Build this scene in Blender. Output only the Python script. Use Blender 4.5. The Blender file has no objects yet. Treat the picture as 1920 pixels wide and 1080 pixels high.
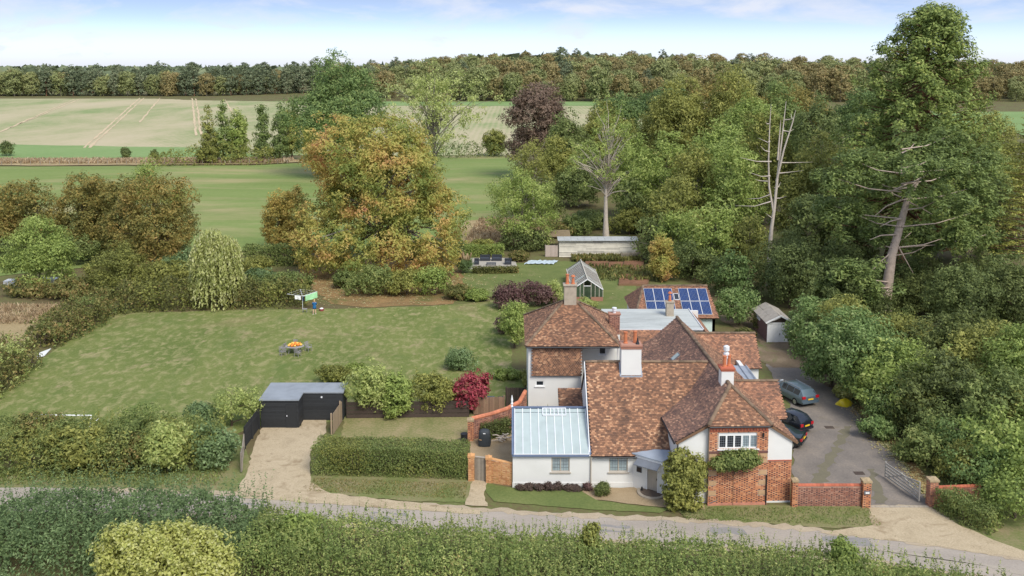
import bpy, bmesh, math, random
import numpy as np
from mathutils import Vector, Matrix

# ------------------------------------------------------------------ camera, sky, sun, exposure
scene = bpy.context.scene
COL = scene.collection
FPX, CAM_H, PITCH, HOR = 1720.0, 29.0, math.radians(7), 120.0
YP = HOR + FPX * math.tan(PITCH)
cam_d = bpy.data.cameras.new('camera'); cam = bpy.data.objects.new('camera', cam_d); COL.objects.link(cam)
cam.location = (0, 0, CAM_H); cam.rotation_euler = (math.radians(90) - PITCH, 0, 0)
cam_d.sensor_fit = 'HORIZONTAL'; cam_d.sensor_width = 36.0; cam_d.lens = 36.0 * FPX / 1920.0
cam_d.shift_y = (YP - 540.0) / 1920.0
cam_d.clip_start = 0.5; cam_d.clip_end = 9000
scene.camera = cam
SUN_EL, SUN_AZ = math.radians(48), math.radians(150)      # azimuth measured from +Y clockwise: behind the camera, to its right
world = bpy.data.worlds.new('World'); scene.world = world; world.use_nodes = True
def build_world():
    nt = world.node_tree; N = nt.nodes; L = nt.links
    for n in list(N): N.remove(n)
    out = N.new('ShaderNodeOutputWorld'); bg = N.new('ShaderNodeBackground'); bg.inputs['Strength'].default_value = 0.15
    sky = N.new('ShaderNodeTexSky'); sky.sky_type = 'NISHITA'; sky.sun_disc = False
    sky.sun_elevation = SUN_EL; sky.sun_rotation = SUN_AZ; sky.air_density = 1.0; sky.dust_density = 0.6; sky.ozone_density = 1.5; sky.altitude = 100
    tc = N.new('ShaderNodeTexCoord'); sep = N.new('ShaderNodeSeparateXYZ'); L.new(tc.outputs['Generated'], sep.inputs[0])
    # thin cloud over the whole dome: streaky cirrus made by noise on the dome direction
    mp = N.new('ShaderNodeMapping'); mp.inputs['Scale'].default_value = (5.0, 3.2, 15.0); mp.inputs['Rotation'].default_value = (0.0, 0.75, 0.3)
    L.new(tc.outputs['Generated'], mp.inputs[0])
    nz = N.new('ShaderNodeTexNoise'); nz.inputs['Scale'].default_value = 1.6; nz.inputs['Detail'].default_value = 9; nz.inputs['Roughness'].default_value = 0.62
    nz.inputs['Distortion'].default_value = 0.35; L.new(mp.outputs[0], nz.inputs['Vector'])
    rp = N.new('ShaderNodeValToRGB'); rp.color_ramp.elements[0].position = 0.42; rp.color_ramp.elements[1].position = 0.66
    L.new(nz.outputs['Fac'], rp.inputs[0])
    # haze band: cloud thickens towards the horizon, as in the photograph
    hz = N.new('ShaderNodeMapRange'); hz.inputs['From Min'].default_value = 0.0; hz.inputs['From Max'].default_value = 0.05
    hz.inputs['To Min'].default_value = 0.93; hz.inputs['To Max'].default_value = 0.06; hz.interpolation_type = 'SMOOTHSTEP'
    L.new(sep.outputs['Z'], hz.inputs['Value'])
    mx = N.new('ShaderNodeMath'); mx.operation = 'MAXIMUM'
    sc_ = N.new('ShaderNodeMath'); sc_.operation = 'MULTIPLY'; sc_.inputs[1].default_value = 0.9
    L.new(rp.outputs[0], sc_.inputs[0]); L.new(sc_.outputs[0], mx.inputs[0]); L.new(hz.outputs[0], mx.inputs[1])
    # the Nishita sky, its vertical axis stretched so that the blue starts low, as it does in the picture
    st = N.new('ShaderNodeVectorMath'); st.operation = 'MULTIPLY'; st.inputs[1].default_value = (1, 1, 7.0)
    L.new(tc.outputs['Generated'], st.inputs[0])
    nm = N.new('ShaderNodeVectorMath'); nm.operation = 'NORMALIZE'; L.new(st.outputs[0], nm.inputs[0]); L.new(nm.outputs[0], sky.inputs['Vector'])
    mix = N.new('ShaderNodeMixRGB'); mix.inputs[2].default_value = (3.1, 3.27, 3.7, 1)
    hs = N.new('ShaderNodeHueSaturation'); hs.inputs['Saturation'].default_value = 0.8; L.new(sky.outputs[0], hs.inputs['Color'])
    L.new(mx.outputs[0], mix.inputs[0]); L.new(hs.outputs[0], mix.inputs[1])
    L.new(mix.outputs[0], bg.inputs['Color']); L.new(bg.outputs[0], out.inputs[0])
build_world()
sun_d = bpy.data.lights.new('sun', 'SUN'); sun = bpy.data.objects.new('sun', sun_d); COL.objects.link(sun)
sun_d.energy = 2.1; sun_d.angle = math.radians(24); sun_d.color = (1.0, 0.95, 0.87)
sdir = Vector((math.sin(SUN_AZ) * math.cos(SUN_EL), math.cos(SUN_AZ) * math.cos(SUN_EL), math.sin(SUN_EL)))
sun.rotation_euler = sdir.to_track_quat('Z', 'Y').to_euler(); sun.location = (0, -40, 90)
vs = scene.view_settings; vs.view_transform = 'Standard'; vs.look = 'None'; vs.gamma = 1.0; vs.use_curve_mapping = False
vs.exposure = 0.82
scene.cycles.max_bounces = 5; scene.cycles.diffuse_bounces = 3; scene.cycles.transparent_max_bounces = 6

# ------------------------------------------------------------------ helpers
CP, SP = math.cos(PITCH), math.sin(PITCH)
def ray(px, py):
    a = (px - 960) / FPX; b = (YP - py) / FPX
    return a, CP + b * SP, -SP + b * CP
def P(px, py, z=0.0):                       # the place at height z that the photograph shows there
    d = ray(px, py); t = (z - CAM_H) / d[2]; return Vector((d[0] * t, d[1] * t, z))
def AT(px, py, Y):                          # the place at distance Y
    d = ray(px, py); t = Y / d[1]; return Vector((d[0] * t, Y, CAM_H + d[2] * t))
R = math.radians
ORG = {}
def props(o, label=None, cat=None, group=None, kind=None):
    if label: o['label'] = label
    if cat: o['category'] = cat
    if group: o['group'] = group
    if kind: o['kind'] = kind
    return o
def thing(name, label, cat, loc, rz=0, group=None, local=False):
    o = bpy.data.objects.new(name, None); COL.objects.link(o); o.location = loc; o.rotation_euler = (0, 0, rz); o.empty_display_size = 0.3
    ORG[o.name] = Vector((0, 0, 0)) if local else Vector(loc)
    return props(o, label, cat, group)
def link(name, me, parent=None, org=None):
    o = bpy.data.objects.new(name, me); COL.objects.link(o)
    if parent is not None:
        o.parent = parent; ORG[o.name] = ORG[parent.name]
    else:
        o.location = org; ORG[o.name] = Vector(org)
    return o
class MB:
    def __init__(s): s.v = []; s.f = []; s.m = []; s.smooth = False
    def add(s, vs_, fs, m=0):
        k = len(s.v); s.v.extend([tuple(p) for p in vs_]); s.f.extend([tuple(i + k for i in f) for f in fs]); s.m.extend([m] * len(fs)); return s
    def box(s, x0, x1, y0, y1, z0, z1, m=0):
        return s.add([(x0,y0,z0),(x1,y0,z0),(x1,y1,z0),(x0,y1,z0),(x0,y0,z1),(x1,y0,z1),(x1,y1,z1),(x0,y1,z1)],
                     [(0,3,2,1),(4,5,6,7),(0,1,5,4),(1,2,6,5),(2,3,7,6),(3,0,4,7)], m)
    def bar(s, a, b, w, h, m=0, up=(0,0,1)):          # a box along a-b
        a, b = Vector(a), Vector(b); d = (b - a).normalized(); u = Vector(up)
        sd = d.cross(u)
        if sd.length < 1e-4: sd = d.cross(Vector((0,1,0)))
        sd.normalize(); u = sd.cross(d); sd *= w / 2; u *= h / 2
        return s.add([a-sd-u, a+sd-u, a+sd+u, a-sd+u, b-sd-u, b+sd-u, b+sd+u, b-sd+u],
                     [(0,1,2,3),(4,7,6,5),(0,4,5,1),(1,5,6,2),(2,6,7,3),(3,7,4,0)], m)
    def prism(s, pts, off, m=0):                      # polygon extruded by off
        n = len(pts); off = Vector(off); top = [Vector(p) for p in pts]; bot = [p + off for p in top]
        fs = [tuple(range(n)), tuple(range(2*n-1, n-1, -1))] + [(i, i+n, (i+1) % n + n, (i+1) % n) for i in range(n)]
        return s.add(top + bot, fs, m)
    def tube(s, path, rad, n=6, m=0, caps=True):
        path = [Vector(p) for p in path]; k0 = len(s.v); K = len(path)
        for i, p in enumerate(path):
            d = (path[min(i+1, K-1)] - path[max(i-1, 0)]).normalized()
            a = d.cross(Vector((0.31, 0.17, 0.93)))
            if a.length < 0.05: a = d.cross(Vector((1, 0, 0)))
            a.normalize(); b = d.cross(a); r = rad[i] if hasattr(rad, '__len__') else rad
            for j in range(n):
                t = 2 * math.pi * j / n; s.v.append(tuple(p + (a * math.cos(t) + b * math.sin(t)) * r))
        for i in range(K-1):
            for j in range(n):
                s.f.append((k0+i*n+j, k0+i*n+(j+1) % n, k0+(i+1)*n+(j+1) % n, k0+(i+1)*n+j)); s.m.append(m)
        if caps:
            s.f.append(tuple(k0+j for j in range(n))[::-1]); s.m.append(m)
            s.f.append(tuple(k0+(K-1)*n+j for j in range(n))); s.m.append(m)
        return s
    def lathe(s, prof, c, n=12, m=0, sx=1, sy=1):     # prof: (radius, z) from bottom to top
        k0 = len(s.v); c = Vector(c)
        for r, z in prof:
            for j in range(n):
                t = 2*math.pi*j/n; s.v.append((c.x + sx*r*math.cos(t), c.y + sy*r*math.sin(t), c.z + z))
        for i in range(len(prof)-1):
            for j in range(n):
                s.f.append((k0+i*n+j, k0+i*n+(j+1) % n, k0+(i+1)*n+(j+1) % n, k0+(i+1)*n+j)); s.m.append(m)
        s.f.append(tuple(k0+j for j in range(n))[::-1]); s.m.append(m)
        s.f.append(tuple(k0+(len(prof)-1)*n+j for j in range(n))); s.m.append(m)
        return s
    def build(s, name, mats, parent=None, org=None, smooth=False):
        if parent is None and org is None:
            a = np.array(s.v); org = ((a[:,0].min()+a[:,0].max())/2, (a[:,1].min()+a[:,1].max())/2, a[:,2].min())
        o_ = ORG[parent.name] if parent is not None else Vector(org)
        me = bpy.data.meshes.new(name); me.from_pydata([(x-o_.x, y-o_.y, z-o_.z) for x, y, z in s.v], [], s.f)
        if not isinstance(mats, (list, tuple)): mats = [mats]
        for mt in mats: me.materials.append(mt)
        if len(mats) > 1: me.polygons.foreach_set('material_index', s.m)
        if smooth: me.polygons.foreach_set('use_smooth', [True]*len(s.f))
        me.update(); return link(name, me, parent, org)
def quads_mesh(name, V, mat, smooth=False, mi=None, tri=False):   # V: (n,4,3) numpy; tri: one triangle of the same area for each leaf
    if tri:
        hw = (V[:,1]-V[:,3])*0.5; V = np.stack([V[:,0]+hw, V[:,2], V[:,0]-hw], 1)
    n = len(V); k = V.shape[1]; me = bpy.data.meshes.new(name)
    me.vertices.add(n*k); me.vertices.foreach_set('co', np.ascontiguousarray(V, dtype=np.float32).ravel())
    me.loops.add(n*k); me.loops.foreach_set('vertex_index', np.arange(n*k, dtype=np.int32))
    me.polygons.add(n); me.polygons.foreach_set('loop_start', np.arange(0, n*k, k, dtype=np.int32))
    for mt in (mat if isinstance(mat, (list, tuple)) else [mat]): me.materials.append(mt)
    if mi is not None: me.polygons.foreach_set('material_index', mi.astype(np.int32))
    me.update(calc_edges=True); return me

# ------------------------------------------------------------------ materials
def srgb(r, g, b):
    f = lambda c: ((c/255)/12.92 if c/255 <= 0.04045 else ((c/255+0.055)/1.055)**2.4)
    return (f(r), f(g), f(b), 1)
def ramp(N, cols, pos=None):
    rp = N.new('ShaderNodeValToRGB'); e = rp.color_ramp.elements; k = len(cols)
    pos = pos or [i/(k-1) for i in range(k)]
    while len(e) < k: e.new(0.5)
    for i in range(k): e[i].position = pos[i]; e[i].color = cols[i]
    return rp
def base(name):
    m = bpy.data.materials.new(name); m.use_nodes = True; N = m.node_tree.nodes; L = m.node_tree.links
    return m, N, L, N['Principled BSDF']
def noise(N, L, scale, detail=4, rough=0.55, coord='Object', stretch=None, dist=0.0):
    tc = N.new('ShaderNodeTexCoord'); src = tc.outputs[coord]
    if stretch:
        mp = N.new('ShaderNodeMapping'); mp.inputs['Scale'].default_value = stretch[:3]
        if len(stretch) > 3: mp.inputs['Rotation'].default_value = (0, 0, stretch[3])
        L.new(src, mp.inputs[0]); src = mp.outputs[0]
    nz = N.new('ShaderNodeTexNoise'); nz.inputs['Scale'].default_value = scale; nz.inputs['Detail'].default_value = detail
    nz.inputs['Roughness'].default_value = rough; nz.inputs['Distortion'].default_value = dist; L.new(src, nz.inputs['Vector']); return nz
def mixc(N, L, fac, a, b, mode='MIX'):
    mx = N.new('ShaderNodeMixRGB'); mx.blend_type = mode
    for i, q in ((0, fac), (1, a), (2, b)):
        if hasattr(q, 'links') or hasattr(q, 'is_linked'): L.new(q, mx.inputs[i])
        else: mx.inputs[i].default_value = q
    return mx.outputs[0]
def bump(N, L, b, h, strength=0.3, dist=0.02):
    bp = N.new('ShaderNodeBump'); bp.inputs['Strength'].default_value = strength; bp.inputs['Distance'].default_value = dist
    L.new(h, bp.inputs['Height']); L.new(bp.outputs[0], b.inputs['Normal'])
def plain(name, col, rough=0.6, var=0.25, scale=3.0, metal=0.0, coat=0.0, island=False, bmp=0.0):
    m, N, L, b = base(name); nz = noise(N, L, scale, 5)
    lo = tuple(c*(1-var) for c in col[:3]) + (1,); hi = tuple(min(1, c*(1+var*0.7)) for c in col[:3]) + (1,)
    rp = ramp(N, [lo, col, hi], [0.25, 0.5, 0.75])
    if island:
        g = N.new('ShaderNodeNewGeometry'); ad = N.new('ShaderNodeMath'); ad.operation = 'ADD'
        ml = N.new('ShaderNodeMath'); ml.operation = 'MULTIPLY'; ml.inputs[1].default_value = 0.5
        mm = N.new('ShaderNodeMath'); mm.operation = 'MULTIPLY'; mm.inputs[1].default_value = 0.5
        oi = N.new('ShaderNodeObjectInfo'); sm = N.new('ShaderNodeMath'); sm.operation = 'ADD'; fr = N.new('ShaderNodeMath'); fr.operation = 'FRACT'
        L.new(g.outputs['Random Per Island'], sm.inputs[0]); L.new(oi.outputs['Random'], sm.inputs[1]); L.new(sm.outputs[0], fr.inputs[0])
        L.new(fr.outputs[0], ml.inputs[0]); L.new(nz.outputs['Fac'], mm.inputs[0])
        L.new(ml.outputs[0], ad.inputs[0]); L.new(mm.outputs[0], ad.inputs[1]); L.new(ad.outputs[0], rp.inputs[0])
    else: L.new(nz.outputs['Fac'], rp.inputs[0])
    L.new(rp.outputs[0], b.inputs['Base Color']); b.inputs['Roughness'].default_value = rough; b.inputs['Metallic'].default_value = metal
    b.inputs['Coat Weight'].default_value = coat
    if bmp: bump(N, L, b, nz.outputs['Fac'], bmp, 0.03)
    return m
def piece_mat(name, cols, pos=None, patch=0.4, pscale=0.35, stain=None, rough=0.85):   # pieces (tiles, bricks): colour by piece, patches over many
    m, N, L, b = base(name); g = N.new('ShaderNodeNewGeometry'); nz = noise(N, L, pscale, 5, 0.6)
    def mth(op, a, c):
        q = N.new('ShaderNodeMath'); q.operation = op
        for i, x in ((0, a), (1, c)):
            if isinstance(x, (int, float)): q.inputs[i].default_value = x
            else: L.new(x, q.inputs[i])
        return q.outputs[0]
    v = mth('ADD', mth('MULTIPLY', g.outputs['Random Per Island'], 1-patch), mth('MULTIPLY', mth('SUBTRACT', nz.outputs['Fac'], 0.25), patch*2))
    rp = ramp(N, cols, pos); L.new(v, rp.inputs[0]); c = rp.outputs[0]
    n2 = noise(N, L, 14, 3); c = mixc(N, L, 0.15, c, mixc(N, L, 1.0, c, n2.outputs['Fac'], 'OVERLAY'))
    if stain:
        n3 = noise(N, L, 0.55, 6, 0.7, stretch=(1.6, 0.8, 0.5)); r3 = ramp(N, [(0,0,0,1),(1,1,1,1)], [0.52, 0.72]); L.new(n3.outputs['Fac'], r3.inputs[0])
        f = mth('MULTIPLY', r3.outputs[0], 0.5); c = mixc(N, L, f, c, stain)
    L.new(c, b.inputs['Base Color']); b.inputs['Roughness'].default_value = rough; b.inputs['Specular IOR Level'].default_value = 0.3
    return m
def leaf_mat(name, cols, pos=None, patch=0.45, pscale=0.25, trans=0.38, rough=0.6):
    m, N, L, b = base(name); g = N.new('ShaderNodeNewGeometry'); nz = noise(N, L, pscale, 4, 0.6)
    oi = N.new('ShaderNodeObjectInfo')
    def mth(op, a, c):
        q = N.new('ShaderNodeMath'); q.operation = op
        for i, x in ((0, a), (1, c)):
            if isinstance(x, (int, float)): q.inputs[i].default_value = x
            else: L.new(x, q.inputs[i])
        return q.outputs[0]
    v = mth('ADD', mth('MULTIPLY', g.outputs['Random Per Island'], 1-patch), mth('MULTIPLY', mth('SUBTRACT', nz.outputs['Fac'], 0.25), patch*2))
    v = mth('ADD', v, mth('MULTIPLY', mth('SUBTRACT', oi.outputs['Random'], 0.5), 0.2))
    rp = ramp(N, cols, pos); L.new(v, rp.inputs[0])
    L.new(rp.outputs[0], b.inputs['Base Color']); b.inputs['Roughness'].default_value = rough; b.inputs['Specular IOR Level'].default_value = 0.25
    tr = N.new('ShaderNodeBsdfTranslucent'); L.new(rp.outputs[0], tr.inputs['Color'])
    ms = N.new('ShaderNodeMixShader'); ms.inputs[0].default_value = trans
    L.new(b.outputs[0], ms.inputs[1]); L.new(tr.outputs[0], ms.inputs[2])
    L.new(ms.outputs[0], N['Material Output'].inputs['Surface']); return m
def ground_mat(name, cols, pos=None, scale=0.15, detail=8, fine=6.0, stretch=None, bmp=0.4, rough=0.95, fineamt=0.45, extra=None):
    m, N, L, b = base(name)
    n1 = noise(N, L, scale, detail, 0.65, stretch=stretch, dist=0.3); n2 = noise(N, L, fine, 6, 0.7)
    mx = N.new('ShaderNodeMixRGB'); mx.inputs[0].default_value = fineamt; L.new(n1.outputs['Fac'], mx.inputs[1]); L.new(n2.outputs['Fac'], mx.inputs[2])
    rp = ramp(N, cols, pos); L.new(mx.outputs[0], rp.inputs[0]); c = rp.outputs[0]
    if extra:                                        # (colour, scale, lo, hi, stretch): patches of another ground
        for col, sc2, lo, hi, stt in extra:
            n3 = noise(N, L, sc2, 7, 0.68, stretch=stt, dist=0.4); r3 = ramp(N, [(0,0,0,1),(1,1,1,1)], [lo, hi]); L.new(n3.outputs['Fac'], r3.inputs[0])
            c = mixc(N, L, r3.outputs[0], c, col)
    L.new(c, b.inputs['Base Color']); b.inputs['Roughness'].default_value = rough; b.inputs['Specular IOR Level'].default_value = 0.15
    bump(N, L, b, n2.outputs['Fac'], bmp, 0.06); return m
def glass_mat(name, col, rough=0.06, spec=0.8, var=0.3):
    m = plain(name, col, rough, var, 1.5); b = m.node_tree.nodes['Principled BSDF']; b.inputs['Specular IOR Level'].default_value = spec; return m
M = {}
M['tile'] = piece_mat('roof_tile_clay', [srgb(98,77,65), srgb(118,89,72), srgb(134,100,79), srgb(150,111,86), srgb(178,133,101), srgb(204,165,130)], [0.05, 0.24, 0.45, 0.62, 0.78, 0.92], 0.3, 0.45, srgb(66,58,54))
M['tile_shaded'] = piece_mat('roof_tile_shaded_slope', [srgb(96,78,71), srgb(114,90,80), srgb(129,101,87), srgb(144,111,94), srgb(174,133,109), srgb(202,166,137)], [0.05, 0.26, 0.48, 0.66, 0.82, 0.95], 0.3, 0.45, srgb(68,60,60))  # wing's left slope: its shade mixed into the tile colours, duller and purplish
M['tile_orange'] = piece_mat('roof_tile_orange', [srgb(104,82,70), srgb(136,102,84), srgb(158,116,92), srgb(180,132,102), srgb(204,164,132)], [0.05, 0.35, 0.55, 0.78, 1.0], 0.4, 0.5, srgb(84,68,60))
M['ridge'] = plain('ridge_tile_lichen', srgb(120,100,80), 0.9, 0.4, 5, island=True)
M['deck'] = plain('roof_deck_dark', srgb(58,46,42), 0.9)
M['render'] = plain('white_render', srgb(222,221,216), 0.85, 0.06, 0.7, bmp=0.08)
M['cream'] = plain('cream_render', srgb(222,217,206), 0.85, 0.07, 0.7)
M['brick'] = piece_mat('brick_red', [srgb(158,106,78), srgb(190,126,90), srgb(206,144,104), srgb(216,168,130)], None, 0.25, 0.8, None)
M['brick_dark'] = piece_mat('brick_burnt_header', [srgb(74,58,62), srgb(104,76,72), srgb(168,106,82)], [0, 0.55, 1], 0.15, 0.8, None)
M['brick_old'] = piece_mat('brick_weathered', [srgb(118,88,78), srgb(152,108,92), srgb(170,124,104), srgb(186,148,128)], None, 0.3, 0.8, None)
M['brick_yellow'] = piece_mat('brick_yellow_orange', [srgb(156,112,74), srgb(192,140,92), srgb(208,160,110), srgb(216,182,138)], None, 0.25, 0.8, None)
M['mortar'] = plain('mortar', srgb(176,156,138), 0.95, 0.15, 6)
M['coping'] = plain('coping_brick_red', srgb(178,100,74), 0.85, 0.25, 4, island=True)
M['stone'] = plain('buff_stone', srgb(186,152,116), 0.9, 0.15, 5)
M['concrete'] = plain('chimney_stone', srgb(168,156,138), 0.9, 0.2, 3, bmp=0.2)
M['pot'] = plain('clay_pot_orange', srgb(192,116,78), 0.8, 0.18, 4)
M['lead'] = plain('lead_sheet', srgb(150,158,168), 0.55, 0.18, 1.2)
M['lead_dark'] = plain('lead_flashing', srgb(112,116,122), 0.6, 0.2, 1.5)
M['felt'] = ground_mat('flat_roof_felt', [srgb(150,152,148), srgb(180,184,180), srgb(198,200,194)], [0.3,0.5,0.7], 0.35, 6, 3.0, (0.4,2.5,1), 0.05, 0.7, 0.2)
M['paint_white'] = plain('white_paint', srgb(232,232,230), 0.45, 0.05, 2)
M['paint_grey'] = plain('taupe_paint', srgb(178,168,154), 0.5, 0.06, 2)
M['black'] = plain('black_plastic', srgb(34,36,40), 0.5, 0.15, 3)
M['metal_white'] = plain('white_metal', srgb(222,224,226), 0.35, 0.08, 3)
M['glass_pale'] = glass_mat('window_glass_blinds', srgb(150,164,168))
M['glass_dark'] = glass_mat('window_glass_dark', srgb(44,48,54))
M['glass_roof'] = glass_mat('conservatory_glass', srgb(170,182,180), 0.3, 0.25, 0.1)
M['frame_blue'] = plain('lead_blue_frame', srgb(96,110,134), 0.5, 0.15, 3)
M['timber_black'] = plain('black_stained_boards', srgb(44,46,48), 0.75, 0.25, 4, island=True)
M['timber_grey'] = plain('weathered_timber', srgb(150,140,126), 0.9, 0.25, 5, island=True)
M['timber_dark'] = plain('dark_timber', srgb(74,62,54), 0.9, 0.3, 5, island=True)
M['timber_brown'] = plain('brown_timber', srgb(120,92,68), 0.9, 0.3, 5, island=True)
M['timber_white'] = plain('flaking_white_boards', srgb(208,202,186), 0.9, 0.34, 1.6, island=True)
M['roof_felt_grey'] = plain('shed_roof_felt', srgb(140,146,152), 0.75, 0.18, 1.0)
M['bark'] = plain('bark_brown', srgb(92,78,66), 0.95, 0.35, 2.5, bmp=0.5)
M['bark_grey'] = plain('bark_grey', srgb(132,124,110), 0.95, 0.3, 2.0, bmp=0.5)
M['bark_dead'] = plain('bleached_dead_wood', srgb(190,178,164), 0.9, 0.2, 2.0, bmp=0.3)
M['bark_red'] = plain('bark_reddish', srgb(120,84,64), 0.95, 0.3, 2.0, bmp=0.5)
# ------------------------------------------------------------------ the setting: terrain, fields, lawns, lane, drives
rs = random.Random(5)
def sstep(a, b, x):
    t = np.clip((np.asarray(x, float)-a)/(b-a), 0, 1); return t*t*(3-2*t)
def hill(x, y):
    return sstep(700, 1080, y) * (1 + 20*sstep(-300, -60, x) + 5*np.sin(np.asarray(x, float)*0.006+1.0)*sstep(-250, 0, x)) - 0.0
def terrain():
    xs = np.concatenate([np.linspace(-2600, -500, 22), np.linspace(-480, 700, 60), np.linspace(760, 2600, 20)])
    ys = np.concatenate([np.linspace(-60, 640, 16), np.linspace(680, 1400, 30), np.linspace(1500, 5200, 20)])
    X, Y = np.meshgrid(xs, ys); Z = hill(X, Y) + 6*sstep(1500, 4200, Y)*(1+np.sin(X*0.0016))
    v = np.stack([X, Y, Z], -1).reshape(-1, 3); nx = len(xs)
    f = [(j*nx+i, j*nx+i+1, (j+1)*nx+i+1, (j+1)*nx+i) for j in range(len(ys)-1) for i in range(nx-1)]
    me = bpy.data.meshes.new('ground'); me.from_pydata(v.tolist(), [], f); me.polygons.foreach_set('use_smooth', [True]*len(f)); me.materials.append(M['earth']); me.update()
    return props(link('ground', me, None, (0,0,0)), kind='structure')
GRS = srgb
M['earth'] = ground_mat('woodland_floor', [srgb(78,68,52), srgb(104,92,66), srgb(106,114,66), srgb(130,122,92)], [0.3,0.45,0.6,0.75], 0.12, 8, 3.0)
M['lawn'] = ground_mat('dry_lawn', [srgb(82,97,50), srgb(101,113,59), srgb(119,126,71), srgb(140,138,92)], [0.32,0.45,0.57,0.72], 0.11, 9, 5.0, (1,0.55,1), 0.5, 0.95, 0.5,
    [(srgb(166,148,116), 0.3, 0.58, 0.70, (1.0,0.6,1)), (srgb(140,124,92), 0.09, 0.56, 0.74, (1,.7,1)), (srgb(152,146,102), 1.3, 0.48, 0.68, (1,0.6,1)), (srgb(96,112,58), 0.2, 0.55, 0.7, (1,0.5,1))])
M['lawn_green'] = ground_mat('green_lawn', [srgb(86,100,56), srgb(106,116,66), srgb(132,132,84)], [0.3,0.5,0.7], 0.3, 8, 5.0, None, 0.5, 0.95, 0.5, [(srgb(138,128,92), 0.22, 0.60, 0.72, (1,0.5,1))])
M['meadow'] = ground_mat('pasture', [srgb(102,120,66), srgb(120,136,76), srgb(138,148,92)], [0.3,0.5,0.7], 0.03, 9, 0.9, (0.5,1.6,1,0.15), 0.4, 0.95, 0.35, [(srgb(160,150,108), 0.03, 0.5, 0.68, (0.6,1.8,1)), (srgb(136,140,88), 0.06, 0.55, 0.75, (0.4,2.0,1))])
def stubble_mat():
    m, N, L, b = base('stubble_field')
    n1 = noise(N, L, 0.010, 9, 0.68, stretch=(1.4,0.55,1,0.1), dist=0.4); n2 = noise(N, L, 0.35, 5, 0.7)
    wv = N.new('ShaderNodeTexWave'); tc = N.new('ShaderNodeTexCoord'); mp = N.new('ShaderNodeMapping'); mp.inputs['Rotation'].default_value = (0,0,R(2.5)); mp.inputs['Scale'].default_value = (0.12,0.002,1)
    L.new(tc.outputs['Object'], mp.inputs[0]); L.new(mp.outputs[0], wv.inputs['Vector']); wv.inputs['Scale'].default_value = 1.0; wv.inputs['Distortion'].default_value = 2.5; wv.inputs['Detail'].default_value = 4
    rp = ramp(N, [srgb(130,146,96), srgb(158,158,118), srgb(174,166,132), srgb(184,172,142)], [0.40,0.47,0.53,0.62])
    mx = mixc(N, L, 0.06, n1.outputs['Fac'], wv.outputs['Fac']); mx = mixc(N, L, 0.2, mx, n2.outputs['Fac']); L.new(mx, rp.inputs[0])
    L.new(rp.outputs[0], b.inputs['Base Color']); b.inputs['Roughness'].default_value = 1; b.inputs['Specular IOR Level'].default_value = 0.1; return m
M['stubble'] = stubble_mat(); M['tramline'] = plain('bare_wheel_track', srgb(196,176,142), 1.0, 0.1, 0.1)
M['crop'] = ground_mat('field_margin_green', [srgb(108,134,80), srgb(124,148,92), srgb(140,158,106)], [0.3,0.5,0.7], 0.02, 8, 0.5)
M['tarmac'] = ground_mat('lane_tarmac', [srgb(146,136,126), srgb(164,154,142), srgb(180,168,154)], [0.3,0.5,0.7], 0.35, 8, 7.0, (0.4,1.6,1), 0.3, 0.9, 0.5, [(srgb(186,172,148), 0.25, 0.56, 0.72, (0.35,1.4,1))])
M['drive'] = ground_mat('drive_tarmac_worn', [srgb(104,98,92), srgb(126,118,110), srgb(150,138,124)], [0.3,0.5,0.7], 0.45, 9, 6.0, None, 0.3, 0.9, 0.45, [(srgb(124,114,96), 0.3, 0.58, 0.74, None), (srgb(92,98,62), 0.5, 0.66, 0.76, None)])
M['dirt'] = ground_mat('dirt_track', [srgb(96,82,66), srgb(124,108,88), srgb(146,130,108)], [0.3,0.5,0.7], 0.4, 8, 5.0, None, 0.4, 0.95, 0.45, [(srgb(94,104,58), 0.3, 0.55, 0.68, None)])
M['gravel'] = ground_mat('pale_gravel', [srgb(150,134,108), srgb(184,167,138), srgb(204,188,160)], [0.32,0.5,0.68], 0.5, 8, 9.0, None, 0.6, 0.95, 0.5, [(srgb(152,134,106), 0.5, 0.52, 0.66, None), (srgb(140,124,98), 2.0, 0.6, 0.7, None)])
M['gravel_tan'] = ground_mat('tan_gravel', [srgb(126,108,82), srgb(162,142,112), srgb(184,164,134)], [0.32,0.5,0.68], 0.5, 8, 14.0, None, 0.5, 0.95, 0.6)
M['verge'] = ground_mat('verge_grass', [srgb(88,104,56), srgb(112,120,70), srgb(142,130,98), srgb(164,146,118)], [0.3,0.45,0.6,0.72], 0.4, 9, 6.0, None, 0.5, 0.95, 0.4)
M['soil'] = ground_mat('bed_soil', [srgb(92,66,50), srgb(128,94,72), srgb(156,118,92)], [0.3,0.5,0.7], 0.5, 8, 7.0)
M['drygrass'] = ground_mat('dry_grass_ground', [srgb(128,110,80), srgb(160,142,106), srgb(178,162,124)], [0.3,0.5,0.7], 0.2, 8, 3.0, None, 0.5, 0.95, 0.5, [(srgb(104,112,62), 0.12, 0.56, 0.7, None)])
M['litter_ground'] = ground_mat('leaf_litter_ground', [srgb(100,84,58), srgb(140,114,78), srgb(168,134,92)], [0.3,0.5,0.7], 0.4, 8, 6.0, None, 0.5, 0.95, 0.5, [(srgb(92,100,54), 0.22, 0.54, 0.68, None)])
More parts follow.
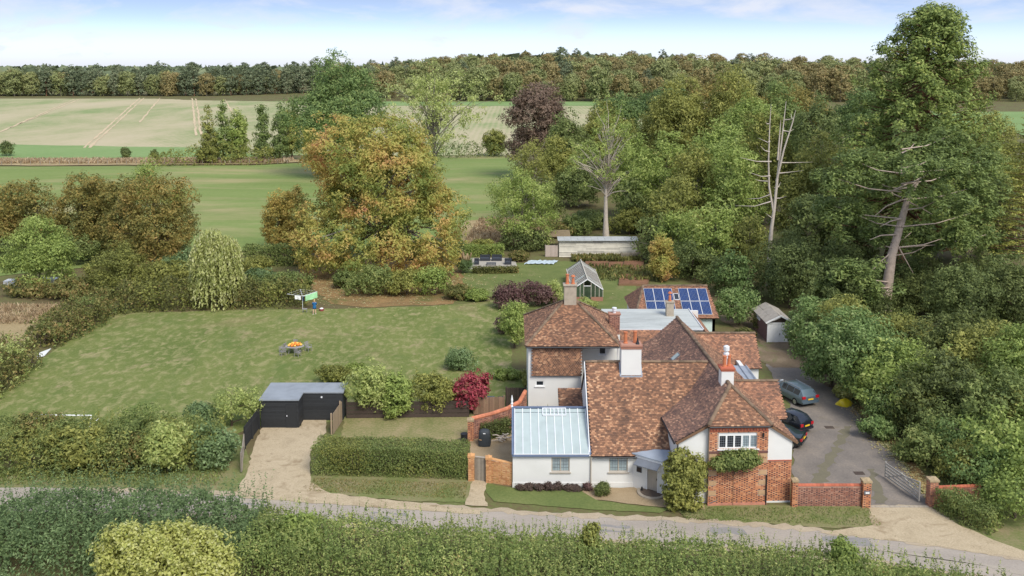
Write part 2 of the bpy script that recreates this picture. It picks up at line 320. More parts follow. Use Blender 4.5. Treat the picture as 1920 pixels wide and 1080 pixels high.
M['dirt_pale'] = ground_mat('lane_edge_grit', [srgb(150,134,112), srgb(174,158,134), srgb(192,178,154)], [.3,.5,.7], .8, 8, 9.0); M['dirt_pale2'] = ground_mat('lane_crown_grit', [srgb(150,142,130), srgb(166,156,142), srgb(176,166,150)], [.3,.5,.7], .8, 8, 9.0); M['tarmac_dark'] = ground_mat('tarmac_repair', [srgb(126,122,118), srgb(142,138,134), srgb(154,148,142)], [.3,.5,.7], .8, 8, 9.0); M['moss'] = ground_mat('drive_moss', [srgb(104,100,86), srgb(116,110,92), srgb(122,116,94)], [.3,.5,.7], 1.2, 8, 7.0)
terrain()
def sheet(name, pts, z, mat, jit=0.25, step=1.2, kind='structure'):
    out = []; n = len(pts)
    for i in range(n):
        a, b = Vector(pts[i][:2]), Vector(pts[(i+1) % n][:2]); k = max(1, min(60, int((b-a).length/step)))
        for j in range(k):
            p = a.lerp(b, j/k)
            if j and jit: p += Vector((rs.uniform(-jit, jit), rs.uniform(-jit, jit)))
            out.append((p.x, p.y, z))
    me = bpy.data.meshes.new(name); me.from_pydata([(x, y, 0) for x, y, _ in out], [], [tuple(range(len(out)))])
    me.materials.append(mat); me.update()
    if me.polygons[0].normal.z < 0: me.flip_normals()
    return props(link(name, me, None, (0, 0, z)), kind=kind)
def PX(lst): return [P(*q) for q in lst]
sheet('far_field', [(-620,287),(-300,287),(60,292),(170,500),(170,712),(-20,712),(-60,826),(-620,826)], 0.10, M['stubble'], 1.5, 12)
sheet('field_margin', [(-620,268),(-90,272),(-78,292),(-108,318),(-190,332),(-620,330)], 0.16, M['crop'], 2.5, 9)
sheet('field_margin', [(-380,800),(-40,800),(-40,826),(-380,826)], 0.17, M['crop'], 1.5, 9)
sheet('field_margin', [(-120,640),(120,640),(120,712),(-120,712)], 0.18, M['crop'], 2, 9)
sheet('field_margin', [(210,330),(420,330),(420,560),(210,560)], 0.18, M['crop'], 2, 9)
for a, b in (((158,278),(262,184)), ((168,278),(270,184)), ((20,240),(150,186)), ((368,255),(360,184)), ((378,255),(367,184)), ((440,220),(420,184)), ((0,248),(140,186)), ((262,230),(300,184)), ((700,262),(790,200))):
    pa, pb = P(*a), P(*b); d = (pb-pa).normalized(); s = Vector((-d.y, d.x, 0))*0.45
    sheet('tramline', [pa-s, pa+s, pb+s, pb-s], 0.21, M['tramline'], 0.4, 12)
sheet('dry_grass_strip', [(-620,258),(-200,258),(-75,264),(-60,272),(-75,286),(-180,280),(-620,281)], 0.19, M['drygrass'], 1.0, 6)
sheet('pasture', [(-300,118),(-75,120),(-45,140),(-4,140),(4,160),(8,250),(2,300),(-60,270),(-75,262),(-200,256),(-300,256)], 0.06, M['meadow'], 0.8, 6)
sheet('dry_grass_strip', PX([(868,455),(868,415),(930,410),(1060,405),(1080,440),(940,450)]), 0.09, M['drygrass'], 0.4, 3)
sheet('garden_lawn', PX([(-60,830),(-60,770),(0,742),(78,672),(150,625),(212,588),(420,582),(560,580),(700,578),(850,572),(905,566),(935,560),(955,600),(960,690),(992,700),(992,770),(640,790),(470,800),(420,830)]), 0.02, M['lawn'], 0.15, 1.0)
sheet('kitchen_garden_lawn', PX([(800,520),(860,498),(1060,490),(1190,500),(1195,560),(1180,580),(960,580),(905,552),(840,548)]), 0.03, M['lawn_green'], 0.2, 1.2)
sheet('leaf_litter_bed', PX([(560,510),(700,480),(860,500),(880,545),(850,570),(700,577),(620,570),(590,545)]), 0.035, M['litter_ground'], 0.4, 1.2)
sheet('dry_grass_strip', PX([(-60,605),(-60,575),(120,570),(110,600),(60,640),(-60,650)]), 0.04, M['drygrass'], 0.3, 1.5)
sheet('hedge_bank', PX([(-60,950),(-60,820),(460,815),(470,900),(440,925)]), 0.012, M['verge'], 0.2)
lane_c = [(-75,60.2),(-45,59.0),(-30,58.5),(-20,57.9),(-13,57.0),(-5,55.9),(2,55.0),(9,54.3),(16,53.5),(22,52.2),(28,50.2),(34,47.6),(44,42.5),(58,34)]
def ribbon(c, w0, w1):
    l, r_ = [], []
    for i, p in enumerate(c):
        a = Vector(c[max(0, i-1)]); b = Vector(c[min(len(c)-1, i+1)]); d = (b-a).normalized(); n = Vector((-d.y, d.x)); p = Vector(p)
        l.append(p+n*w1); r_.append(p-n*w0)
    return r_ + l[::-1]
sheet('lane', ribbon(lane_c, 1.9, 1.55), 0.03, M['tarmac'], 0.1, 0.8)
sheet('verge', [(-15,60.9),(-13.5,59.3),(-8,58.4),(-3.3,57.9),(-2.3,58.4),(-2.8,60.6),(-3,62.2),(-14,62.4)], 0.037, M['verge'], 0.14, 0.6)
sheet('verge', [(-1.2,58.1),(0.5,57.8),(5,57.0),(9.6,56.5),(10.4,57.1),(8.8,57.4),(5.8,58.2),(5.0,59.3),(4.6,60.1),(0,60.1),(-2.0,60.9),(-1.8,59.6)], 0.044, M['lawn_green'], 0.07, 0.5)
sheet('gravel_bed', [(4.8,59.5),(5.6,58.35),(8.8,57.5),(10.6,57.2),(12.7,57.0),(12.7,60.1),(4.9,60.1)], 0.05, M['gravel_tan'], 0.05, 0.5)
sheet('verge', [(10.6,57.4),(11.2,55.9),(15,55.2),(20,54.6),(23.6,54.6),(23.9,57.5),(18.6,57.6),(12.8,57.6)], 0.038, M['verge'], 0.12, 0.5)
sheet('verge', [(27.6,57.7),(28.1,55.0),(29.6,52.6),(33.5,49.3),(44,44.2),(50,48),(40,60),(28.5,58.6)], 0.041, M['verge'], 0.15, 0.6)
sheet('path', [(-2.75,61.4),(-2.9,59.6),(-3.1,57.6),(-1.6,57.4),(-1.9,59.0),(-1.75,61.2)], 0.056, M['gravel'], 0.06, 0.4)
sheet('gravel_parking', PX([(455,935),(440,928),(462,890),(478,830),(492,803),(565,800),(568,788),(612,780),(612,812),(582,850),(582,905),(620,926),(900,958),(900,966),(600,945)]), 0.048, M['gravel'], 0.1, 0.5)
sheet('gravel_entrance', [(23.5,57.5),(27.6,57.6),(28.2,55.2),(29.6,53.0),(33,49.6),(30,51.0),(25,52.6),(19,54.0),(22.8,54.9)], 0.046, M['gravel'], 0.12, 0.5)
sheet('drive', PX([(1486,955),(1486,770),(1440,690),(1425,655),(1500,650),(1560,690),(1600,760),(1640,820),(1705,885),(1745,950),(1625,957)]), 0.026, M['drive'], 0.15, 0.7)
sheet('dirt_track', PX([(1415,668),(1425,640),(1350,600),(1350,570),(1400,570),(1440,640),(1500,645),(1560,690),(1590,735),(1550,725),(1500,690),(1450,690)]), 0.033, M['dirt'], 0.2, 0.8)
sheet('leaf_litter_bed', PX([(1560,690),(1600,745),(1640,800),(1700,870),(1745,945),(1765,940),(1745,900),(1690,840),(1650,790),(1600,720)]), 0.042, M['litter_ground'], 0.2, 0.7)
M['lawn_dry'] = ground_mat('parched_lawn', [srgb(98,108,60), srgb(128,126,82), srgb(158,142,108), srgb(172,154,122)], [0.34,0.46,0.58,0.7], 0.3, 9, 5.0, (1,.5,1), .5, .95, .45)
sheet('small_lawn', PX([(640,822),(645,783),(700,772),(890,772),(890,830)]), 0.028, M['lawn_dry'], 0.1, 0.6)
sheet('courtyard_gravel', [(-3.0,61.6),(-3.3,68.6),(-1,69.5),(1.3,72.5),(1.3,73.4),(5.5,73.4),(5.5,66),(0.1,66),(0.1,60.3),(-1.4,60.9)], 0.032, M['gravel_tan'], 0.04, 0.6)
sheet('patio', PX([(878,505),(882,484),(965,484),(970,502)]), 0.045, plain('patio_slab', srgb(170,164,152), 0.9, 0.1), 0.02, 2)
def edge_strip(name, off, w, z, mat, i0, i1):
    c = lane_c[i0:i1]; pts = []
    a = ribbon(c, -(off-w/2), off+w/2); sheet(name, a, z, mat, 0.22, 0.45)
edge_strip('lane_edge_grit', 1.45, 0.55, 0.040, M['dirt_pale'], 2, 13); edge_strip('lane_edge_grit', -1.75, 0.6, 0.0415, M['dirt_pale'], 2, 13); edge_strip('lane_crown_grit', -0.15, 0.35, 0.0385, M['dirt_pale2'], 2, 13)
for (x, y, sx, sy, i) in ((-8,56.1,1.3,.5,0),(6,54.5,1.6,.45,1),(13.5,54.2,1.1,.4,2),(20.5,52.9,1.5,.5,3),(-17,57.4,1.0,.4,4)):
    sheet('tarmac_patch', [(x-sx,y-sy+.1),(x+sx,y-sy-.1),(x+sx*.9,y+sy-.1),(x-sx*.9,y+sy+.1)], 0.036+i*.0004, M['tarmac_dark'], 0.12, 0.4)
for k, (a, b, c, d) in enumerate((((1520,905),(1545,905),(1600,800),(1582,800)),((1640,945),(1660,945),(1640,880),(1625,880)))):
    sheet('drive_moss', PX([a,b,c,d]), 0.034+k*.002, M['moss'], 0.3, 0.4)
# threshold setts across the drive entrance
th = thing('drive_threshold', 'pale stone sett strip across the drive entrance', 'kerb', (25.4,57.35,0.03))
for i in range(12):
    MB().box(23.62+i*0.32, 23.92+i*0.32, 57.22+rs.uniform(-.01,.01), 57.48, 0.03, 0.062+rs.uniform(0,.008)).build('sett', M['concrete'], th)
# ------------------------------------------------------------------ building helpers
rh = random.Random(11)
def in_poly(u, v, poly):
    c = False; n = len(poly)
    for i in range(n):
        x0, y0 = poly[i]; x1, y1 = poly[(i+1) % n]
        if (y0 > v) != (y1 > v) and u < (x1-x0)*(v-y0)/(y1-y0)+x0: c = not c
    return c
def plane_axes(pts):
    pts = [Vector(p) for p in pts]; n = Vector((0,0,0))
    for i in range(len(pts)):
        n += (pts[i]-pts[0]).cross(pts[(i+1) % len(pts)]-pts[0])
    n.normalize()
    if n.z < -1e-3: n = -n
    if abs(n.z) < 0.02: v = Vector((0,0,1))
    else: v = (Vector((0,0,1)) - n*n.z).normalized()
    if abs(n.z) < 0.02 and n.y > 0: n = -n
    u = v.cross(n); return u, v, n
def tile_plane(mb, pts, w=0.19, g=0.125, lift=0.03):
    u, v, n = plane_axes(pts); o = Vector(pts[0]); poly = [((Vector(p)-o).dot(u), (Vector(p)-o).dot(v)) for p in pts]
    u0 = min(p[0] for p in poly); u1 = max(p[0] for p in poly); v0 = min(p[1] for p in poly); v1 = max(p[1] for p in poly)
    r = 0; vv = v0
    while vv < v1:
        uu = u0 - (w/2 if r % 2 else 0) - w; sag = rh.uniform(-.006, .006)
        while uu < u1 + w:
            cu, cv = uu + w/2, min(vv + g/2, v1-0.01)
            if in_poly(cu, cv, poly):
                t = 0.034 + rh.uniform(-.007, .012); j = rh.uniform(-.007, .007); a, b = uu+0.004, uu+w-0.004; lv = vv+sag+rh.uniform(-.008,.008)
                p = lambda x, y, h: o + u*x + v*y + n*(h+lift)
                mb.add([p(a,lv,t+j), p(b,lv,t-j), p(b,lv+g*1.2,0.004-j), p(a,lv+g*1.2,0.004+j), p(a,lv,-0.02), p(b,lv,-0.02)], [(0,1,2,3),(4,5,1,0)])
            uu += w
        vv += g; r += 1
def ridge_mesh():
    mb = MB(); n = 6; r = 0.125
    for x in (-0.22, 0.22):
        rr = r*(1.0 if x < 0 else 0.93)
        for j in range(n+1):
            t = math.pi*j/n; mb.v.append((x, rr*1.15*math.cos(t), rr*0.95*math.sin(t)-0.02))
    for j in range(n): mb.f.append((j, j+1, n+2+j, n+1+j)); mb.m.append(0)
    mb.f.append(tuple(range(n+1))[::-1]); mb.m.append(0); mb.f.append(tuple(range(n+1, 2*n+2))); mb.m.append(0)
    me = bpy.data.meshes.new('ridge_tile'); me.from_pydata(mb.v, [], mb.f); me.materials.append(M['ridge']); me.update(); return me
RIDGE = ridge_mesh()
def ridge_line(a, b, parent, name='ridge_tile', lift=0.05):
    a, b = Vector(a), Vector(b); d = b-a; k = max(1, round(d.length/0.42)); d.normalize()
    y = Vector((0,0,1)).cross(d).normalized(); z = d.cross(y)
    for i in range(k):
        p = a.lerp(b, (i+0.5)/k) + z*(lift + (0.012 if i % 2 else 0) + rh.uniform(-.006,.006))
        o = bpy.data.objects.new(name, RIDGE); COL.objects.link(o); o.parent = parent
        mt = Matrix((d, y, z)).transposed().to_4x4(); mt.translation = p - ORG[parent.name]; o.matrix_local = mt
def roof(parent, planes, mat, ridges=(), thick=0.12, name='roof'):
    mb = MB(); tb = MB()
    for pts in planes:
        u, v, n = plane_axes(pts); mb.prism(pts, n*(-thick)); tile_plane(tb, pts)
    o = mb.build(name, M['deck'], parent)
    t = tb.build('roof_tiles', mat, o); t['kind'] = 'stuff'
    for a, b in ridges: ridge_line(a, b, o)
    return o
class Wall:                                         # a straight wall face from a to b (seen from outside, left to right)
    def __init__(s, a, b):
        s.a = Vector((a[0], a[1], 0)); s.b = Vector((b[0], b[1], 0)); s.d = (s.b-s.a); s.L = s.d.length; s.d.normalize(); s.n = Vector((s.d.y, -s.d.x, 0))
    def pt(s, u, z, off=0.0): return s.a + s.d*u + s.n*off + Vector((0,0,z))
    def slab(s, mb, u0, u1, z0, z1, o0, o1, m=0):
        q = [s.pt(u0,z0,o0), s.pt(u1,z0,o0), s.pt(u1,z0,o1), s.pt(u0,z0,o1), s.pt(u0,z1,o0), s.pt(u1,z1,o0), s.pt(u1,z1,o1), s.pt(u0,z1,o1)]
        mb.add(q, [(0,1,2,3),(7,6,5,4),(0,4,5,1),(1,5,6,2),(2,6,7,3),(3,7,4,0)], m)
    def face(s, parent, z0, z1, mat, openings=(), thick=0.3, name='wall', top=None):
        mb = MB(); us = sorted({0, s.L, *[o[0] for o in openings], *[o[1] for o in openings]}); zs = sorted({z0, z1, *[o[2] for o in openings], *[o[3] for o in openings]})
        for i in range(len(us)-1):
            for j in range(len(zs)-1):
                cu, cz = (us[i]+us[i+1])/2, (zs[j]+zs[j+1])/2
                if not any(o[0] < cu < o[1] and o[2] < cz < o[3] for o in openings): s.slab(mb, us[i], us[i+1], zs[j], zs[j+1], -thick, 0)
        if top: mb.prism([s.pt(u, z, 0) for u, z in top], s.n*(-thick))
        return mb.build(name, mat, parent)
    def bricks(s, parent, z0, z1, mats, holes=(), top=None, off=0.0, name='bricks', bond='flemish'):
        mb = MB(); ch = 0.078; r = 0; z = z0
        poly = top
        while z + 0.06 <= z1 + 1e-6:
            u = 0.0 if r % 2 == 0 else -0.165; k = 0
            while u < s.L - 0.03:
                hd = (k % 2 == 1) if bond == 'flemish' else False
                ln = 0.108 if hd else 0.222
                e = min(u+ln-0.011, s.L); uo_ = u; u = max(u, 0.0)
                cu, cz = (u+e)/2, z+0.033
                ok = not any(h[0]-0.02 < cu < h[1]+0.02 and h[2]-0.02 < cz < h[3]+0.02 for h in holes) and (poly is None or in_poly(cu, cz, poly))
                if ok and e-u > 0.03:
                    pr = 0.012 + rh.uniform(-.004,.005)
                    q = [s.pt(u,z,off), s.pt(e,z,off), s.pt(e,z+0.067,off), s.pt(u,z+0.067,off), s.pt(u,z,off+pr), s.pt(e,z,off+pr), s.pt(e,z+0.067,off+pr), s.pt(u,z+0.067,off+pr)]
                    mb.add(q, [(4,5,6,7),(0,1,5,4),(1,2,6,5),(2,3,7,6),(3,0,4,7)], 1 if (hd and rh.random() < 0.8) else 0)
                u = uo_ + ln; k += 1
            z += ch; r += 1
        o = mb.build(name, mats, parent); o['kind'] = 'stuff'; return o
    def window(s, parent, u0, u1, z0, z1, lights, fmat, gmat, bars=(0,0), name='window', sill=True, fw=0.07, inset=0.07, head=0.0, mull=None, gmats=None):
        fr = MB(); mull = mull or fw; o0, o1 = -inset-0.06, -inset+0.03
        s.slab(fr, u0, u1, z0, z0+fw, o0, o1); s.slab(fr, u0, u1, z1-fw-head, z1, o0, o1)
        s.slab(fr, u0, u0+fw, z0+fw, z1-fw-head, o0, o1); s.slab(fr, u1-fw, u1, z0+fw, z1-fw-head, o0, o1)
        w = (u1-u0-2*fw-(lights-1)*mull)/lights; ws = []
        for i in range(lights):
            a = u0+fw+i*(w+mull); ws.append((a, a+w))
            if i: s.slab(fr, a-mull, a, z0+fw, z1-fw-head, o0, o1)
        f = fr.build(name, fmat, parent)
        for i, (a, b) in enumerate(ws):
            pm = MB(); s.slab(pm, a, b, z0+fw, z1-fw-head, o0+0.02, o0+0.035); pm.build('pane', gmats[i] if gmats else gmat, f)
            if bars[0]:
                bm_ = MB(); za, zb = z0+fw, z1-fw-head
                for k in range(1, bars[0]): x = a+(b-a)*k/bars[0]; s.slab(bm_, x-0.009, x+0.009, za, zb, o0+0.036, o0+0.05)
                for k in range(1, bars[1]): zz = za+(zb-za)*k/bars[1]; s.slab(bm_, a, b, zz-0.009, zz+0.009, o0+0.037, o0+0.052)
                bm_.build('glazing_bars', M['lead_dark'], f)
        if sill:
            sb = MB(); s.slab(sb, u0-0.09, u1+0.09, z0-0.07, z0-0.001, -inset, 0.09); sb.build('sill', fmat, f)
        return f
def chimney(parent, x0, x1, y0, y1, z0, z1, mat, cap_mat, pots, capz=0.2, cap=True, name='chimney', flash=True):
    mb = MB().box(x0, x1, y0, y1, z0, z1); c = mb.build(name, mat, parent)
    if cap:
        cb = MB().box(x0-.04, x1+.04, y0-.04, y1+.04, z1, z1+capz*0.55); cb.box(x0-.09, x1+.09, y0-.09, y1+.09, z1+capz*0.55, z1+capz*0.85); cb.box(x0-.02, x1+.02, y0-.02, y1+.02, z1+capz*0.85, z1+capz)
        cb.build('chimney_cap', cap_mat, c)
    zt = z1 + (capz if cap else 0)
    for (px, py, h, kind) in pots:
        if kind == 'clay':
            MB().lathe([(0.17,0),(0.17,0.06),(0.135,0.09),(0.125,h-0.1),(0.155,h-0.08),(0.155,h),(0.11,h)], (px,py,zt), 12).build('chimney_pot', M['pot'], c, smooth=False)
        elif kind == 'cowl':
            MB().lathe([(0.17,0),(0.17,0.06),(0.135,0.09),(0.125,h*0.55),(0.06,h*0.6),(0.06,h*0.75),(0.2,h*0.78),(0.17,h*0.9),(0.03,h)], (px,py,zt), 12).build('chimney_pot', [M['pot']], c)
        elif kind == 'black':
            MB().lathe([(0.15,0),(0.13,0.05),(0.09,h*0.4),(0.05,h*0.8),(0.05,h)], (px,py,zt), 10).build('chimney_cowl', M['black'], c)
        elif kind == 'metal':
            MB().lathe([(0.14,0),(0.14,h*0.35),(0.2,h*0.38),(0.2,h*0.62),(0.13,h*0.64),(0.13,h*0.72),(0.21,h*0.75),(0.21,h*0.95),(0.1,h)], (px,py,zt), 10).build('chimney_cowl', M['metal_white'], c)
    return c

# ------------------------------------------------------------------ the house
house = thing('country_house', 'rambling white and brick country house with red clay tile roofs by the lane', 'house', (9.5, 66, 0))
# cottage range with the glass-roofed room at its left end
cw = Wall((0.05, 60.2), (9.0, 60.2))
cw.face(house, -0.05, 2.34, M['render'], [(2.66,3.92,1.12,2.18),(6.62,7.92,1.12,2.2)])
cw.window(house, 2.66, 3.92, 1.12, 2.18, 2, M['paint_grey'], M['glass_pale'], (3,4))
cw.window(house, 6.62, 7.92, 1.12, 2.2, 2, M['paint_grey'], M['glass_pale'], (3,4))
pb = MB(); cw.slab(pb, -0.02, 8.3, -0.05, 0.38, 0.002, 0.035); pb.build('plinth', M['render'], house)
Wall((0.05, 66.3), (0.05, 60.503)).face(house, -0.05, 2.34, M['render'])
Wall((5.48, 66.6), (5.48, 60.51)).face(house, 2.0, 2.35, M['render'], name='gable_wall', top=[(0,2.35),(6.1,2.35),(6.1,2.75),(1.15,7.1),(0,6.2)])
bw = Wall((11, 69.0), (5.8, 69.0)); bw.face(house, 0, 3.9, M['render'])
Wall((5.482, 69.3), (5.482, 66.61)).face(house, 0, 4.0, M['render'], top=[(0,4.0),(2.68,4.0),(2.68,6.15),(0,4.1)], name='gable_wall')
cot_ridge = [(5.4,65.4,7.2),(14.4,65.4,7.2)]
roof(house, [[(5.4,60.02,2.33),(14.3,60.02,2.33),(14.4,65.4,7.2),(5.4,65.4,7.2)], [(14.4,65.4,7.2),(14.4,69.2,3.8),(5.4,69.2,3.8),(5.4,65.4,7.2)]], M['tile'], [cot_ridge])
MB().tube([(5.55,59.97,2.27),(8.9,59.97,2.25)], 0.06, 8).build('gutter', M['black'], house)
MB().tube([(5.42,60.11,2.3),(5.42,60.11,0.1)], 0.045, 8).build('downpipe', M['paint_grey'], house)
MB().bar((5.33,60.0,2.32),(5.33,65.4,7.2),0.05,0.2).build('bargeboard', M['paint_white'], house)
# conservatory glass roof
ga, gb = (60.02, 2.42), (63.6, 4.42)
gl = MB(); gl.prism([(0.0,60.0,2.36),(5.36,60.0,2.36),(5.36,63.6,4.36),(0.0,63.6,4.36)], (0,0,-0.06)); gl.prism([(0.0,63.6,4.36),(5.36,63.6,4.36),(5.36,66.3,2.5),(0,66.3,2.5)], (0,0,-0.06))
grf = gl.build('glass_roof', M['frame_blue'], house)
def gz(y): return 2.42 + (y-60.02)*(4.42-2.42)/3.58
for i in range(9):
    x0 = 0.22 + i*0.565; x1 = x0+0.53
    yb = 60.1; yt = 63.2
    MB().prism([(x0,yb,gz(yb)),(x1,yb,gz(yb)),(x1,yt,gz(yt)),(x0,yt,gz(yt))], (0,0,-0.025)).build('glass_pane', M['glass_roof'], grf)
    MB().prism([(x0,yt+.05,gz(yt+.05)),(x1,yt+.05,gz(yt+.05)),(x1,63.5,gz(63.5)),(x0,63.5,gz(63.5))], (0,0,-0.025)).build('glass_pane', M['glass_roof'], grf)
for i in range(10):
    x = 0.20 + i*0.565 - 0.01
    MB().bar((x,60.06,gz(60.06)+.01),(x,63.52,gz(63.52)+.01),0.055,0.06).build('glazing_bar', M['metal_white'], grf)
MB().bar((0.1,60.07,gz(60.07)+.012),(5.3,60.07,gz(60.07)+.012),0.05,0.05).build('eaves_bar', M['metal_white'], grf)
MB().bar((0.0,63.6,4.44),(5.4,63.6,4.44),0.2,0.09).build('ridge_flashing', M['frame_blue'], grf)
MB().bar((0.05,60.0,2.44),(0.05,63.6,4.46),0.14,0.07).build('verge_flashing', M['frame_blue'], grf)
MB().bar((5.37,60.0,2.46),(5.37,63.6,4.5),0.1,0.07).build('verge_flashing', M['frame_blue'], grf)
sk = MB()
for a, b in (((2.2,62.95),(3.85,62.95)), ((2.2,63.5),(3.85,63.5))): sk.bar((a[0],a[1],gz(a[1])+.06),(b[0],b[1],gz(b[1])+.06),0.08,0.08)
for x in (2.2,2.75,3.3,3.85): sk.bar((x,62.95,gz(62.95)+.061),(x,63.5,gz(63.5)+.061),0.06,0.08)
sk.build('roof_vent', M['metal_white'], grf)
cw2 = MB(); cw.slab(cw2, 0.0, 5.36, 2.25, 2.34, 0.003, 0.06); cw2.build('eaves_board', M['paint_grey'], house)
Wall((0.05,63.8),(0.05,60.52)).face(house, 2.3, 2.341, M['render'], name='gable_wall', top=[(0,2.34),(3.2,2.34),(0.1,4.25),(0,4.25)])
fin = MB().lathe([(0.05,0),(0.09,0.1),(0.05,0.2),(0.1,0.32),(0.06,0.42),(0.08,0.6),(0.02,0.95)], (0.0,63.6,4.4), 8).build('finial', M['paint_white'], house)
# angled porch
pw = Wall((8.2, 60.28), (10.55, 58.55))
pw.face(house, -0.05, 2.2, M['render'], [(1.18,2.1,0.16,2.08)], 0.25)
db = MB(); pw.slab(db, 1.25, 2.03, 0.2, 2.02, -0.14, -0.09); dr = db.build('front_door', M['paint_grey'], house)
for k in range(5):
    q = MB(); pw.slab(q, 1.26+k*0.154, 1.26+k*0.154+0.146, 0.22, 2.0, -0.089, -0.078); q.build('door_board', M['paint_grey'], dr)
q = MB(); pw.slab(q, 1.93, 1.97, 1.0, 1.12, -0.077, -0.03); q.build('door_handle', M['black'], dr)
fb = MB(); pw.slab(fb, 1.18, 1.25, 0.16, 2.08, -0.12, 0.02); pw.slab(fb, 2.03, 2.1, 0.16, 2.08, -0.12, 0.02); pw.slab(fb, 1.25, 2.03, 2.02, 2.08, -0.12, 0.02); fb.build('door_frame', M['paint_white'], house)
q = MB(); pw.slab(q, 0.45, 0.83, 1.25, 1.72, 0.002, 0.04); sgn = q.build('notice_box', M['lead_dark'], house)
q = MB(); pw.slab(q, 0.49, 0.79, 1.29, 1.6, 0.041, 0.05); q.build('notice_panel', M['timber_dark'], sgn)
q = MB(); q.prism([pw.pt(-0.1,2.62,-0.5), pw.pt(0.1,2.52,0.12), pw.pt(2.4,2.52,0.12), pw.pt(2.6,2.62,-0.5), pw.pt(2.2,2.75,-1.4)], (0,0,-0.06)); q.build('porch_roof', M['lead'], house)
q = MB(); pw.slab(q, 0.02, 2.42, 2.2, 2.45, -0.3, 0.06); q.build('porch_fascia', M['paint_white'], house)
q = MB(); q.prism([pw.pt(0.55,2.3,0.07), pw.pt(0.5,2.02,0.62), pw.pt(2.3,2.02,0.62), pw.pt(2.3,2.3,0.07)], (0,0,-0.05)); q.build('door_canopy', M['lead_dark'], house)
for u in (1.02, 2.18):
    q = MB(); q.bar(pw.pt(u,1.7,0.02), pw.pt(u,1.97,0.5), 0.06, 0.08); q.build('canopy_bracket', M['paint_white'], house)
cst = pw.pt(1.64, 0, 0.0)
st = MB().lathe([(1.02,0),(1.02,0.12),(0.96,0.14)], cst + Vector((0,0,0.02)), 24); st.build('door_step', M['concrete'], house)
MB().lathe([(0.8,0),(0.8,0.04)], cst + Vector((0,0,0.15)), 24).build('door_mat_step', plain('step_brick_brown', srgb(98,84,72), 0.9), house)
MB().lathe([(0.05,0),(0.07,0.12),(0.05,0.25),(0.01,0.3)], pw.pt(1.05,0.18,0.35), 8).build('boot_scraper', M['black'], house)

# brick-fronted wing running back from the lane
TH = R(2.05)
def Wp(u, v, z): return Vector((14.93 + u*math.cos(TH) - v*math.sin(TH), 57.75 + u*math.sin(TH) + v*math.cos(TH), z))
def W2(u, v): p = Wp(u, v, 0); return (p.x, p.y)
def wp(*a): return [Wp(*q) for q in a]
VB, VE = 0.12, 19.4
wl = [wp((-4.2,VB,4.28),(-4.2,VE,4.28),(-1.98,VE,5.52),(-1.98,VB,5.52)), wp((-1.98,VB,5.52),(-1.98,VE,5.52),(0,VE,7.3),(0,2.45,7.3))]
wr = [wp((3.95,VB,4.2),(3.95,VE,4.2),(1.98,VE,5.52),(1.98,VB,5.52)), wp((1.98,VB,5.52),(1.98,VE,5.52),(0,VE,7.3),(0,2.45,7.3))]
hipf = [wp((-2.15,-0.28,5.5),(2.15,-0.28,5.5),(0,2.45,7.3))]
rf = roof(house, wl, M['tile_shaded'], [], name='wing_roof'); roof(house, wr, M['tile'], [], name='wing_roof')
rfh = roof(house, hipf, M['tile'], [(Wp(-2.1,-0.2,5.53), Wp(0,2.45,7.32)), (Wp(2.1,-0.2,5.53), Wp(0,2.45,7.32)), (Wp(0,2.5,7.3), Wp(0,VE,7.3))], name='wing_roof')
bay = Wall(W2(-2.0,-0.12), W2(1.9,-0.12))
ow = (0.62, 3.22, 3.92, 5.02)
bay.face(house, -0.05, 5.42, M['mortar'], [ow], 0.35, 'bay_wall')
stones = [(a, b, z, z+0.3) for z in (0.72,1.42,2.12,2.95,3.3) for a, b in ((0.02,0.52),(3.36,3.86))]
bay.bricks(house, 0.2, 5.1, [M['brick'], M['brick_dark']], [ow] + stones + [(0,3.9,3.62,3.76)])
for a, b, z0, z1 in stones:
    q = MB(); bay.slab(q, a, b, z0, z1, 0.002, 0.022); q.build('quoin_stone', M['stone'], house)
q = MB(); bay.slab(q, -0.02, 3.92, -0.05, 0.19, 0.002, 0.07); q.build('plinth', plain('limewashed_brick_plinth', srgb(190,130,108), 0.9, 0.3, 3), house)
q = MB(); bay.slab(q, 0, 3.9, 3.62, 3.76, 0.002, 0.05)
q.build('string_course', M['brick_dark'], house)
for k in range(19):
    q = MB(); u = 0.03+k*0.204; bay.slab(q, u, u+0.11, 5.2, 5.33, 0.0, 0.09); q.build('dentil', M['coping'], house)
q = MB(); bay.slab(q, -0.02, 3.92, 5.332, 5.44, 0.0, 0.12); bay.slab(q, -0.01, 3.91, 5.1, 5.198, 0.001, 0.03); q.build('cornice', M['coping'], house)
bay.window(house, *ow, 5, M['paint_white'], None, (3,5), fw=0.07, head=0.17, mull=0.11, inset=0.1, gmats=[M['glass_dark'], M['glass_dark'], M['glass_dark'], M['glass_pale'], M['glass_pale']])
q = MB(); bay.slab(q, 3.5, 3.6, 4.72, 5.0, 0.02, 0.12); q.build('wall_lamp', M['black'], house)
q = MB(); q.tube([bay.pt(0.1,0.22,0.09), bay.pt(0.6,0.4,0.06), bay.pt(0.62,0.62,0.06)], 0.02, 5); q.build('outside_tap', M['lead_dark'], house)
lf = Wall(W2(-3.95,0.25), W2(-1.999,0.25)); lf.face(house, -0.05, 4.2, M['render'], [(0.9,1.7,1.0,2.1)], top=[(0,4.2),(1.95,4.2),(1.95,5.4),(0.0,4.3)])
lf.window(house, 0.9, 1.7, 1.0, 2.1, 1, M['paint_grey'], M['glass_dark'], (3,4))
Wall(W2(-3.95,19), W2(-3.95,0.56)).face(house, -0.05, 4.25, M['render'])
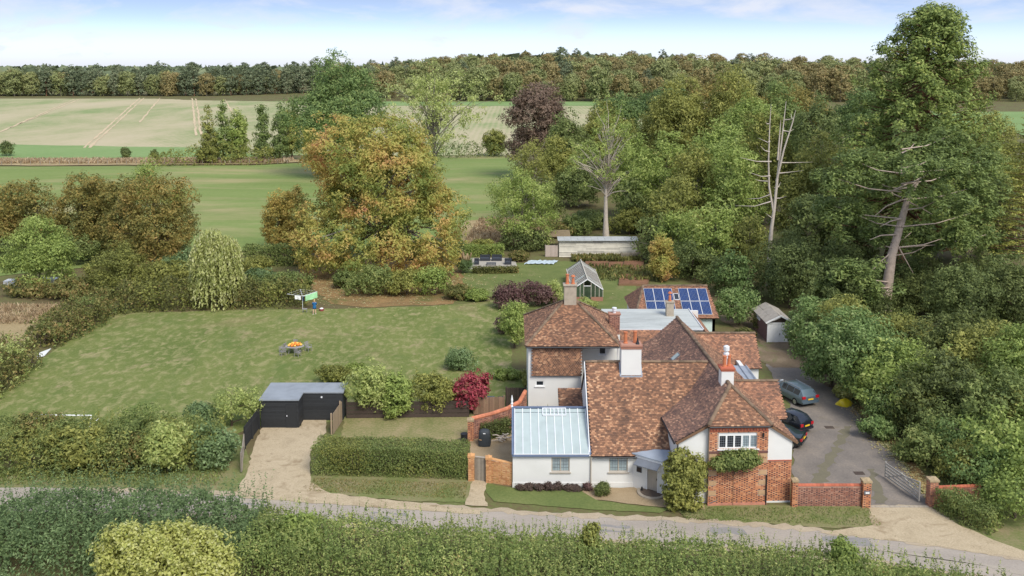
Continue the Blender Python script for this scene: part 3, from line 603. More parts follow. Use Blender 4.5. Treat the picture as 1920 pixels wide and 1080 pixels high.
rt = Wall(W2(1.901,0.2), W2(3.62,0.2)); rt.face(house, 2.95, 4.15, M['render'], top=[(0,4.15),(1.72,4.15),(1.72,4.25),(0,5.38)])
rt.face(house, -0.05, 2.948, M['mortar']); rt.bricks(house, 0.12, 2.9, [M['brick'], M['brick_dark']])
q = MB(); rt.slab(q, 0, 1.72, 2.9, 2.97, 0.001, 0.05); q.build('string_course', M['coping'], house)
q = MB(); rt.slab(q, 0, 1.72, -0.05, 0.115, 0.001, 0.03); q.build('plinth', M['render'], house)
Wall(W2(3.62,0.5), W2(3.62,18.8)).face(house, -0.05, 4.1, M['render'])
Wall(W2(3.9,18.9), W2(-4.0,18.9)).face(house, 0, 4.2, M['render'], top=[(0,4.2),(7.9,4.2),(6,5.4),(3.95,7.15),(1.9,5.4)])
MB().tube([bay.pt(3.86,2.1,0.06), bay.pt(3.86,0.02,0.06)], 0.045, 8).build('downpipe', M['black'], house)
for a, b in ((Wp(-4.15,0.08,4.24), Wp(-1.98,0.08,5.44)), (Wp(3.95,0.08,4.16), Wp(1.98,0.08,5.44))):
    MB().bar(a, b, 0.06, 0.16).build('bargeboard', M['timber_brown'], house)
MB().tube([Wp(-4.26,0.1,4.24), Wp(-4.26,5.2,4.24)], 0.06, 8).build('gutter', M['black'], house)
MB().tube([Wp(-4.02,0.12,4.2), Wp(-4.02,0.12,0.1)], 0.045, 8).build('downpipe', M['black'], house)
MB().tube([bay.pt(-0.05,5.47,0.2), bay.pt(3.95,5.47,0.2)], 0.055, 8).build('gutter', M['black'], house)
# skylight in the wing's left slope
u_, v_, n_ = plane_axes(wl[1]); c_ = Wp(-1.5, 12.6, 5.95) + n_*0.12
q = MB(); ax = (wl[1][1]-wl[1][0]).normalized(); q.prism([c_-ax*.35-v_*.4, c_+ax*.35-v_*.4, c_+ax*.35+v_*.4, c_-ax*.35+v_*.4], n_*(-0.1)); skl = q.build('skylight', M['lead_dark'], house)
q = MB(); c2 = c_+n_*.01; q.prism([c2-ax*.27-v_*.32, c2+ax*.27-v_*.32, c2+ax*.27+v_*.32, c2-ax*.27+v_*.32], n_*(-0.008)); q.build('pane', M['glass_roof'], skl)
# right-hand cross range, lead flat and rear range
def cross(yr, zr, ye, ze, yb, zb, xr, xl, mat):
    return roof(house, [[(xl,ye,ze),(xr,ye,ze),(xr,yr,zr),(xl,yr,zr)], [(xl,yr,zr),(xr,yr,zr),(xr,yb,zb),(xl,yb,zb)]], mat, [((xl+0.3,yr,zr),(xr,yr,zr))])
cross(64.7, 6.0, 62.2, 4.1, 67.2, 4.1, 19.4, 15.2, M['tile_orange'])
Wall((19.1,62.4),(19.1,67)).face(house, -0.05, 4.05, M['render'], top=[(0,4.05),(4.6,4.05),(2.3,5.85)])
Wall((18.4,62.5),(19.1,62.5)).face(house, -0.05, 4.05, M['render'])
MB().prism([(17.3,69.4,4.42),(19.3,69.4,4.35),(19.3,72.8,4.42),(17.3,72.8,4.5)], (0,0,-0.12)).build('lead_roof', M['lead'], house)
for k in range(4): MB().bar((17.5+k*.55,69.42,4.46),(17.5+k*.55,72.78,4.53),0.05,0.05).build('lead_roll', M['lead'], house)
Wall((18.2,69.6),(19.2,69.6)).face(house, -0.05, 4.2, M['render']); Wall((19.2,69.6),(19.2,74.9)).face(house, -0.05, 4.2, M['render'])
cross(77.0, 5.9, 74.5, 3.6, 79.5, 3.6, 21.0, 15.5, M['tile_orange'])
c3 = Wall((18.0,74.8),(20.8,74.8)); c3.face(house, -0.05, 3.6, M['render'], [(1.5,2.2,2.4,3.2)]); c3.window(house, 1.5,2.2,2.4,3.2,1,M['paint_white'],M['glass_dark'])
Wall((20.8,74.81),(20.8,79.2)).face(house, -0.05, 3.6, M['render'], top=[(0,3.6),(4.39,3.6),(2.2,5.75)])
# pyramid-roofed rear block
fr_ = [(1.1,72.95,6.0),(8.95,72.95,6.0),(5.5,77.6,8.6),(4.5,77.6,8.6)]
fpl = [fr_, [(1.1,82.3,6.0),(1.1,72.95,6.0),(4.5,77.6,8.6)], [(8.95,72.95,6.0),(8.95,82.3,6.0),(5.5,77.6,8.6)], [(8.95,82.3,6.0),(1.1,82.3,6.0),(4.5,77.6,8.6),(5.5,77.6,8.6)]]
roof(house, fpl, M['tile'], [((1.12,72.98,6.02),(4.5,77.6,8.62)), ((8.93,72.98,6.02),(5.5,77.6,8.62)), ((1.12,82.28,6.02),(4.5,77.6,8.62)), ((8.93,82.28,6.02),(5.5,77.6,8.62))])
MB().tube([(1.1,72.88,5.94),(8.9,72.88,5.94)], 0.065, 8).build('gutter', M['black'], house)
fw = Wall((1.35,73.3),(5.75,73.3)); fw.face(house, -0.05, 5.95, M['render'], [(0.62,1.3,2.52,2.98)])
fw.window(house, 0.62, 1.3, 2.52, 2.98, 1, M['paint_white'], M['glass_dark'])
th_ = MB(); tile_plane(th_, [(1.6,73.1,3.5),(5.7,73.1,3.5),(5.7,73.26,5.92),(1.6,73.26,5.92)]); to = th_.build('tile_hanging', M['tile'], house); to['kind'] = 'stuff'
MB().bar((1.6,73.2,3.48),(5.72,73.2,3.48),0.2,0.06).build('tile_hanging_board', M['black'], house)
Wall((1.35,82),(1.35,73.61)).face(house, -0.05, 5.95, M['render'])
Wall((5.751,75.2),(8.7,75.2)).face(house, -0.05, 5.95, M['render'], [(1.6,2.2,4.6,5.2)]).name
Wall((5.751,75.2),(8.7,75.2)).window(house, 1.6,2.2,4.6,5.2,1,M['paint_white'],M['glass_dark'])
Wall((5.75,73.31),(5.75,75.19)).face(house, -0.05, 5.95, M['render'])
Wall((8.7,75.51),(8.7,82)).face(house, -0.05, 5.95, M['render']); Wall((8.7,82),(1.36,82)).face(house, -0.05, 5.95, M['render'])
MB().prism([(5.9,69.6,4.35),(8.3,69.6,4.35),(8.3,72.6,4.5),(5.9,72.6,4.5)], (0,0,-0.14)).build('lead_roof', M['lead'], house)
Wall((5.95,69.7),(8.2,69.7)).face(house, -0.05, 4.2, M['render'])
roof(house, [[(3.6,66.9,2.2),(5.45,66.9,2.2),(5.45,69.6,3.6),(3.6,69.6,3.6)]], M['tile'], name='lean_to_roof')
Wall((3.7,67.1),(5.4,67.1)).face(house, -0.05, 2.15, M['render'])
MB().tube([(8.75,73.5,5.9),(8.75,73.5,2.0)], 0.045, 8).build('downpipe', M['paint_white'], house)
# flat-roofed rear block with tiled skirts
MB().prism([(8.8,81.2,5.0),(17.4,81.2,5.0),(17.4,88.3,5.0),(8.8,88.3,5.0)], (0,0,-0.15)).build('flat_roof', M['felt'], house)
MB().bar((8.8,81.17,5.02),(17.4,81.17,5.02),0.08,0.1).build('roof_edge', M['metal_white'], house)
MB().bar((17.43,81.2,5.02),(17.43,88.3,5.02),0.08,0.1).build('roof_edge', M['metal_white'], house)
roof(house, [[(8.8,80.1,3.9),(14.4,80.1,3.9),(14.4,81.15,4.95),(8.8,81.15,4.95)], [(18.7,80.0,3.7),(18.7,88.6,3.7),(17.45,88.4,4.95),(17.45,81.2,4.95)]], M['tile_orange'], name='skirt_roof')
Wall((8.9,80.4),(14.2,80.4)).face(house, -0.05, 3.9, M['render']); Wall((18.4,80.2),(18.4,88.3)).face(house, -0.05, 3.7, M['render']); Wall((17.2,80.3),(18.4,80.3)).face(house, -0.05, 3.7, M['render'], top=[(0,3.7),(1.2,3.7),(0.2,4.85),(0,4.85)])
Wall((18.3,88.2),(8.9,88.2)).face(house, -0.05, 4.9, M['render']); Wall((8.9,88.2),(8.9,82.2)).face(house, -0.05, 4.9, M['render'])
# chimneys
chimney(house, 7.95, 9.4, 64.55, 65.7, 5.6, 8.45, M['render'], M['brick_old'], [(8.3,65.1,0.85,'clay'),(9.02,65.25,0.85,'clay'),(9.15,64.85,0.45,'black')], 0.3)
q = MB().bar((7.9,64.5,6.42),(9.45,64.5,6.42),0.14,0.1); q.bar((7.9,64.5,6.4),(7.9,65.4,7.25),0.1,0.1); q.bar((9.45,64.5,6.4),(9.45,65.4,7.25),0.1,0.1); q.build('chimney_flashing', M['lead'], house)
chimney(house, 14.4, 15.25, 60.9, 61.75, 6.3, 8.05, M['render'], M['coping'], [(14.66,61.2,0.75,'clay'),(15.0,61.4,0.75,'clay'),(14.83,61.5,1.4,'metal')], 0.25)
chimney(house, 4.5, 5.55, 77.1, 78.1, 8.0, 10.0, M['concrete'], M['concrete'], [(4.78,77.6,0.85,'clay'),(5.28,77.6,0.8,'cowl')], 0.14)
bch = chimney(house, 8.55, 9.45, 78.2, 79.0, 5.4, 7.15, M['mortar'], M['brick_old'], [(9.0,78.6,0.5,'metal')], 0.14)
for a, b in (((8.55,78.2),(9.45,78.2)), ((8.55,79.0),(8.55,78.2))): Wall(a, b).bricks(bch, 5.45, 7.1, [M['brick_old'], M['brick_dark']])
MB().box(8.53,9.47,78.18,79.02,3.9,5.42).build('chimney_base', M['render'], house)
chimney(house, 14.8, 15.5, 85.6, 86.3, 4.9, 6.3, M['concrete'], M['concrete'], [(15.15,85.95,0.95,'cowl')], 0.12)
# ------------------------------------------------------------------ vegetation generators
G = np.random.default_rng(21)
LEAF_K = 2.3
def LM(name, *cols, K=None, wr=1.06, **k):
    out = []
    for c in cols:
        r, g, b = srgb(*c)[:3]; y = 0.3*r+0.6*g+0.1*b; f = K or LEAF_K
        out.append((min(.6, (r*.88+y*.12)*wr*f), min(.6, (g*.88+y*.12)*f), min(.6, (b*.88+y*.12)*f), 1))
    M[name] = leaf_mat(name, out, **k)
LM('leaf_green', (54,62,26), (82,90,36), (104,110,46), (132,134,64), wr=1.1, K=2.4)
LM('leaf_dark', (42,52,28), (62,74,36), (82,94,46), (104,114,60), K=2.6)
LM('leaf_oak', (38,54,30), (62,82,42), (84,104,52), (112,126,66))
LM('leaf_bright', (62,76,32), (92,106,44), (114,126,54), (142,148,78), wr=1.0, K=2.35)
LM('leaf_lime', (72,90,40), (102,116,54), (126,136,70), (152,156,94), K=2.3)
LM('leaf_autumn', (78,92,36), (104,110,44), (126,120,50), (138,120,56), (140,104,58), (126,76,58), pos=[0.2,0.36,0.5,0.64,0.78,0.94], patch=0.8, pscale=0.2, K=2.3, wr=1.0)
LM('leaf_hornbeam', (66,68,30), (94,90,38), (116,102,44), (134,102,54), pos=[0.15,0.4,0.64,0.95], wr=1.0, patch=0.55, pscale=0.2)
LM('leaf_hornbeam_yellow', (84,84,34), (116,106,42), (136,118,50), (142,110,52), patch=0.4, wr=0.98)
LM('leaf_copper', (66,54,44), (92,76,62), (114,94,78), (136,114,96), patch=0.4, K=1.8, wr=1.0)
LM('leaf_willow', (96,106,50), (124,132,70), (146,152,88), (166,168,108), patch=0.3, K=2.3)
LM('leaf_pine', (48,60,32), (72,88,42), (94,110,52), (120,130,66))
LM('leaf_redwood', (46,58,28), (68,84,36), (92,108,46), (118,130,60), (118,94,58), pos=[0.05,0.35,0.6,0.88,1.0])
LM('leaf_cedar', (70,80,30), (112,116,42), (146,142,56), (168,160,76), patch=0.3)
LM('leaf_yew', (38,46,24), (58,68,32), (76,86,40), (96,104,52), K=2.6)
LM('leaf_laurel', (50,68,34), (72,94,46), (96,116,60), (130,142,92))
LM('leaf_bramble', (56,60,30), (82,88,40), (104,108,50), (132,112,66), (116,122,62), pos=[0.1,0.4,0.6,0.78,0.95], patch=0.5, pscale=0.5, K=1.8)
LM('leaf_hedge', (46,58,28), (70,84,38), (92,104,50), (118,120,64), patch=0.45, pscale=0.5, K=2.5)
LM('leaf_blackthorn', (48,62,36), (72,88,50), (94,110,66), (122,138,100), patch=0.45, pscale=0.5, K=2.3, wr=0.98)
LM('leaf_lane', (50,64,30), (80,98,44), (104,120,56), (140,146,80), (132,104,62), pos=[0.1,0.38,0.62,0.88,1.0], patch=0.5, pscale=0.6, K=2.1)
LM('leaf_yellow', (98,106,40), (134,138,58), (156,158,80), (178,178,110), patch=0.35, K=2.0, wr=1.02)
LM('leaf_red', (96,40,46), (136,50,62), (160,70,82), (112,76,56), (88,98,50), pos=[0.1,0.38,0.56,0.7,0.85], patch=0.45, pscale=0.8, K=1.8)
LM('leaf_purple', (60,42,42), (86,62,60), (104,82,76), (92,92,60), patch=0.5, K=1.7)
LM('leaf_dry', (124,104,74), (158,138,102), (184,166,128), (206,192,156), K=1.15)
LM('leaf_heather', (60,48,46), (80,66,60), (96,82,72), (80,84,54), K=1.5)
LM('leaf_far', (62,68,38), (82,88,48), (98,102,56), (116,110,64), patch=0.4, pscale=0.06, trans=0.12, K=2.5, wr=1.0)
LM('leaf_far_autumn', (76,74,42), (98,92,52), (116,104,60), (130,106,66), patch=0.4, pscale=0.06, trans=0.12, K=2.0, wr=1.0)
LM('leaf_far_pine', (56,66,46), (74,84,58), (90,98,68), (108,104,78), patch=0.3, pscale=0.08, trans=0.1, K=2.0, wr=1.0)
LM('leaf_litter', (124,92,56), (168,126,74), (190,152,98), (150,92,58))

def unit(n): v = G.normal(size=(n,3)); return v/np.linalg.norm(v, axis=1, keepdims=True)
def leaf_quads(C, size, out=None, ob=0.5, up=0.25, asp=0.55, along=None):
    n = len(C); nr = unit(n)
    if out is not None: nr = nr + out*ob*2
    nr[:,2] += up; nr /= np.linalg.norm(nr, axis=1, keepdims=True)
    t = unit(n) if along is None else along + 0.35*unit(n)
    t -= nr*np.sum(t*nr, axis=1, keepdims=True); t /= np.maximum(np.linalg.norm(t, axis=1, keepdims=True), 1e-5); b = np.cross(nr, t)
    s = (np.asarray(size)*G.uniform(0.65, 1.35, n))[:,None]
    return np.stack([C-t*s*0.5, C+b*s*asp*0.5+nr*s*0.06, C+t*s*0.5, C-b*s*asp*0.5+nr*s*0.06], 1)
def ball(n, flat=1.0):
    v = unit(n)*(G.uniform(0,1,n)**0.42)[:,None]; v[:,2] *= flat; return v
def lobe_centres(lobes, n, inner=0.55, rmin=0.72, low=-0.55):
    lobes = np.array(lobes, float); a = lobes[:,3]*lobes[:,4] + lobes[:,4]*lobes[:,5]; a /= a.sum(); out = []; nrm = []
    tries = 0
    while len(out) < n and tries < n*30:
        tries += 1; L = lobes[G.choice(len(lobes), p=a)]; d = unit(1)[0]
        if d[2] < low: continue
        p = L[:3] + d*L[3:6]*G.uniform(rmin, 1.0)
        q = np.linalg.norm((p-lobes[:,:3])/lobes[:,3:6], axis=1)
        if (q < inner).any(): continue
        out.append(p); nrm.append(d)
    return np.array(out), np.array(nrm)
def clumps(cen, nrm, r, per, size, flat=0.75, ob=0.6, up=0.35, asp=0.55):
    k = len(cen); rr = r*G.uniform(0.6, 1.35, k); cnt = np.maximum(4, (per*(rr/r)**2).astype(int)); idx = np.repeat(np.arange(k), cnt)
    off = ball(len(idx), flat); C = cen[idx] + off*rr[idx][:,None]
    o = off/np.maximum(np.linalg.norm(off,axis=1,keepdims=True),1e-4)*0.6 + nrm[idx]*0.7
    return leaf_quads(C, size, o, ob, up, asp)
def limbs(mb, base_p, trunk_top, targets, r0, rng, n=14, sides=5, droop=0.0, thick=0.32, start=0.35):
    bp, tt = Vector(base_p), Vector(trunk_top)
    tg = [Vector(t) for t in targets]; rng.shuffle(tg)
    for t in tg[:n]:
        f = min(0.97, max(start, (t.z-bp.z)/max(1e-3,(tt.z-bp.z))*0.72*rng.uniform(.8,1.1))); a = bp.lerp(tt, f); r = r0*(1-f*0.75)*thick*rng.uniform(.7,1.25)
        m1 = a.lerp(t, 0.4) + Vector((rng.uniform(-.5,.5), rng.uniform(-.5,.5), (t-a).length*(0.10-droop))); m2 = a.lerp(t, 0.75) + Vector((rng.uniform(-.5,.5), rng.uniform(-.5,.5), (t-a).length*(0.07-droop)))
        mb.tube([a, m1, m2, t], [r, r*0.7, r*0.42, r*0.12], sides, caps=False)
def trunk(mb, bp, tt, r, rng, sides=8, wob=0.25):
    bp, tt = Vector(bp), Vector(tt); pts, rad = [], []
    for i in range(7):
        f = i/6; p = bp.lerp(tt, f) + Vector((rng.uniform(-wob,wob), rng.uniform(-wob,wob), 0))*(1 if 0 < i else 0)
        pts.append(p); rad.append(r*(1.35 if i == 0 else (1-0.85*f)))
    mb.tube(pts, rad, sides, caps=False)
rv = random.Random(3)
def mk_tree(name, label, X, Y, lobes, n_cl, cl_r, per, size, lm, bark='bark', r0=0.45, nl=16, cat='tree', group=None, z0=0.0, th=0.72, droop=0.0, flat=0.75, inner=0.55, rmin=0.72, low=-0.55, up=0.35, extra=None, fill=0.25, asp=0.55, base_off=(0,0), thick=0.32, start=0.35, lean=(0,0)):
    """lobes in metres from the foot of the tree: (dx, dy, z, rx, ry, rz)"""
    t = thing(name, label, cat, (X, Y, z0), 0, group, local=True)
    cen, nrm = lobe_centres(lobes, n_cl, inner, rmin, low)
    per = int(per*1.5); size *= .84; V = [clumps(cen, nrm, cl_r, per, size, flat, up=up, asp=asp)]
    if fill:                                        # twiggy inner foliage
        k = int(n_cl*fill); ci, ni = lobe_centres(lobes, k, 0.0, 0.3, -0.6)
        if len(ci): V.append(clumps(ci, ni, cl_r*1.2, int(per*0.6), size*1.25, flat))
    if extra is not None: V.append(extra)
    me = quads_mesh(name+'_crown', np.concatenate(V), M[lm], tri=True); c = link('crown', me, t)
    mb = MB(); zt = max(l[2]+l[5] for l in lobes)*th; cx = np.mean([l[0] for l in lobes]); cy = np.mean([l[1] for l in lobes])
    trunk(mb, (base_off[0],base_off[1],-0.1), (cx*0.6+lean[0],cy*0.6+lean[1],zt), r0, rv); limbs(mb, (base_off[0],base_off[1],0), (cx*0.6+lean[0],cy*0.6+lean[1],zt), cen[:], r0, rv, nl, droop=droop, thick=thick, start=start)
    mb.build('trunk', M[bark], t, smooth=True); return t
def blob(w, d, h, n, base=0.12, seed=0, squash=1.0, top=0.9):           # random lobes filling a crown w x d x h standing on the ground
    r = random.Random(seed); L = []
    for i in range(n):
        a = r.uniform(0, 6.28); q = r.uniform(0.15, 0.62); z = h*r.uniform(base+0.18, top-0.12); k = (1-0.55*abs(z/h-0.5)*squash)
        s = r.uniform(0.26, 0.4); L.append((math.cos(a)*w*0.5*q*k, math.sin(a)*d*0.5*q*k, z, w*s*k, d*s*k, h*r.uniform(0.14,0.22)))
    L.append((0,0,h*0.5,w*0.36,d*0.36,h*0.36)); L.append((0,0,h*0.8,w*0.24,d*0.24,h*0.2)); return L
def conifer(w, h, seed, n=9, base=0.08):
    r = random.Random(seed); L = []
    for i in range(n):
        f = (i+.5)/n; k = (1-f)**0.8; z = h*(base+(1-base)*f); L.append((r.uniform(-.1,.1)*w*k, r.uniform(-.1,.1)*w*k, z, w*.5*k+.25, w*.5*k+.25, h/n*.85))
    return L
def tree_px(label, x0, x1, ytop, Y, lm, n=9, dens=1.0, leaf=0.42, base=0.1, seed=0, name='broadleaf_tree', bark='bark', cl_r=1.1, per=34, zb=0.0, top=0.9, group=None, **k):
    a, b = AT(x0, 300, Y), AT(x1, 300, Y); w = b.x-a.x; h = AT((x0+x1)/2, ytop, Y).z - zb
    L = blob(w*0.98, w*0.9, h, n, base, seed, top=top); area = w*h*3.0
    if k.pop('cone', False): L = conifer(w, h, seed); area *= .7
    elif dens > 0.8 and base < 0.2: L += [(w*0.08,-w*0.05,h*0.2,w*0.4,w*0.36,h*0.19),(-w*0.14,w*0.05,h*0.32,w*0.36,w*0.34,h*0.2),(w*0.16,0,h*0.42,w*0.32,w*0.34,h*0.2)]; area *= 1.25
    return mk_tree(name, label, (a.x+b.x)/2, Y, L, int(area/(cl_r*cl_r*2.4)*dens), cl_r, per, leaf, lm, bark, z0=zb, r0=max(0.18, h*0.018), group=group, **k)
def bush(name, label, X, Y, w, d, h, lm, leaf=0.22, dens=1.0, cat='shrub', group=None, seed=0, n=6, z0=0.0, sprig=0, flat=0.8, cl=None, per=30, stems=True, rz=0, asp=0.55):
    r = random.Random(seed+int(abs(X)*7+Y)); L = []
    for i in range(n):
        a = r.uniform(0, 6.28); q = r.uniform(0.2, 0.6); s = r.uniform(0.26,0.4); z = h*r.uniform(0.3,0.66)
        L.append((math.cos(a)*w*0.5*q, math.sin(a)*d*0.5*q, z, w*s, d*s, min(h-z, h*0.36)))
    L.append((0,0,h*0.42,w*0.4,d*0.4,h*0.42)); cl = cl or max(0.25, min(0.8, min(w,d,h)*0.16)); area = (w*d*1.0+ (w+d)*h*1.6)
    cen, nrm = lobe_centres(L, int(area/(cl*cl*2.0)*dens), 0.5, 0.7, -0.75); V = [clumps(cen, nrm, cl, per, leaf, flat, asp=asp)]
    ci, ni = lobe_centres(L, int(len(cen)*0.25), 0.0, 0.3, -0.7)
    if len(ci): V.append(clumps(ci, ni, cl*1.3, int(per*0.7), leaf*1.2))
    if sprig: V.append(sprigs(np.array([c for c in cen if c[2] > h*0.5][:sprig]), 0.5, leaf))
    t = thing(name, label, cat, (X, Y, z0), rz, group, local=True)
    link('foliage', quads_mesh(name, np.concatenate(V), M[lm], tri=Y > 62), t)
    if stems:
        mb = MB(); mb.tube([(0,0,0),(0,0,h*.35),(0,0,h*.7)], [.05+h*.015,.04+h*.01,.02], 5, caps=False); limbs(mb, (0,0,0), (0,0,h*0.7), cen, 0.05+h*0.02, rv, 8, 5, thick=0.5, start=0.02); mb.build('stems', M['bark'], t, smooth=True)
    return t
def sprigs(P0, ln, leaf, k=9):                          # upright shoots with leaves on both sides
    if len(P0) == 0: return np.zeros((0,4,3))
    n = len(P0); d = unit(n)*0.28; d[:,2] = 1; d /= np.linalg.norm(d,axis=1,keepdims=True); l = ln*G.uniform(0.5,1.5,n)
    f = np.tile(np.linspace(0.1,1,k), n); i = np.repeat(np.arange(n), k); side = unit(n*k); side[:,2] = 0.35
    C = P0[i] + d[i]*(f*l[i])[:,None] + side*leaf*0.3
    return leaf_quads(C, leaf*(1.1-0.5*f), None, 0, 0.2, 0.5, along=side)
def hedge(name, label, path, w, h, lm, leaf=0.16, dens=55, cat='hedge', sprig=0, spr=0.5, uneven=0.1, group=None, kind=None, crisp=True, lm2=None, wob=0.0, core=True, sl=None):
    """leaves over a long box that follows the path; height and width may be lists"""
    pts = [Vector((p[0],p[1],0)) for p in path]; n = len(pts); hs = h if isinstance(h, list) else [h]*n; ws = w if isinstance(w, list) else [w]*n
    seg = [(pts[i+1]-pts[i]).length for i in range(n-1)]; tot = sum(seg); org = sum((Vector(p) for p in pts), Vector((0,0,0)))/n; V = []; tops = []
    for i in range(n-1):
        d = (pts[i+1]-pts[i]).normalized(); s = np.array([-d.y, d.x, 0]); d = np.array(d)
        ln = seg[i]; hm = (hs[i]+hs[i+1])/2; wm = (ws[i]+ws[i+1])/2; A = ln*(2*hm+wm); N = int(A*dens)
        t = G.uniform(0,1,N); q = G.uniform(0,1,N)*(2*hm+wm); H = hs[i]+(hs[i+1]-hs[i])*t; W = ws[i]+(ws[i+1]-ws[i])*t
        base_ = np.array(pts[i]-org)+d*(t*ln)[:,None]
        bl = 1+uneven*np.sin(t*ln*1.9+i)*np.sin(t*ln*0.83+2*i)+G.normal(size=N)*uneven*0.35
        front = q < hm; top = (q >= hm) & (q < hm+wm); dep = -np.abs(G.normal(size=N))*0.14
        lat = np.where(top, ((q-hm)/wm-0.5)*W, np.where(front, -1, 1)*W*0.5*bl+np.where(front,-1,1)*dep)
        zz = np.where(top, H*bl+dep, np.where(front, q, q-hm-wm)/hm*H*bl)
        if not crisp:
            rnd = np.sqrt(np.clip(1-(np.abs(lat)/(W*0.5+1e-3))**2*0.55, 0.2, 1)); zz = np.where(top, zz*rnd, zz); lat = np.where(top, lat, lat*np.sqrt(np.clip(1-(zz/(H*1.05))**3*0.6, .25, 1)))
        C = base_ + s*lat[:,None]; C[:,2] = zz
        out = np.where(top[:,None], np.array([0,0,1.0]), s*np.where(front,-1,1)[:,None])
        V.append(leaf_quads(C, leaf, out, 0.5, 0.25))
        if sprig:
            k = int(ln*wm*sprig); tt = G.uniform(0,1,k); la = G.uniform(-.5,.5,k)*wm
            p0 = np.array(pts[i]-org)+d*(tt*ln)[:,None]+s*la[:,None]; p0[:,2] = (hs[i]+(hs[i+1]-hs[i])*tt)*G.uniform(.82,1.02,k)
            V.append(sprigs(p0, spr, sl or leaf*1.1))
    V = np.concatenate(V); mats = [M[lm]] + ([M[lm2]] if lm2 else [])
    mi = None
    if lm2:
        c = V.mean(1); f = np.sin(c[:,0]*0.9+1.3)*np.sin(c[:,0]*0.37+c[:,1]*0.6)+np.sin(c[:,2]*2+c[:,0]*0.5)*0.4+G.normal(size=len(c))*0.45; mi = (f > 0.45).astype(int)
    t = thing(name, label, cat, org, 0, group, local=True)
    link('foliage', quads_mesh(name, V, mats, mi=mi, tri=True), t)
    if core:                                            # the dense twigs inside
        mb = MB()
        for i in range(n-1):
            a, b = pts[i]-org, pts[i+1]-org; d = (b-a).normalized(); hm = min(hs[i],hs[i+1]); wm = min(ws[i],ws[i+1])
            k = max(1, int(seg[i]/0.9))
            for j in range(k):
                p = a.lerp(b, (j+0.5)/k); nrm = Vector((-d.y,d.x,0))
                for e in range(5):
                    q = p + nrm*rv.uniform(-.3,.3)*wm + d*rv.uniform(-.4,.4)
                    mb.tube([q, q+Vector((rv.uniform(-.2,.2),rv.uniform(-.2,.2),hm*0.5)), q+nrm*rv.uniform(-.3,.3)*wm+Vector((0,0,hm*0.85))], [0.03,0.025,0.01], 4, caps=False)
        # an inner mass of leaves so that light does not pass straight through
        mb.build('stems', M['bark'], t)
        N2 = int(tot*3.0*dens*0.45); i = G.integers(0, n-1, N2); t_ = G.uniform(0,1,N2); A_ = np.array([np.array(p-org) for p in pts])
        C = A_[i]+(A_[i+1]-A_[i])*t_[:,None]; dd = A_[i+1]-A_[i]; dd /= np.linalg.norm(dd,axis=1,keepdims=True); ss = np.stack([-dd[:,1],dd[:,0],0*dd[:,0]],1)
        C = C + ss*(G.uniform(-.36,.36,N2)*np.array(ws)[i])[:,None]; C[:,2] = G.uniform(0,0.85,N2)*np.minimum(np.array(hs)[i], np.array(hs)[i+1])
        link('inner_foliage', quads_mesh(name+'_inner', leaf_quads(C, leaf*1.8), M[lm], tri=True), t)
    return t
# ------------------------------------------------------------------ far woods (shared meshes, every tree an object)
def crown_variant(kind, seed):
    if kind == 'pine':
        L = blob(12, 12, 25, 8, 0.1, seed, top=0.98)+[(0,0,4,5,5,4.5),(1,1,10,5.5,5.5,4)]; cen, nrm = lobe_centres(L, 210, 0.5, 0.7, -0.8); V = clumps(cen, nrm, 1.4, 12, 1.15, 0.5); mt = 'leaf_far_pine'
    else:
        L = blob(16, 16, 20, 9, 0.05, seed, top=0.95)+[(0,0,4.5,6.5,6.5,4.5),(0,0,15,6.5,6.5,4.6)]; cen, nrm = lobe_centres(L, 270, 0.5, 0.78, -0.8); V = clumps(cen, nrm, 1.6, 12, 1.2, 0.75); mt = 'leaf_far' if kind == 'green' else 'leaf_far_autumn'
    me = quads_mesh('far_crown', V, M[mt], tri=True); mb = MB(); trunk(mb, (0,0,-0.5), (0,0,16), 0.4, rv, 5); limbs(mb, (0,0,0), (0,0,16), cen, 0.4, rv, 6, 4)
    tm = bpy.data.meshes.new('far_trunk'); tm.from_pydata(mb.v, [], mb.f); tm.materials.append(M['bark_grey' if kind != 'pine' else 'bark_red']); tm.update(); return me, tm
FV = {k: [crown_variant(k, 100*i+j) for j in range(3)] for i, k in enumerate(('pine','green','autumn'))}
def far_tree(kind, X, Y, s, label, group, sz=1.0):
    c, t_ = rv.choice(FV[kind]); z = float(hill(X, Y))
    t = thing('woodland_tree', label, 'tree', (X, Y, z-0.2), rv.uniform(0,6.28), group, local=True); t.scale = (s*rv.uniform(.9,1.1), s*rv.uniform(.9,1.1), s*sz)
    link('crown', c, t); link('trunk', t_, t); t['row'] = -1 if (X < -95 and Y < 875 and Y > 826 and row_[0]) else 1
row_ = [True]
LG = {'pine': 'grey-green pine in the wood edge behind the pale stubble field', 'green': 'green rounded tree in the distant wood beyond the stubble field', 'autumn': 'brown-tinted rounded tree in the distant wood beyond the stubble field'}
for row, (Y, dx) in enumerate(((832,11),(846,13),(866,16))):
    x = -500.0
    while x < -95:
        far_tree('pine' if rv.random() < (0.75 if -430 < x < -150 else 0.3) else rv.choice(('green','autumn')), x+rv.uniform(-2,2), Y+rv.uniform(-4,4), rv.uniform(0.85,1.25), '', 'x')
        x += dx*rv.uniform(.8,1.3)
row_[0] = False
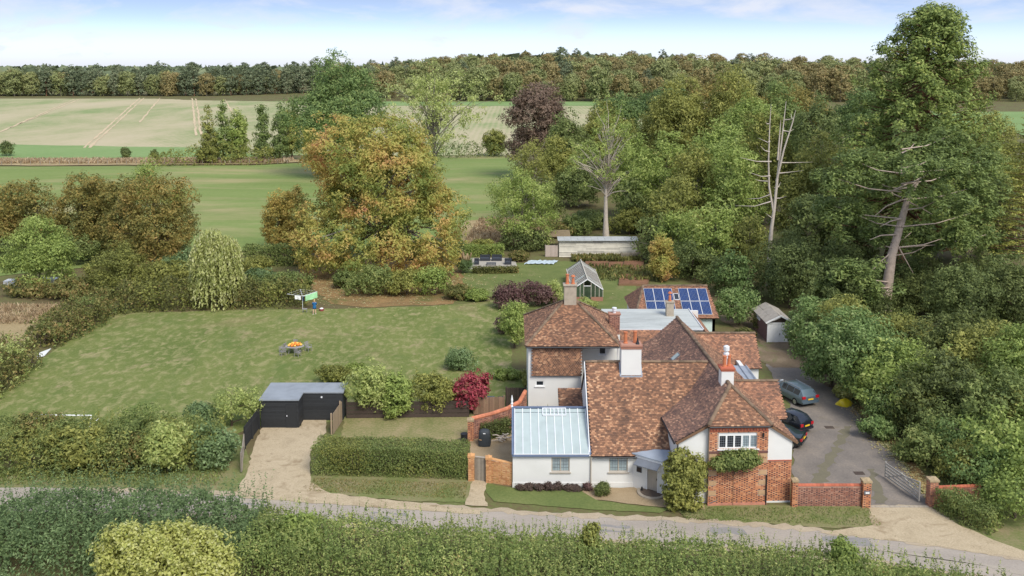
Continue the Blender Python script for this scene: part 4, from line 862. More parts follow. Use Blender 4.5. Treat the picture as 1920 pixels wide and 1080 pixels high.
for row, (Y, n0, n1, dx) in enumerate(((716,-28,430,15),(736,-60,450,18),(764,-120,470,20),(802,-150,480,22),(852,-170,510,25),(912,-190,540,27),(985,-210,590,30),(1075,-230,640,32))):
    x = n0
    while x < n1:
        hid = (x/Y*1720 > 370 and Y > 1000)
        far_tree(rv.choice(('green','green','autumn','autumn','autumn','pine') if row > 1 else ('green','green','autumn')), x+rv.uniform(-4,4), Y+rv.uniform(-8,8), rv.uniform(0.8,1.45) if Y < 900 else rv.uniform(.95,1.2), '', 'x', 1.0 if Y < 900 else .82)
        x += dx*rv.uniform(.8,1.25)
for o in COL.objects:
    if o.get('group') == 'x':
        me = [c for c in o.children if c.name.startswith('crown')][0].data.materials[0].name
        k = 'pine' if 'pine' in me else ('autumn' if 'autumn' in me else 'green'); y = o.location.y; rest = o.location.x < -95 and y > 820 and y < 875 and o['row'] < 0
        k2 = {'pine': 'grey-green pine', 'green': 'green rounded tree', 'autumn': 'brown-tinted rounded tree'}[k]
        w = ('in the straight wood edge behind the striped stubble field' if rest else 'in the front row of the hill wood beyond the field gap' if y < 745 else 'part way up the wooded hill on the skyline' if y < 890 else 'near the crest of the wooded hill on the skyline')
        o['label'] = k2 + ' ' + w; o['group'] = k + ' trees ' + w; del o['row']
# a far wooded ridge on the skyline
def far_ridge():
    n = 4200; x = G.uniform(-1500, 300, n); y = G.uniform(1500, 3000, n); z = hill(x, y)+6*sstep(1500,4200,y)*(1+np.sin(x*0.0016))
    C = np.stack([x, y, z+G.uniform(2,17,n)], 1); V = leaf_quads(C, 20.0, None, 0, 0.8, 0.9); me = quads_mesh('far_wood', V, M['leaf_far_pine'])
    props(link('far_wood', me, None, (0,0,0)), 'blue-green mass of far woodland on the skyline', 'woodland', kind='stuff')
far_ridge()
def canopy(name, label, n, fx, fy, top, size, lms):       # the mass of the wood between the trees one can tell apart
    y = G.uniform(*fy, n); x = G.uniform(0,1,n)*(fx[1]-fx[0])+fx[0]; x = x*np.where(x > 0, y/fy[0], 1); b = np.sin(x*.11+y*.05)*np.sin(y*.09+x*.03)
    z = hill(x, y) + top*(0.55+.28*b)*G.uniform(.15,1.0,n)**.5; C = np.stack([x,y,z],1); mi = (np.sin(x*.05+1)*np.sin(y*.04)+G.normal(size=n)*.3 > .25).astype(int)
    props(link(name, quads_mesh(name, leaf_quads(C, size, None, 0, .6, .7), [M[q] for q in lms], mi=mi, tri=True), None, (0,0,0)), label, 'woodland', kind='stuff')
canopy('wood_canopy', 'mass of mixed canopy filling the wooded hill', 42000, (-150,360), (722,1090), 19, 2.4, ('leaf_far','leaf_far_autumn'))
canopy('wood_understorey', 'dark understorey of the straight wood edge', 9000, (-510,-95), (830,880), 24, 2.2, ('leaf_far_pine','leaf_far'))
# ------------------------------------------------------------------ trees between the fields
tree_px('tall dark green oak rising behind the autumn maple', 548, 716, 92, 235, 'leaf_oak', 11, 1.5, 0.75, 0.04, 2, name='oak_tree', cl_r=1.7, per=30)
for i, (x0, x1, yt, lm, s) in enumerate(((372,412,196,'leaf_green',1),(400,440,190,'leaf_pine',2),(424,468,205,'leaf_bright',3),(474,512,188,'leaf_pine',4),(505,545,192,'leaf_pine',5),(530,565,200,'leaf_green',6))):
    tree_px(['slender yellow-green tree at the left end of the field clump', 'tall thin conifer in the field clump beside the yellow-green tree', 'bright green tree at the right end of the field clump', 'thin conifer with olive needles by the gap in the field trees', 'second thin conifer between field gap and dark oak', 'green tree touching the dark oak on the field boundary'][i], x0, x1, yt, 268+2*i, lm, 7, 1.0, 0.7, 0.1, 20+s, name='field_tree', cl_r=1.2, per=22, cl_flat=0.6) if False else tree_px(['slender yellow-green tree in the clump on the field boundary', 'tall thin conifer in the clump beside the slender yellow-green tree', 'bright green tree beside the gap in the field boundary clump', 'thin olive conifer just past the gap in the field boundary trees', 'thin olive conifer between the boundary gap tree and the dark oak', 'green tree touching the dark oak on the field boundary'][i], x0, x1, yt, 268+2*i, lm, 7, 1.0, 0.7, 0.1, 20+s, name='field_tree', cl_r=1.1, per=26, cone=(lm == 'leaf_pine' or i == 0))
hedge('field_hedge', 'dark low scrub under the field boundary trees', [(-104,262),(-84,266),(-70,268)], [6,8,6], [3,6,4], 'leaf_green', 0.6, 4, crisp=False, uneven=0.25, core=False)
hedge('field_hedge', 'dark hedge line below the far field gap', [(-30,282),(-14,285),(2,288)], 4, 4.5, 'leaf_dark', 0.6, 4, crisp=False, uneven=0.2, core=False)
bush('field_bush', 'round bush standing on the far field edge', -5.5, 290, 8, 7, 8.5, 'leaf_green', 0.6, per=20)
for (px, py, s, lb) in ((12,293,4.5,'dark rounded bush in the dry field boundary at the frame edge'), (236,296,3.0,'small upright conifer on the dry field boundary'), (291,297,2.4,'small dark bush on the dry field boundary near the tree clump')):
    p = P(px, py); bush('boundary_bush', lb, p.x, p.y, s, s, s*1.15, 'leaf_dark', 0.4, per=20)
# posts of the wire fence along the dry strip
for i in range(34):
    x = -155 + i*2.7; y = 262+(x+155)*0.06
    props(MB().box(x-.07, x+.07, y-.07, y+.07, 0, 1.3+rv.uniform(-.1,.1)).build('fence_post', M['timber_grey']), 'weathered post of the wire fence along the dry field strip', 'fence post', 'posts along the dry field strip')
# ------------------------------------------------------------------ big garden trees
mk_tree('maple_tree', 'large autumn maple turning yellow, orange and red beside the lawn', -18.4, 126, blob(23,18,22.4,14,0.0,7,top=0.97)+[(-6,-2,5,6.5,5,4.5),(6,-2,5.5,6,5,5),(0,-4,4,7,4,4),(9,0,8,3.5,3.5,4),(-8,-2,3.2,3.5,4,3),(8,-3,3.4,3.5,4,3),(-3,-5,3,4,3,3),(4,-5,3,4,3,3),(-9,0,7.5,3.4,3.4,3.4)], 1450, 0.95, 26, 0.46, 'leaf_autumn', 'bark_grey', 0.75, 44, inner=0.6, low=-0.85, thick=0.45)
tree_px('sparse pale green tree with a curving bare trunk behind the maple', 700, 922, 100, 178, 'leaf_lime', 12, 0.30, 0.5, 0.34, 15, name='ash_tree', bark='bark_grey', cl_r=0.95, per=20, nl=60, fill=0.0, inner=0.25, rmin=0.35, base_off=(0,0), thick=0.34, th=0.85)
tree_px('copper beech with purple-brown foliage before the far wood', 942, 1086, 150, 232, 'leaf_copper', 11, 1.7, 0.7, 0.02, 5, name='copper_beech_tree', cl_r=1.5, per=28)
tree_px('half-bare pale-barked tree with white limbs behind the timber shed', 1062, 1214, 172, 152, 'leaf_bright', 12, 0.30, 0.42, 0.3, 9, name='ash_tree', bark='bark_dead', cl_r=0.8, per=20, nl=130, fill=0.0, inner=0.2, rmin=0.35, thick=0.36, th=0.8)
tree_px('bright green multi-stemmed tree left of the timber shed', 912, 1048, 312, 143, 'leaf_bright', 9, 0.85, 0.36, 0.05, 4, name='garden_tree', bark='bark_grey', nl=36, cl_r=0.9)
tree_px('thin-crowned grey-twigged tree behind the bright multi-stemmed tree', 938, 1062, 245, 165, 'leaf_green', 8, 0.35, 0.4, 0.2, 6, name='garden_tree', bark='bark_dead', nl=60, fill=0.0, inner=0.2, rmin=0.4, cl_r=0.9, per=22)
big = [('yellow-green domed tree topping the grove behind the half-bare tree',1200,1350,135,205,'leaf_green',31),('broad olive-green tree in the grove beneath the skyline wood',1290,1450,120,200,'leaf_green',32),('mid-green tree right of the half-bare pale tree',1195,1310,235,160,'leaf_bright',33),
 ('tall leafy green tree in the middle of the grove',1290,1400,215,150,'leaf_bright',34),('green tree with drooping boughs above the solar-panelled roof',1215,1330,330,138,'leaf_green',35),('pale green tree close behind the dead white stem',1330,1440,250,138,'leaf_bright',36),
 ('lower green tree behind the solar-panelled outbuilding',1290,1400,370,124,'leaf_bright',37),('dark green pine-like tree behind the dead white stem',1400,1520,135,180,'leaf_pine',38),('dark tree standing between the dead stem and the redwood',1480,1600,165,160,'leaf_dark',39),
 ('olive tree left of the redwood with upright twigs',1500,1590,235,140,'leaf_green',40),('dense dark tree between copper beech and half-bare tree',1010,1110,200,210,'leaf_dark',41),('dark evergreen beneath the half-bare pale tree',1040,1130,300,185,'leaf_dark',42),('green tree behind copper beech on the wood side',1100,1215,165,240,'leaf_oak',43),
 ('deep green tree behind the vegetable beds at the grove foot',1180,1290,400,134,'leaf_dark',44),('shaded green tree between the shed and the grove foot',1150,1230,330,158,'leaf_dark',45),('olive tree filling the grove behind the broad olive dome',1380,1500,200,165,'leaf_green',46),('green tree low in the grove behind the solar panels',1370,1450,400,122,'leaf_green',47),
 ('dusky green tree behind the bright multi-stemmed tree',960,1060,330,172,'leaf_dark',48),('deep green tree beyond the grove near the skyline wood',1180,1330,160,260,'leaf_oak',49),('brown-green tree beyond the grove near the skyline wood',1400,1540,150,270,'leaf_hornbeam',50),('dark tree beyond the redwood near the skyline wood',1540,1680,165,280,'leaf_oak',62),('green tree beyond the redwood towards the far right field',1810,1900,205,200,'leaf_green',63),('dark tree behind the redwood skirts',1590,1720,250,160,'leaf_dark',64),
 ('yellow-green tree behind the timber shed right of the pale trunk',1140,1240,255,172,'leaf_bright',101),('olive tree between the half-bare tree and the grove dome',1190,1290,180,215,'leaf_green',102),('broad green tree in the heart of the grove',1240,1370,270,145,'leaf_green',103),('leafy tree leaning over the vegetable beds',1230,1320,390,130,'leaf_bright',104),('yellow-green tree left of the dead white stem',1350,1450,170,175,'leaf_bright',105),
 ('fine-leaved green tree right of the dead white stem',1460,1560,270,135,'leaf_green',106),('low green tree between dead stem and redwood',1470,1580,360,124,'leaf_dark',107),('olive tree at the redwood left flank',1530,1640,270,150,'leaf_green',108),('tall tree behind copper beech and half-bare tree',1070,1190,190,225,'leaf_green',109),('rounded olive tree near the skyline behind the dome',1290,1420,150,245,'leaf_hornbeam',110),
 ('green tree on the far side of the golden cedar',1840,1940,250,150,'leaf_green',111),('dark conifer filling behind the old pine',1700,1830,300,135,'leaf_pine',112),('olive tree by the gap before the pale stubble field',1000,1080,250,190,'leaf_green',113),('dark tree behind the golden cedar tiers',1830,1930,330,128,'leaf_dark',114)]
for lb, x0, x1, yt, Y, lm, s in big: tree_px(lb, x0, x1, yt, Y, lm, 9, 1.0 if Y < 170 else 1.45, 0.3+Y*0.0016, 0.02, s, name='grove_tree', bark='bark_grey', cl_r=0.9+Y*0.0022, per=28, nl=34, thick=.4)
# giant redwood: whorls of drooping boughs, each ending in rounded tufts
def redwood():
    X, Y = AT(1730,300,124).x, 124.0; t = thing('redwood_tree', 'giant redwood towering above the grove with tufted boughs', 'tree', (X,Y,0), 0, None, True); H = 36.8
    cen, nrm = [], []; mb = MB(); trunk(mb, (-3.5,0,-0.2), (0.4,0,H*0.97), 1.25, rv, 10, 0.1)
    for i in range(210):
        f = (i+0.5)/210; z = H*(0.16+0.83*f); r = 11.2*(1-f)**0.42*rv.uniform(.7,1.1)+0.9; a = i*2.399+rv.uniform(-.3,.3); d = Vector((math.cos(a), math.sin(a), 0)); x0 = -3.5*(1-z/H)+0.4
        tip = Vector((x0,0,z)) + d*r + Vector((0,0,-r*0.12)); mid = Vector((x0,0,z)) + d*r*0.5 + Vector((0,0,-r*0.22))
        mb.tube([(x0,0,z), mid, tip], [0.16*(1.2-f),0.1,0.03], 4, caps=False)
        for k in range(6):
            q = 0.3+0.7*(k+1)/6; p = Vector((x0,0,z)).lerp(tip, q) + Vector((rv.uniform(-.9,.9), rv.uniform(-.9,.9), rv.uniform(-.4,.6))); cen.append(p); nrm.append((d*0.5+Vector((0,0,0.8))).normalized())
    V = clumps(np.array(cen), np.array(nrm), 0.95, 52, 0.44, 0.9, ob=0.9, up=0.4, asp=0.6)
    link('crown', quads_mesh('redwood', V, M['leaf_redwood'], tri=True), t); mb.build('trunk', M['bark_red'], t, smooth=True)
redwood()
# old pine with bare lower trunk and flat needle pads
def pine():
    B = P(1661,600); t = thing('pine_tree', 'old leaning pine with a bare pale trunk and flat needle pads', 'tree', B, 0, None, True); Y = B.y
    q = lambda px, py, dy=0: AT(px, py, Y+dy) - B
    mb = MB(); mb.tube([(0,0,-.2), q(1661,560), q(1672,478,.2), q(1690,415,.6), q(1702,372,.6), q(1722,338,.4)], [0.75,0.62,0.5,0.42,0.34,0.16], 9, caps=False)
    tips = []
    for (px, py, dy, w) in ((1600,300,2,42),(1570,335,1,34),(1630,330,2,40),(1690,300,3,46),(1760,290,3,50),(1800,320,2,50),(1830,350,3,40),(1770,370,-2,55),(1820,400,2,45),(1715,430,4,42),(1750,455,3,46),(1790,440,1,48),(1600,400,2,40),(1630,440,2,34),(1560,385,3,34),(1590,505,-3,44),(1615,525,-3,40),(1555,530,-2,34),(1620,560,-3,36),(1850,300,4,40),(1850,440,4,34),(1720,262,6,44),(1780,255,6,44),(1660,345,4,36),(1750,320,-3,44)):
        c = q(px, py, dy*1.5); k = int(w*0.62)
        for i in range(k): tips.append(c + Vector((rv.gauss(0,.5)*w/15, rv.gauss(0,.6)*2.2, rv.gauss(0,.6))))
        a = q(1690 if py < 420 else 1672, min(540, py+25)); mb.tube([a, a.lerp(c, .5)+Vector((0,0,-.4)), c], [0.09,0.07,0.03], 5, caps=False)
    V = clumps(np.array(tips), np.tile([0,0,1.0],(len(tips),1)), 0.78, 58, 0.46, 0.85, ob=0.9, up=0.6, asp=0.45)
    for (a, b) in (((1690,375),(1640,405)),((1700,352),(1665,360)),((1705,380),(1748,402)),((1675,470),(1628,515)),((1672,490),(1640,500)),((1680,440),(1630,450)),((1700,345),(1660,362)),((1715,340),(1733,332)),((1690,410),(1650,425)),((1680,455),(1712,512)),((1720,340),(1700,362))):
        p0, p1 = q(*a), q(*b); mb.tube([p0, p0.lerp(p1,.5)+Vector((0,rv.uniform(-.6,.6),.12)), p1], [0.11,0.075,0.02], 5, caps=False)
    link('crown', quads_mesh('pine', V, M['leaf_pine'], tri=True), t); mb.build('trunk', M['bark_pine'], t, smooth=True)
M['bark_pine'] = plain('pine_bark_pale', srgb(176,158,142), .95, .3, 2.0, bmp=.5)
pine()
def dead_tree():
    Y = 118.0; B = AT(1443,470,Y); B.z = 0; t = thing('dead_tree', 'bleached dead tree with two bare white stems', 'tree', B, 0, None, True); q = lambda px, py, dy=0: AT(px, py, Y+dy) - B
    mb = MB(); mb.tube([(0,0,-.1), q(1443,470), q(1447,425), q(1452,390), q(1458,330), q(1466,260), q(1474,190)], [0.34,0.28,0.23,0.2,0.15,0.1,0.03], 8, caps=False)
    mb.tube([q(1450,395), q(1442,350,.5), q(1441,300,.5), q(1443,240,.6), q(1446,195,.6)], [0.15,0.13,0.1,0.07,0.02], 7, caps=False); mb.tube([q(1456,340), q(1470,280,-.5), q(1486,230,-.6), q(1492,206,-.6)], [0.15,0.11,0.07,0.02], 6, caps=False); mb.tube([q(1458,300), q(1462,250), q(1464,225)], [0.12,.08,.02], 5, caps=False)
    for (a, b) in (((1445,378),(1385,391)),((1444,365),(1408,378)),((1446,303),(1386,296)),((1444,330),(1408,326)),((1440,340),(1412,336)),((1462,305),(1520,304)),((1468,245),(1494,245)),((1444,232),(1434,229)),((1443,265),(1428,262)),((1460,325),(1498,318)),((1455,372),(1474,369)),((1448,405),(1440,404)),((1452,352),(1470,346)),((1443,285),(1425,275)),((1472,225),(1488,215))):
        p0, p1 = q(*a), q(*b); mb.tube([p0, p0.lerp(p1,.5)+Vector((0,rv.uniform(-1.2,1.2),-.15)), p1+Vector((0,rv.uniform(-2,2),.1))], [0.10,0.06,0.015], 5, caps=False)
    mb.build('trunk', M['bark_dead'], t, smooth=True)
dead_tree()
def cedar():
    Y = 118.0; X = AT(1945,400,Y).x; t = thing('golden_cedar_tree', 'golden cedar with level tiers of yellow-green foliage at the wood edge', 'tree', (X,Y,0), 0, None, True); cen = []; mb = MB(); trunk(mb, (0,0,-.2), (0,0,22), .5, rv)
    for i in range(22):
        z = 5+i*0.85; r = 7.2*(1-i/25)+0.8
        for k in range(9):
            a = k*0.698+i*0.5; tip = Vector((math.cos(a)*r*rv.uniform(.7,1.05), math.sin(a)*r*rv.uniform(.7,1.05), z+rv.uniform(-.2,.2)))
            mb.tube([(0,0,z-.6), tip], [.08,.02], 4, caps=False)
            for j in range(5): cen.append(tip*(0.45+0.55*(j+1)/5)+Vector((rv.uniform(-.5,.5),rv.uniform(-.5,.5),z*(0.55-0.55*(j+1)/5)+rv.uniform(-.1,.1))))
    V = clumps(np.array(cen), np.tile([0,0,1.0],(len(cen),1)), 0.75, 16, 0.36, 0.25, up=1.0, asp=0.4)
    link('crown', quads_mesh('cedar', V, M['leaf_cedar'], tri=True), t); mb.build('trunk', M['bark_red'], t, smooth=True)
cedar()
more = [('dark pine behind the old leaning pine towards the golden cedar',1800,1900,240,135,'leaf_pine',51),('dark evergreen under the redwood skirts',1560,1660,360,122,'leaf_dark',52),('yew-dark tree beneath the dead white stem',1420,1545,425,112,'leaf_yew',53),('dark holly mass left of the old pine trunk',1530,1640,440,110,'leaf_dark',54),('dark undergrowth tree right of the old pine trunk',1700,1800,470,112,'leaf_yew',55),('shadowy yew between old pine and golden cedar',1780,1900,455,108,'leaf_yew',56),
 ('grey-green spruce rising behind the right shrubbery',1850,1960,470,98,'leaf_dark',57),('green tree above the garage roof',1340,1440,470,112,'leaf_laurel',58),('dark green tree left of the garage',1255,1360,455,122,'leaf_dark',59)]
for lb, x0, x1, yt, Y, lm, s in more: tree_px(lb, x0, x1, yt, Y, lm, 9, 1.0, 0.4, 0.0, s, name='evergreen_tree', cl_r=0.95, per=30, low=-0.8)
tree_px('small orange-tinted tree beside the vegetable beds', 1218, 1275, 435, 121, 'leaf_autumn', 7, 1.0, 0.3, 0.0, 61, name='garden_tree', cl_r=0.6, low=-0.8)
# right-hand shrubbery
shr = [(1388,560,100,4.5,5,'leaf_laurel','laurel bush between the garage and the solar roof'),(1522,645,90,4.5,6.0,'leaf_laurel','tall laurel beside the garage door'),(1560,690,80,7,8.0,'leaf_laurel','broad glossy laurel beyond the grey estate car'),(1625,700,76,7,7.6,'leaf_laurel','very tall laurel mass above the yellow sack'),(1600,640,86,7,7.5,'leaf_green','green shrub mass behind the broad glossy laurel'),(1700,640,84,6,6.6,'leaf_green','green shrub mass below the old pine trunk'),(1700,760,72,7.5,7.0,'leaf_bright','light green laurel facing the drive curve'),
 (1770,800,68,7.5,7.0,'leaf_yew','dark yew-like shrub behind the open gate'),(1770,700,78,7,8,'leaf_yew','dark conifer-like shrub up in the right shrubbery'),(1850,720,74,8,8.5,'leaf_green','tall yellow-flecked shrub in the right shrubbery'),(1860,830,66,7,6.5,'leaf_hedge','thin-leaved shrub with bare pale twigs near the gate'),(1925,760,70,8,9,'leaf_bright','bright green shrub at the edge of the right shrubbery'),(1930,930,60,8.5,5.2,'leaf_bright','glossy bright laurel over the clipped lane-side hedge'),(1930,860,64,7,6,'leaf_green','green shrub behind the glossy lane-side laurel'),
 (1735,560,103,7,5.5,'leaf_yew','dark shrub right of the old pine foot'),(1790,575,101,7,6,'leaf_dark','shadowy shrub among thin trunks behind the old pine'),(1680,545,108,7,6,'leaf_dark','dark shrub behind the old pine foot'),(1820,620,92,8,9,'leaf_dark','dark shrub mass under the golden cedar'),(1900,620,92,8,9,'leaf_yew','shadowed shrub mass at the edge under the golden cedar'),(1480,560,107,7,8.5,'leaf_dark','dark laurel behind the garage roof'),(1560,590,98,7,8,'leaf_dark','dark shrub between garage and old pine'),(1640,590,96,7,5.0,'leaf_yew','yew-dark shrub at the foot of the old pine')]
for i, (px, py, Y, w, h, lm, lb) in enumerate(shr):
    X = AT(px, py, Y).x; bush('shrub', lb, X, Y, w, w*0.85, h, lm, 0.27, 1.0, seed=i, n=9, cl=0.62, per=34)
for i, (px, py, w, h, lm, lb) in enumerate(((1690,812,4.5,4.6,'leaf_laurel','laurel crowding the drive edge above the gate'),(1748,885,4.2,3.4,'leaf_hedge','leafy shrub filling behind the gate hinges'),(1808,915,4.2,3.2,'leaf_green','green shrub over the short brick wall'),(1860,935,4.6,4.0,'leaf_laurel','large-leaved shrub above the small clipped hedge'),(1915,985,5,3.6,'leaf_bright','bright laurel spreading to the lane verge'),(1672,775,5,5.0,'leaf_laurel','glossy laurel where the drive bends'),(1728,822,5,4.6,'leaf_green','full green shrub above the open gate'),(1785,868,5,4.4,'leaf_hedge','leafy shrub right behind the open gate'),(1835,890,5,4.2,'leaf_laurel','pale-leaved shrub behind the short brick wall'),(1880,925,4.5,3.6,'leaf_bright','bright shrub beyond the short brick wall'),(1610,720,4,4.0,'leaf_laurel','laurel above the yellowing low shrub'),(1590,752,2.6,1.4,'leaf_yellow','yellowing low shrub behind the yellow sack'),(1655,830,2.6,1.7,'leaf_laurel','low green shrub on the drive edge'),(1715,870,2.4,1.5,'leaf_hedge','low leafy clump behind the open gate'),(1555,700,2.4,1.6,'leaf_dark','low dark shrub on the track edge'),(1435,625,2.6,2.0,'leaf_bramble','scrubby bramble beside the garage side wall'),(1400,640,2.2,1.4,'leaf_bramble','low scrub behind the rear tiled range'))):
    p = P(px, py); bush('low_shrub', lb, p.x, p.y+0.8, w, w*.8, h, lm, 0.2, seed=i, n=5)
# left-hand garden boundary
for i, (x0, x1, yt, Y) in enumerate(((-60,30,345,134),(10,110,328,135),(90,200,322,135),(170,270,325,133),(200,365,318,128),(-30,70,338,138),(130,230,330,139))):
    tree_px(['browning hornbeam at the outer end of the left tree row','orange-brown hornbeam second in the left tree row','olive-brown hornbeam third in the left tree row','brown hornbeam fourth in the left tree row','broad golden hornbeam at the inner end of the left tree row','rear hornbeam behind the outer row end','rear hornbeam behind the middle of the left row'][i], x0, x1, yt, Y, 'leaf_hornbeam', 9, 1.0, 0.42, 0.0, 70+i, name='hornbeam_tree', cl_r=0.95, per=30, low=-0.8)
tree_px('bright green tree crown poking above the golden hornbeam', 246, 302, 300, 137, 'leaf_bright', 6, 1.0, 0.36, 0.5, 81, name='garden_tree')
tree_px('small green tree beside the golden hornbeam top', 300, 350, 325, 136, 'leaf_green', 6, 0.9, 0.36, 0.3, 82, name='garden_tree')
tree_px('fresh green robinia-like tree above the left boundary', -5, 132, 402, 116, 'leaf_bright', 9, 1.0, 0.36, 0.12, 83, name='garden_tree', cl_r=0.8)
tree_px('clipped-looking golden hornbeam left of the maple', 486, 548, 352, 140, 'leaf_hornbeam_yellow', 8, 1.3, 0.34, 0.0, 84, name='hornbeam_tree', cl_r=0.7, low=-0.9)
tree_px('green hornbeam between golden hornbeam and maple', 525, 580, 346, 143, 'leaf_hornbeam', 8, 1.2, 0.34, 0.0, 85, name='hornbeam_tree', cl_r=0.7, low=-0.9)
tree_px('rounded dark green small tree left of the willow', 155, 265, 450, 112, 'leaf_green', 8, 1.1, 0.3, 0.0, 86, name='garden_tree', cl_r=0.7, low=-0.8)
def willow():
    B = P(408,574); t = thing('willow_tree', 'pale weeping willow with hanging strands beside the lawn', 'tree', B, 0, None, True); mb = MB(); trunk(mb, (0,0,-.1), (0,0,8.0), .28, rv); Vs = []; n = 900; 
    L = [(-.6,0,8.2,1.5,1.5,1.2),(1.1,0,7.4,1.5,1.5,1.2),(-1.3,0,6.6,1.4,1.5,1.3),(0.3,-.5,6.0,2.0,2.0,1.6),(-1.5,0.3,4.6,1.4,1.8,1.4),(1.5,0.2,4.6,1.3,1.8,1.4),(0,-.6,3.4,2.2,2.0,1.4)]
    cen, nrm = lobe_centres(L, n, 0.3, 0.6, -0.3); cen[:,0] *= 1.0; limbs(mb, (0,0,0), (0,0,7), cen, .28, rv, 22, thick=.4)
    ln = G.uniform(1.4,3.4,n); k = 17; i = np.repeat(np.arange(n),k); f = np.tile(np.linspace(0,1,k),n); C = cen[i].copy(); C[:,:2] += nrm[i][:,:2]*(np.sqrt(f)*0.7)[:,None]+G.normal(size=(n*k,2))*0.07; C[:,2] -= f*ln[i]-0.15; C = C[C[:,2] > 0.15]
    al = np.tile([0,0,-1.0],(len(C),1)); link('crown', quads_mesh('willow', leaf_quads(C, 0.42, None, 0, 0.0, 0.42, along=al), M['leaf_willow']), t); mb.build('trunk', M['bark_grey'], t, smooth=True)
willow()
# ------------------------------------------------------------------ hedges and shrubs round the garden and lane
hedge('clipped_hedge', 'clipped dark green box-shaped hedge along the lane', [(-14.2,63.0),(-8.5,62.75),(-3.1,62.3)], 2.2, 2.15, 'leaf_hedge', 0.12, 260, uneven=0.03, sprig=1.5, spr=0.25, lm2='leaf_green')
hedge('lane_hedge', 'overgrown mixed hedge on the near side of the lane', [(-15,49.6),(-10,49.3),(-5,48.8),(0,48.3),(6,47.9),(12,47.4),(18,46.4),(23,45.0),(28,43.0)], [5.4]*6+[5,4.6,4.4], [2.9,2.7,2.4,2.2,2.0,2.1,2.1,2.0,2.0], 'leaf_lane', 0.15, 130, sprig=9, spr=0.7, uneven=0.10, crisp=False, lm2='leaf_hedge', sl=0.17)
hedge('blackthorn_hedge', 'tall blue-green thicket on the near side of the lane', [(-45,52.5),(-36,52.2),(-29,52.0),(-22,51.6),(-15.0,51.0)], [6.5,7,7,7,5.5], [1.2,1.3,2.4,3.0,2.5], 'leaf_blackthorn', 0.2, 90, sprig=8, spr=1.5, uneven=0.2, crisp=False, sl=0.2)
bush('yellow_shrub', 'yellow-green large-leaved shrub in front of the blue-green thicket', -18.6, 46.8, 7.8, 4.2, 4.6, 'leaf_yellow', 0.2, 1.3, seed=2, n=10, cl=0.42, sprig=220, per=44)
for i_, (px, py, w_, h_, lm_, lb_) in enumerate(((1085,440,6,3.5,'leaf_hedge','scrub behind the timber shed roof'),(1110,430,7,4,'leaf_dark','dark scrub at the foot of the half-bare pale tree'),(1045,445,5,3,'leaf_bramble','brown scrub beside the mossy-roofed store'),(1180,440,7,5,'leaf_green','green scrub behind the right end of the timber shed'))):
    p_ = P(px,py); bush('scrub', lb_, p_.x, p_.y, w_, w_*.8, h_, lm_, .34, .9, seed=90+i_, cl=.6)
bush('lane_sapling', 'bright leafy sapling rising from the lane hedge near the drive', 18.4, 47.6, 1.7, 1.4, 3.5, 'leaf_bright', 0.22, seed=3, sprig=14)
bush('lane_sapling', 'dark leafy sapling rising from the lane hedge opposite the brick gate', 4.5, 49.6, 1.2, 1.2, 3.0, 'leaf_green', 0.2, seed=4, sprig=12)
bush('lane_sapling', 'light green sapling in the lane hedge opposite the gravel parking', -13.0, 50.6, 3.4, 2.4, 3.5, 'leaf_bright', 0.24, seed=5, sprig=20)
hedge('roadside_hedge', 'thick mixed hedge between the lawn and the lane', [(-44,64.6),(-34,64.3),(-27,64.2),(-21.5,64.8)], [5,5.4,5.4,4.2], [2.6,2.5,2.9,2.5], 'leaf_hedge', 0.18, 100, sprig=4.5, spr=0.7, uneven=0.15, crisp=False, lm2='leaf_green')
bush('roadside_bush', 'rounded broad-leaved bush in the roadside hedge', -31.2, 62.9, 4.4, 3.2, 3.5, 'leaf_green', 0.3, 1.1, seed=6)
bush('roadside_bush', 'lime-yellow bush in the roadside hedge', -24.6, 62.5, 3.2, 2.6, 3.9, 'leaf_lime', 0.28, 1.0, seed=7, sprig=16)
bush('roadside_bush', 'dark rough bush next to the five-bar field gate', -21.6, 63.6, 3.4, 3.0, 3.0, 'leaf_blackthorn', 0.24, 1.0, seed=8, sprig=14)
bush('roadside_bush', 'bush with upright shoots behind the fallen goal frame', -36.0, 66.4, 4.2, 3.2, 3.3, 'leaf_bramble', 0.26, 1.0, seed=9, sprig=14)
bush('roadside_bush', 'bramble-like bush with rusty leaves in the roadside hedge', -27.6, 62.8, 3.0, 2.6, 2.8, 'leaf_bramble', 0.24, 1.0, seed=31, sprig=16)
bush('roadside_bush', 'feathery pale bush rising behind the roadside hedge', -28.5, 67.0, 3.6, 3.0, 3.4, 'leaf_lane', 0.22, 0.8, seed=32, sprig=20)
bush('garden_shrub', 'grey-leaved shrub beside the black shed', -22.6, 71.0, 4.4, 3.6, 3.3, 'leaf_lime', 0.22, 0.7, seed=10)
bush('garden_shrub', 'lavender-grey shrub behind the roadside hedge', -24.6, 70.5, 3.0, 2.4, 2.4, 'leaf_blackthorn', 0.2, 0.9, seed=11)
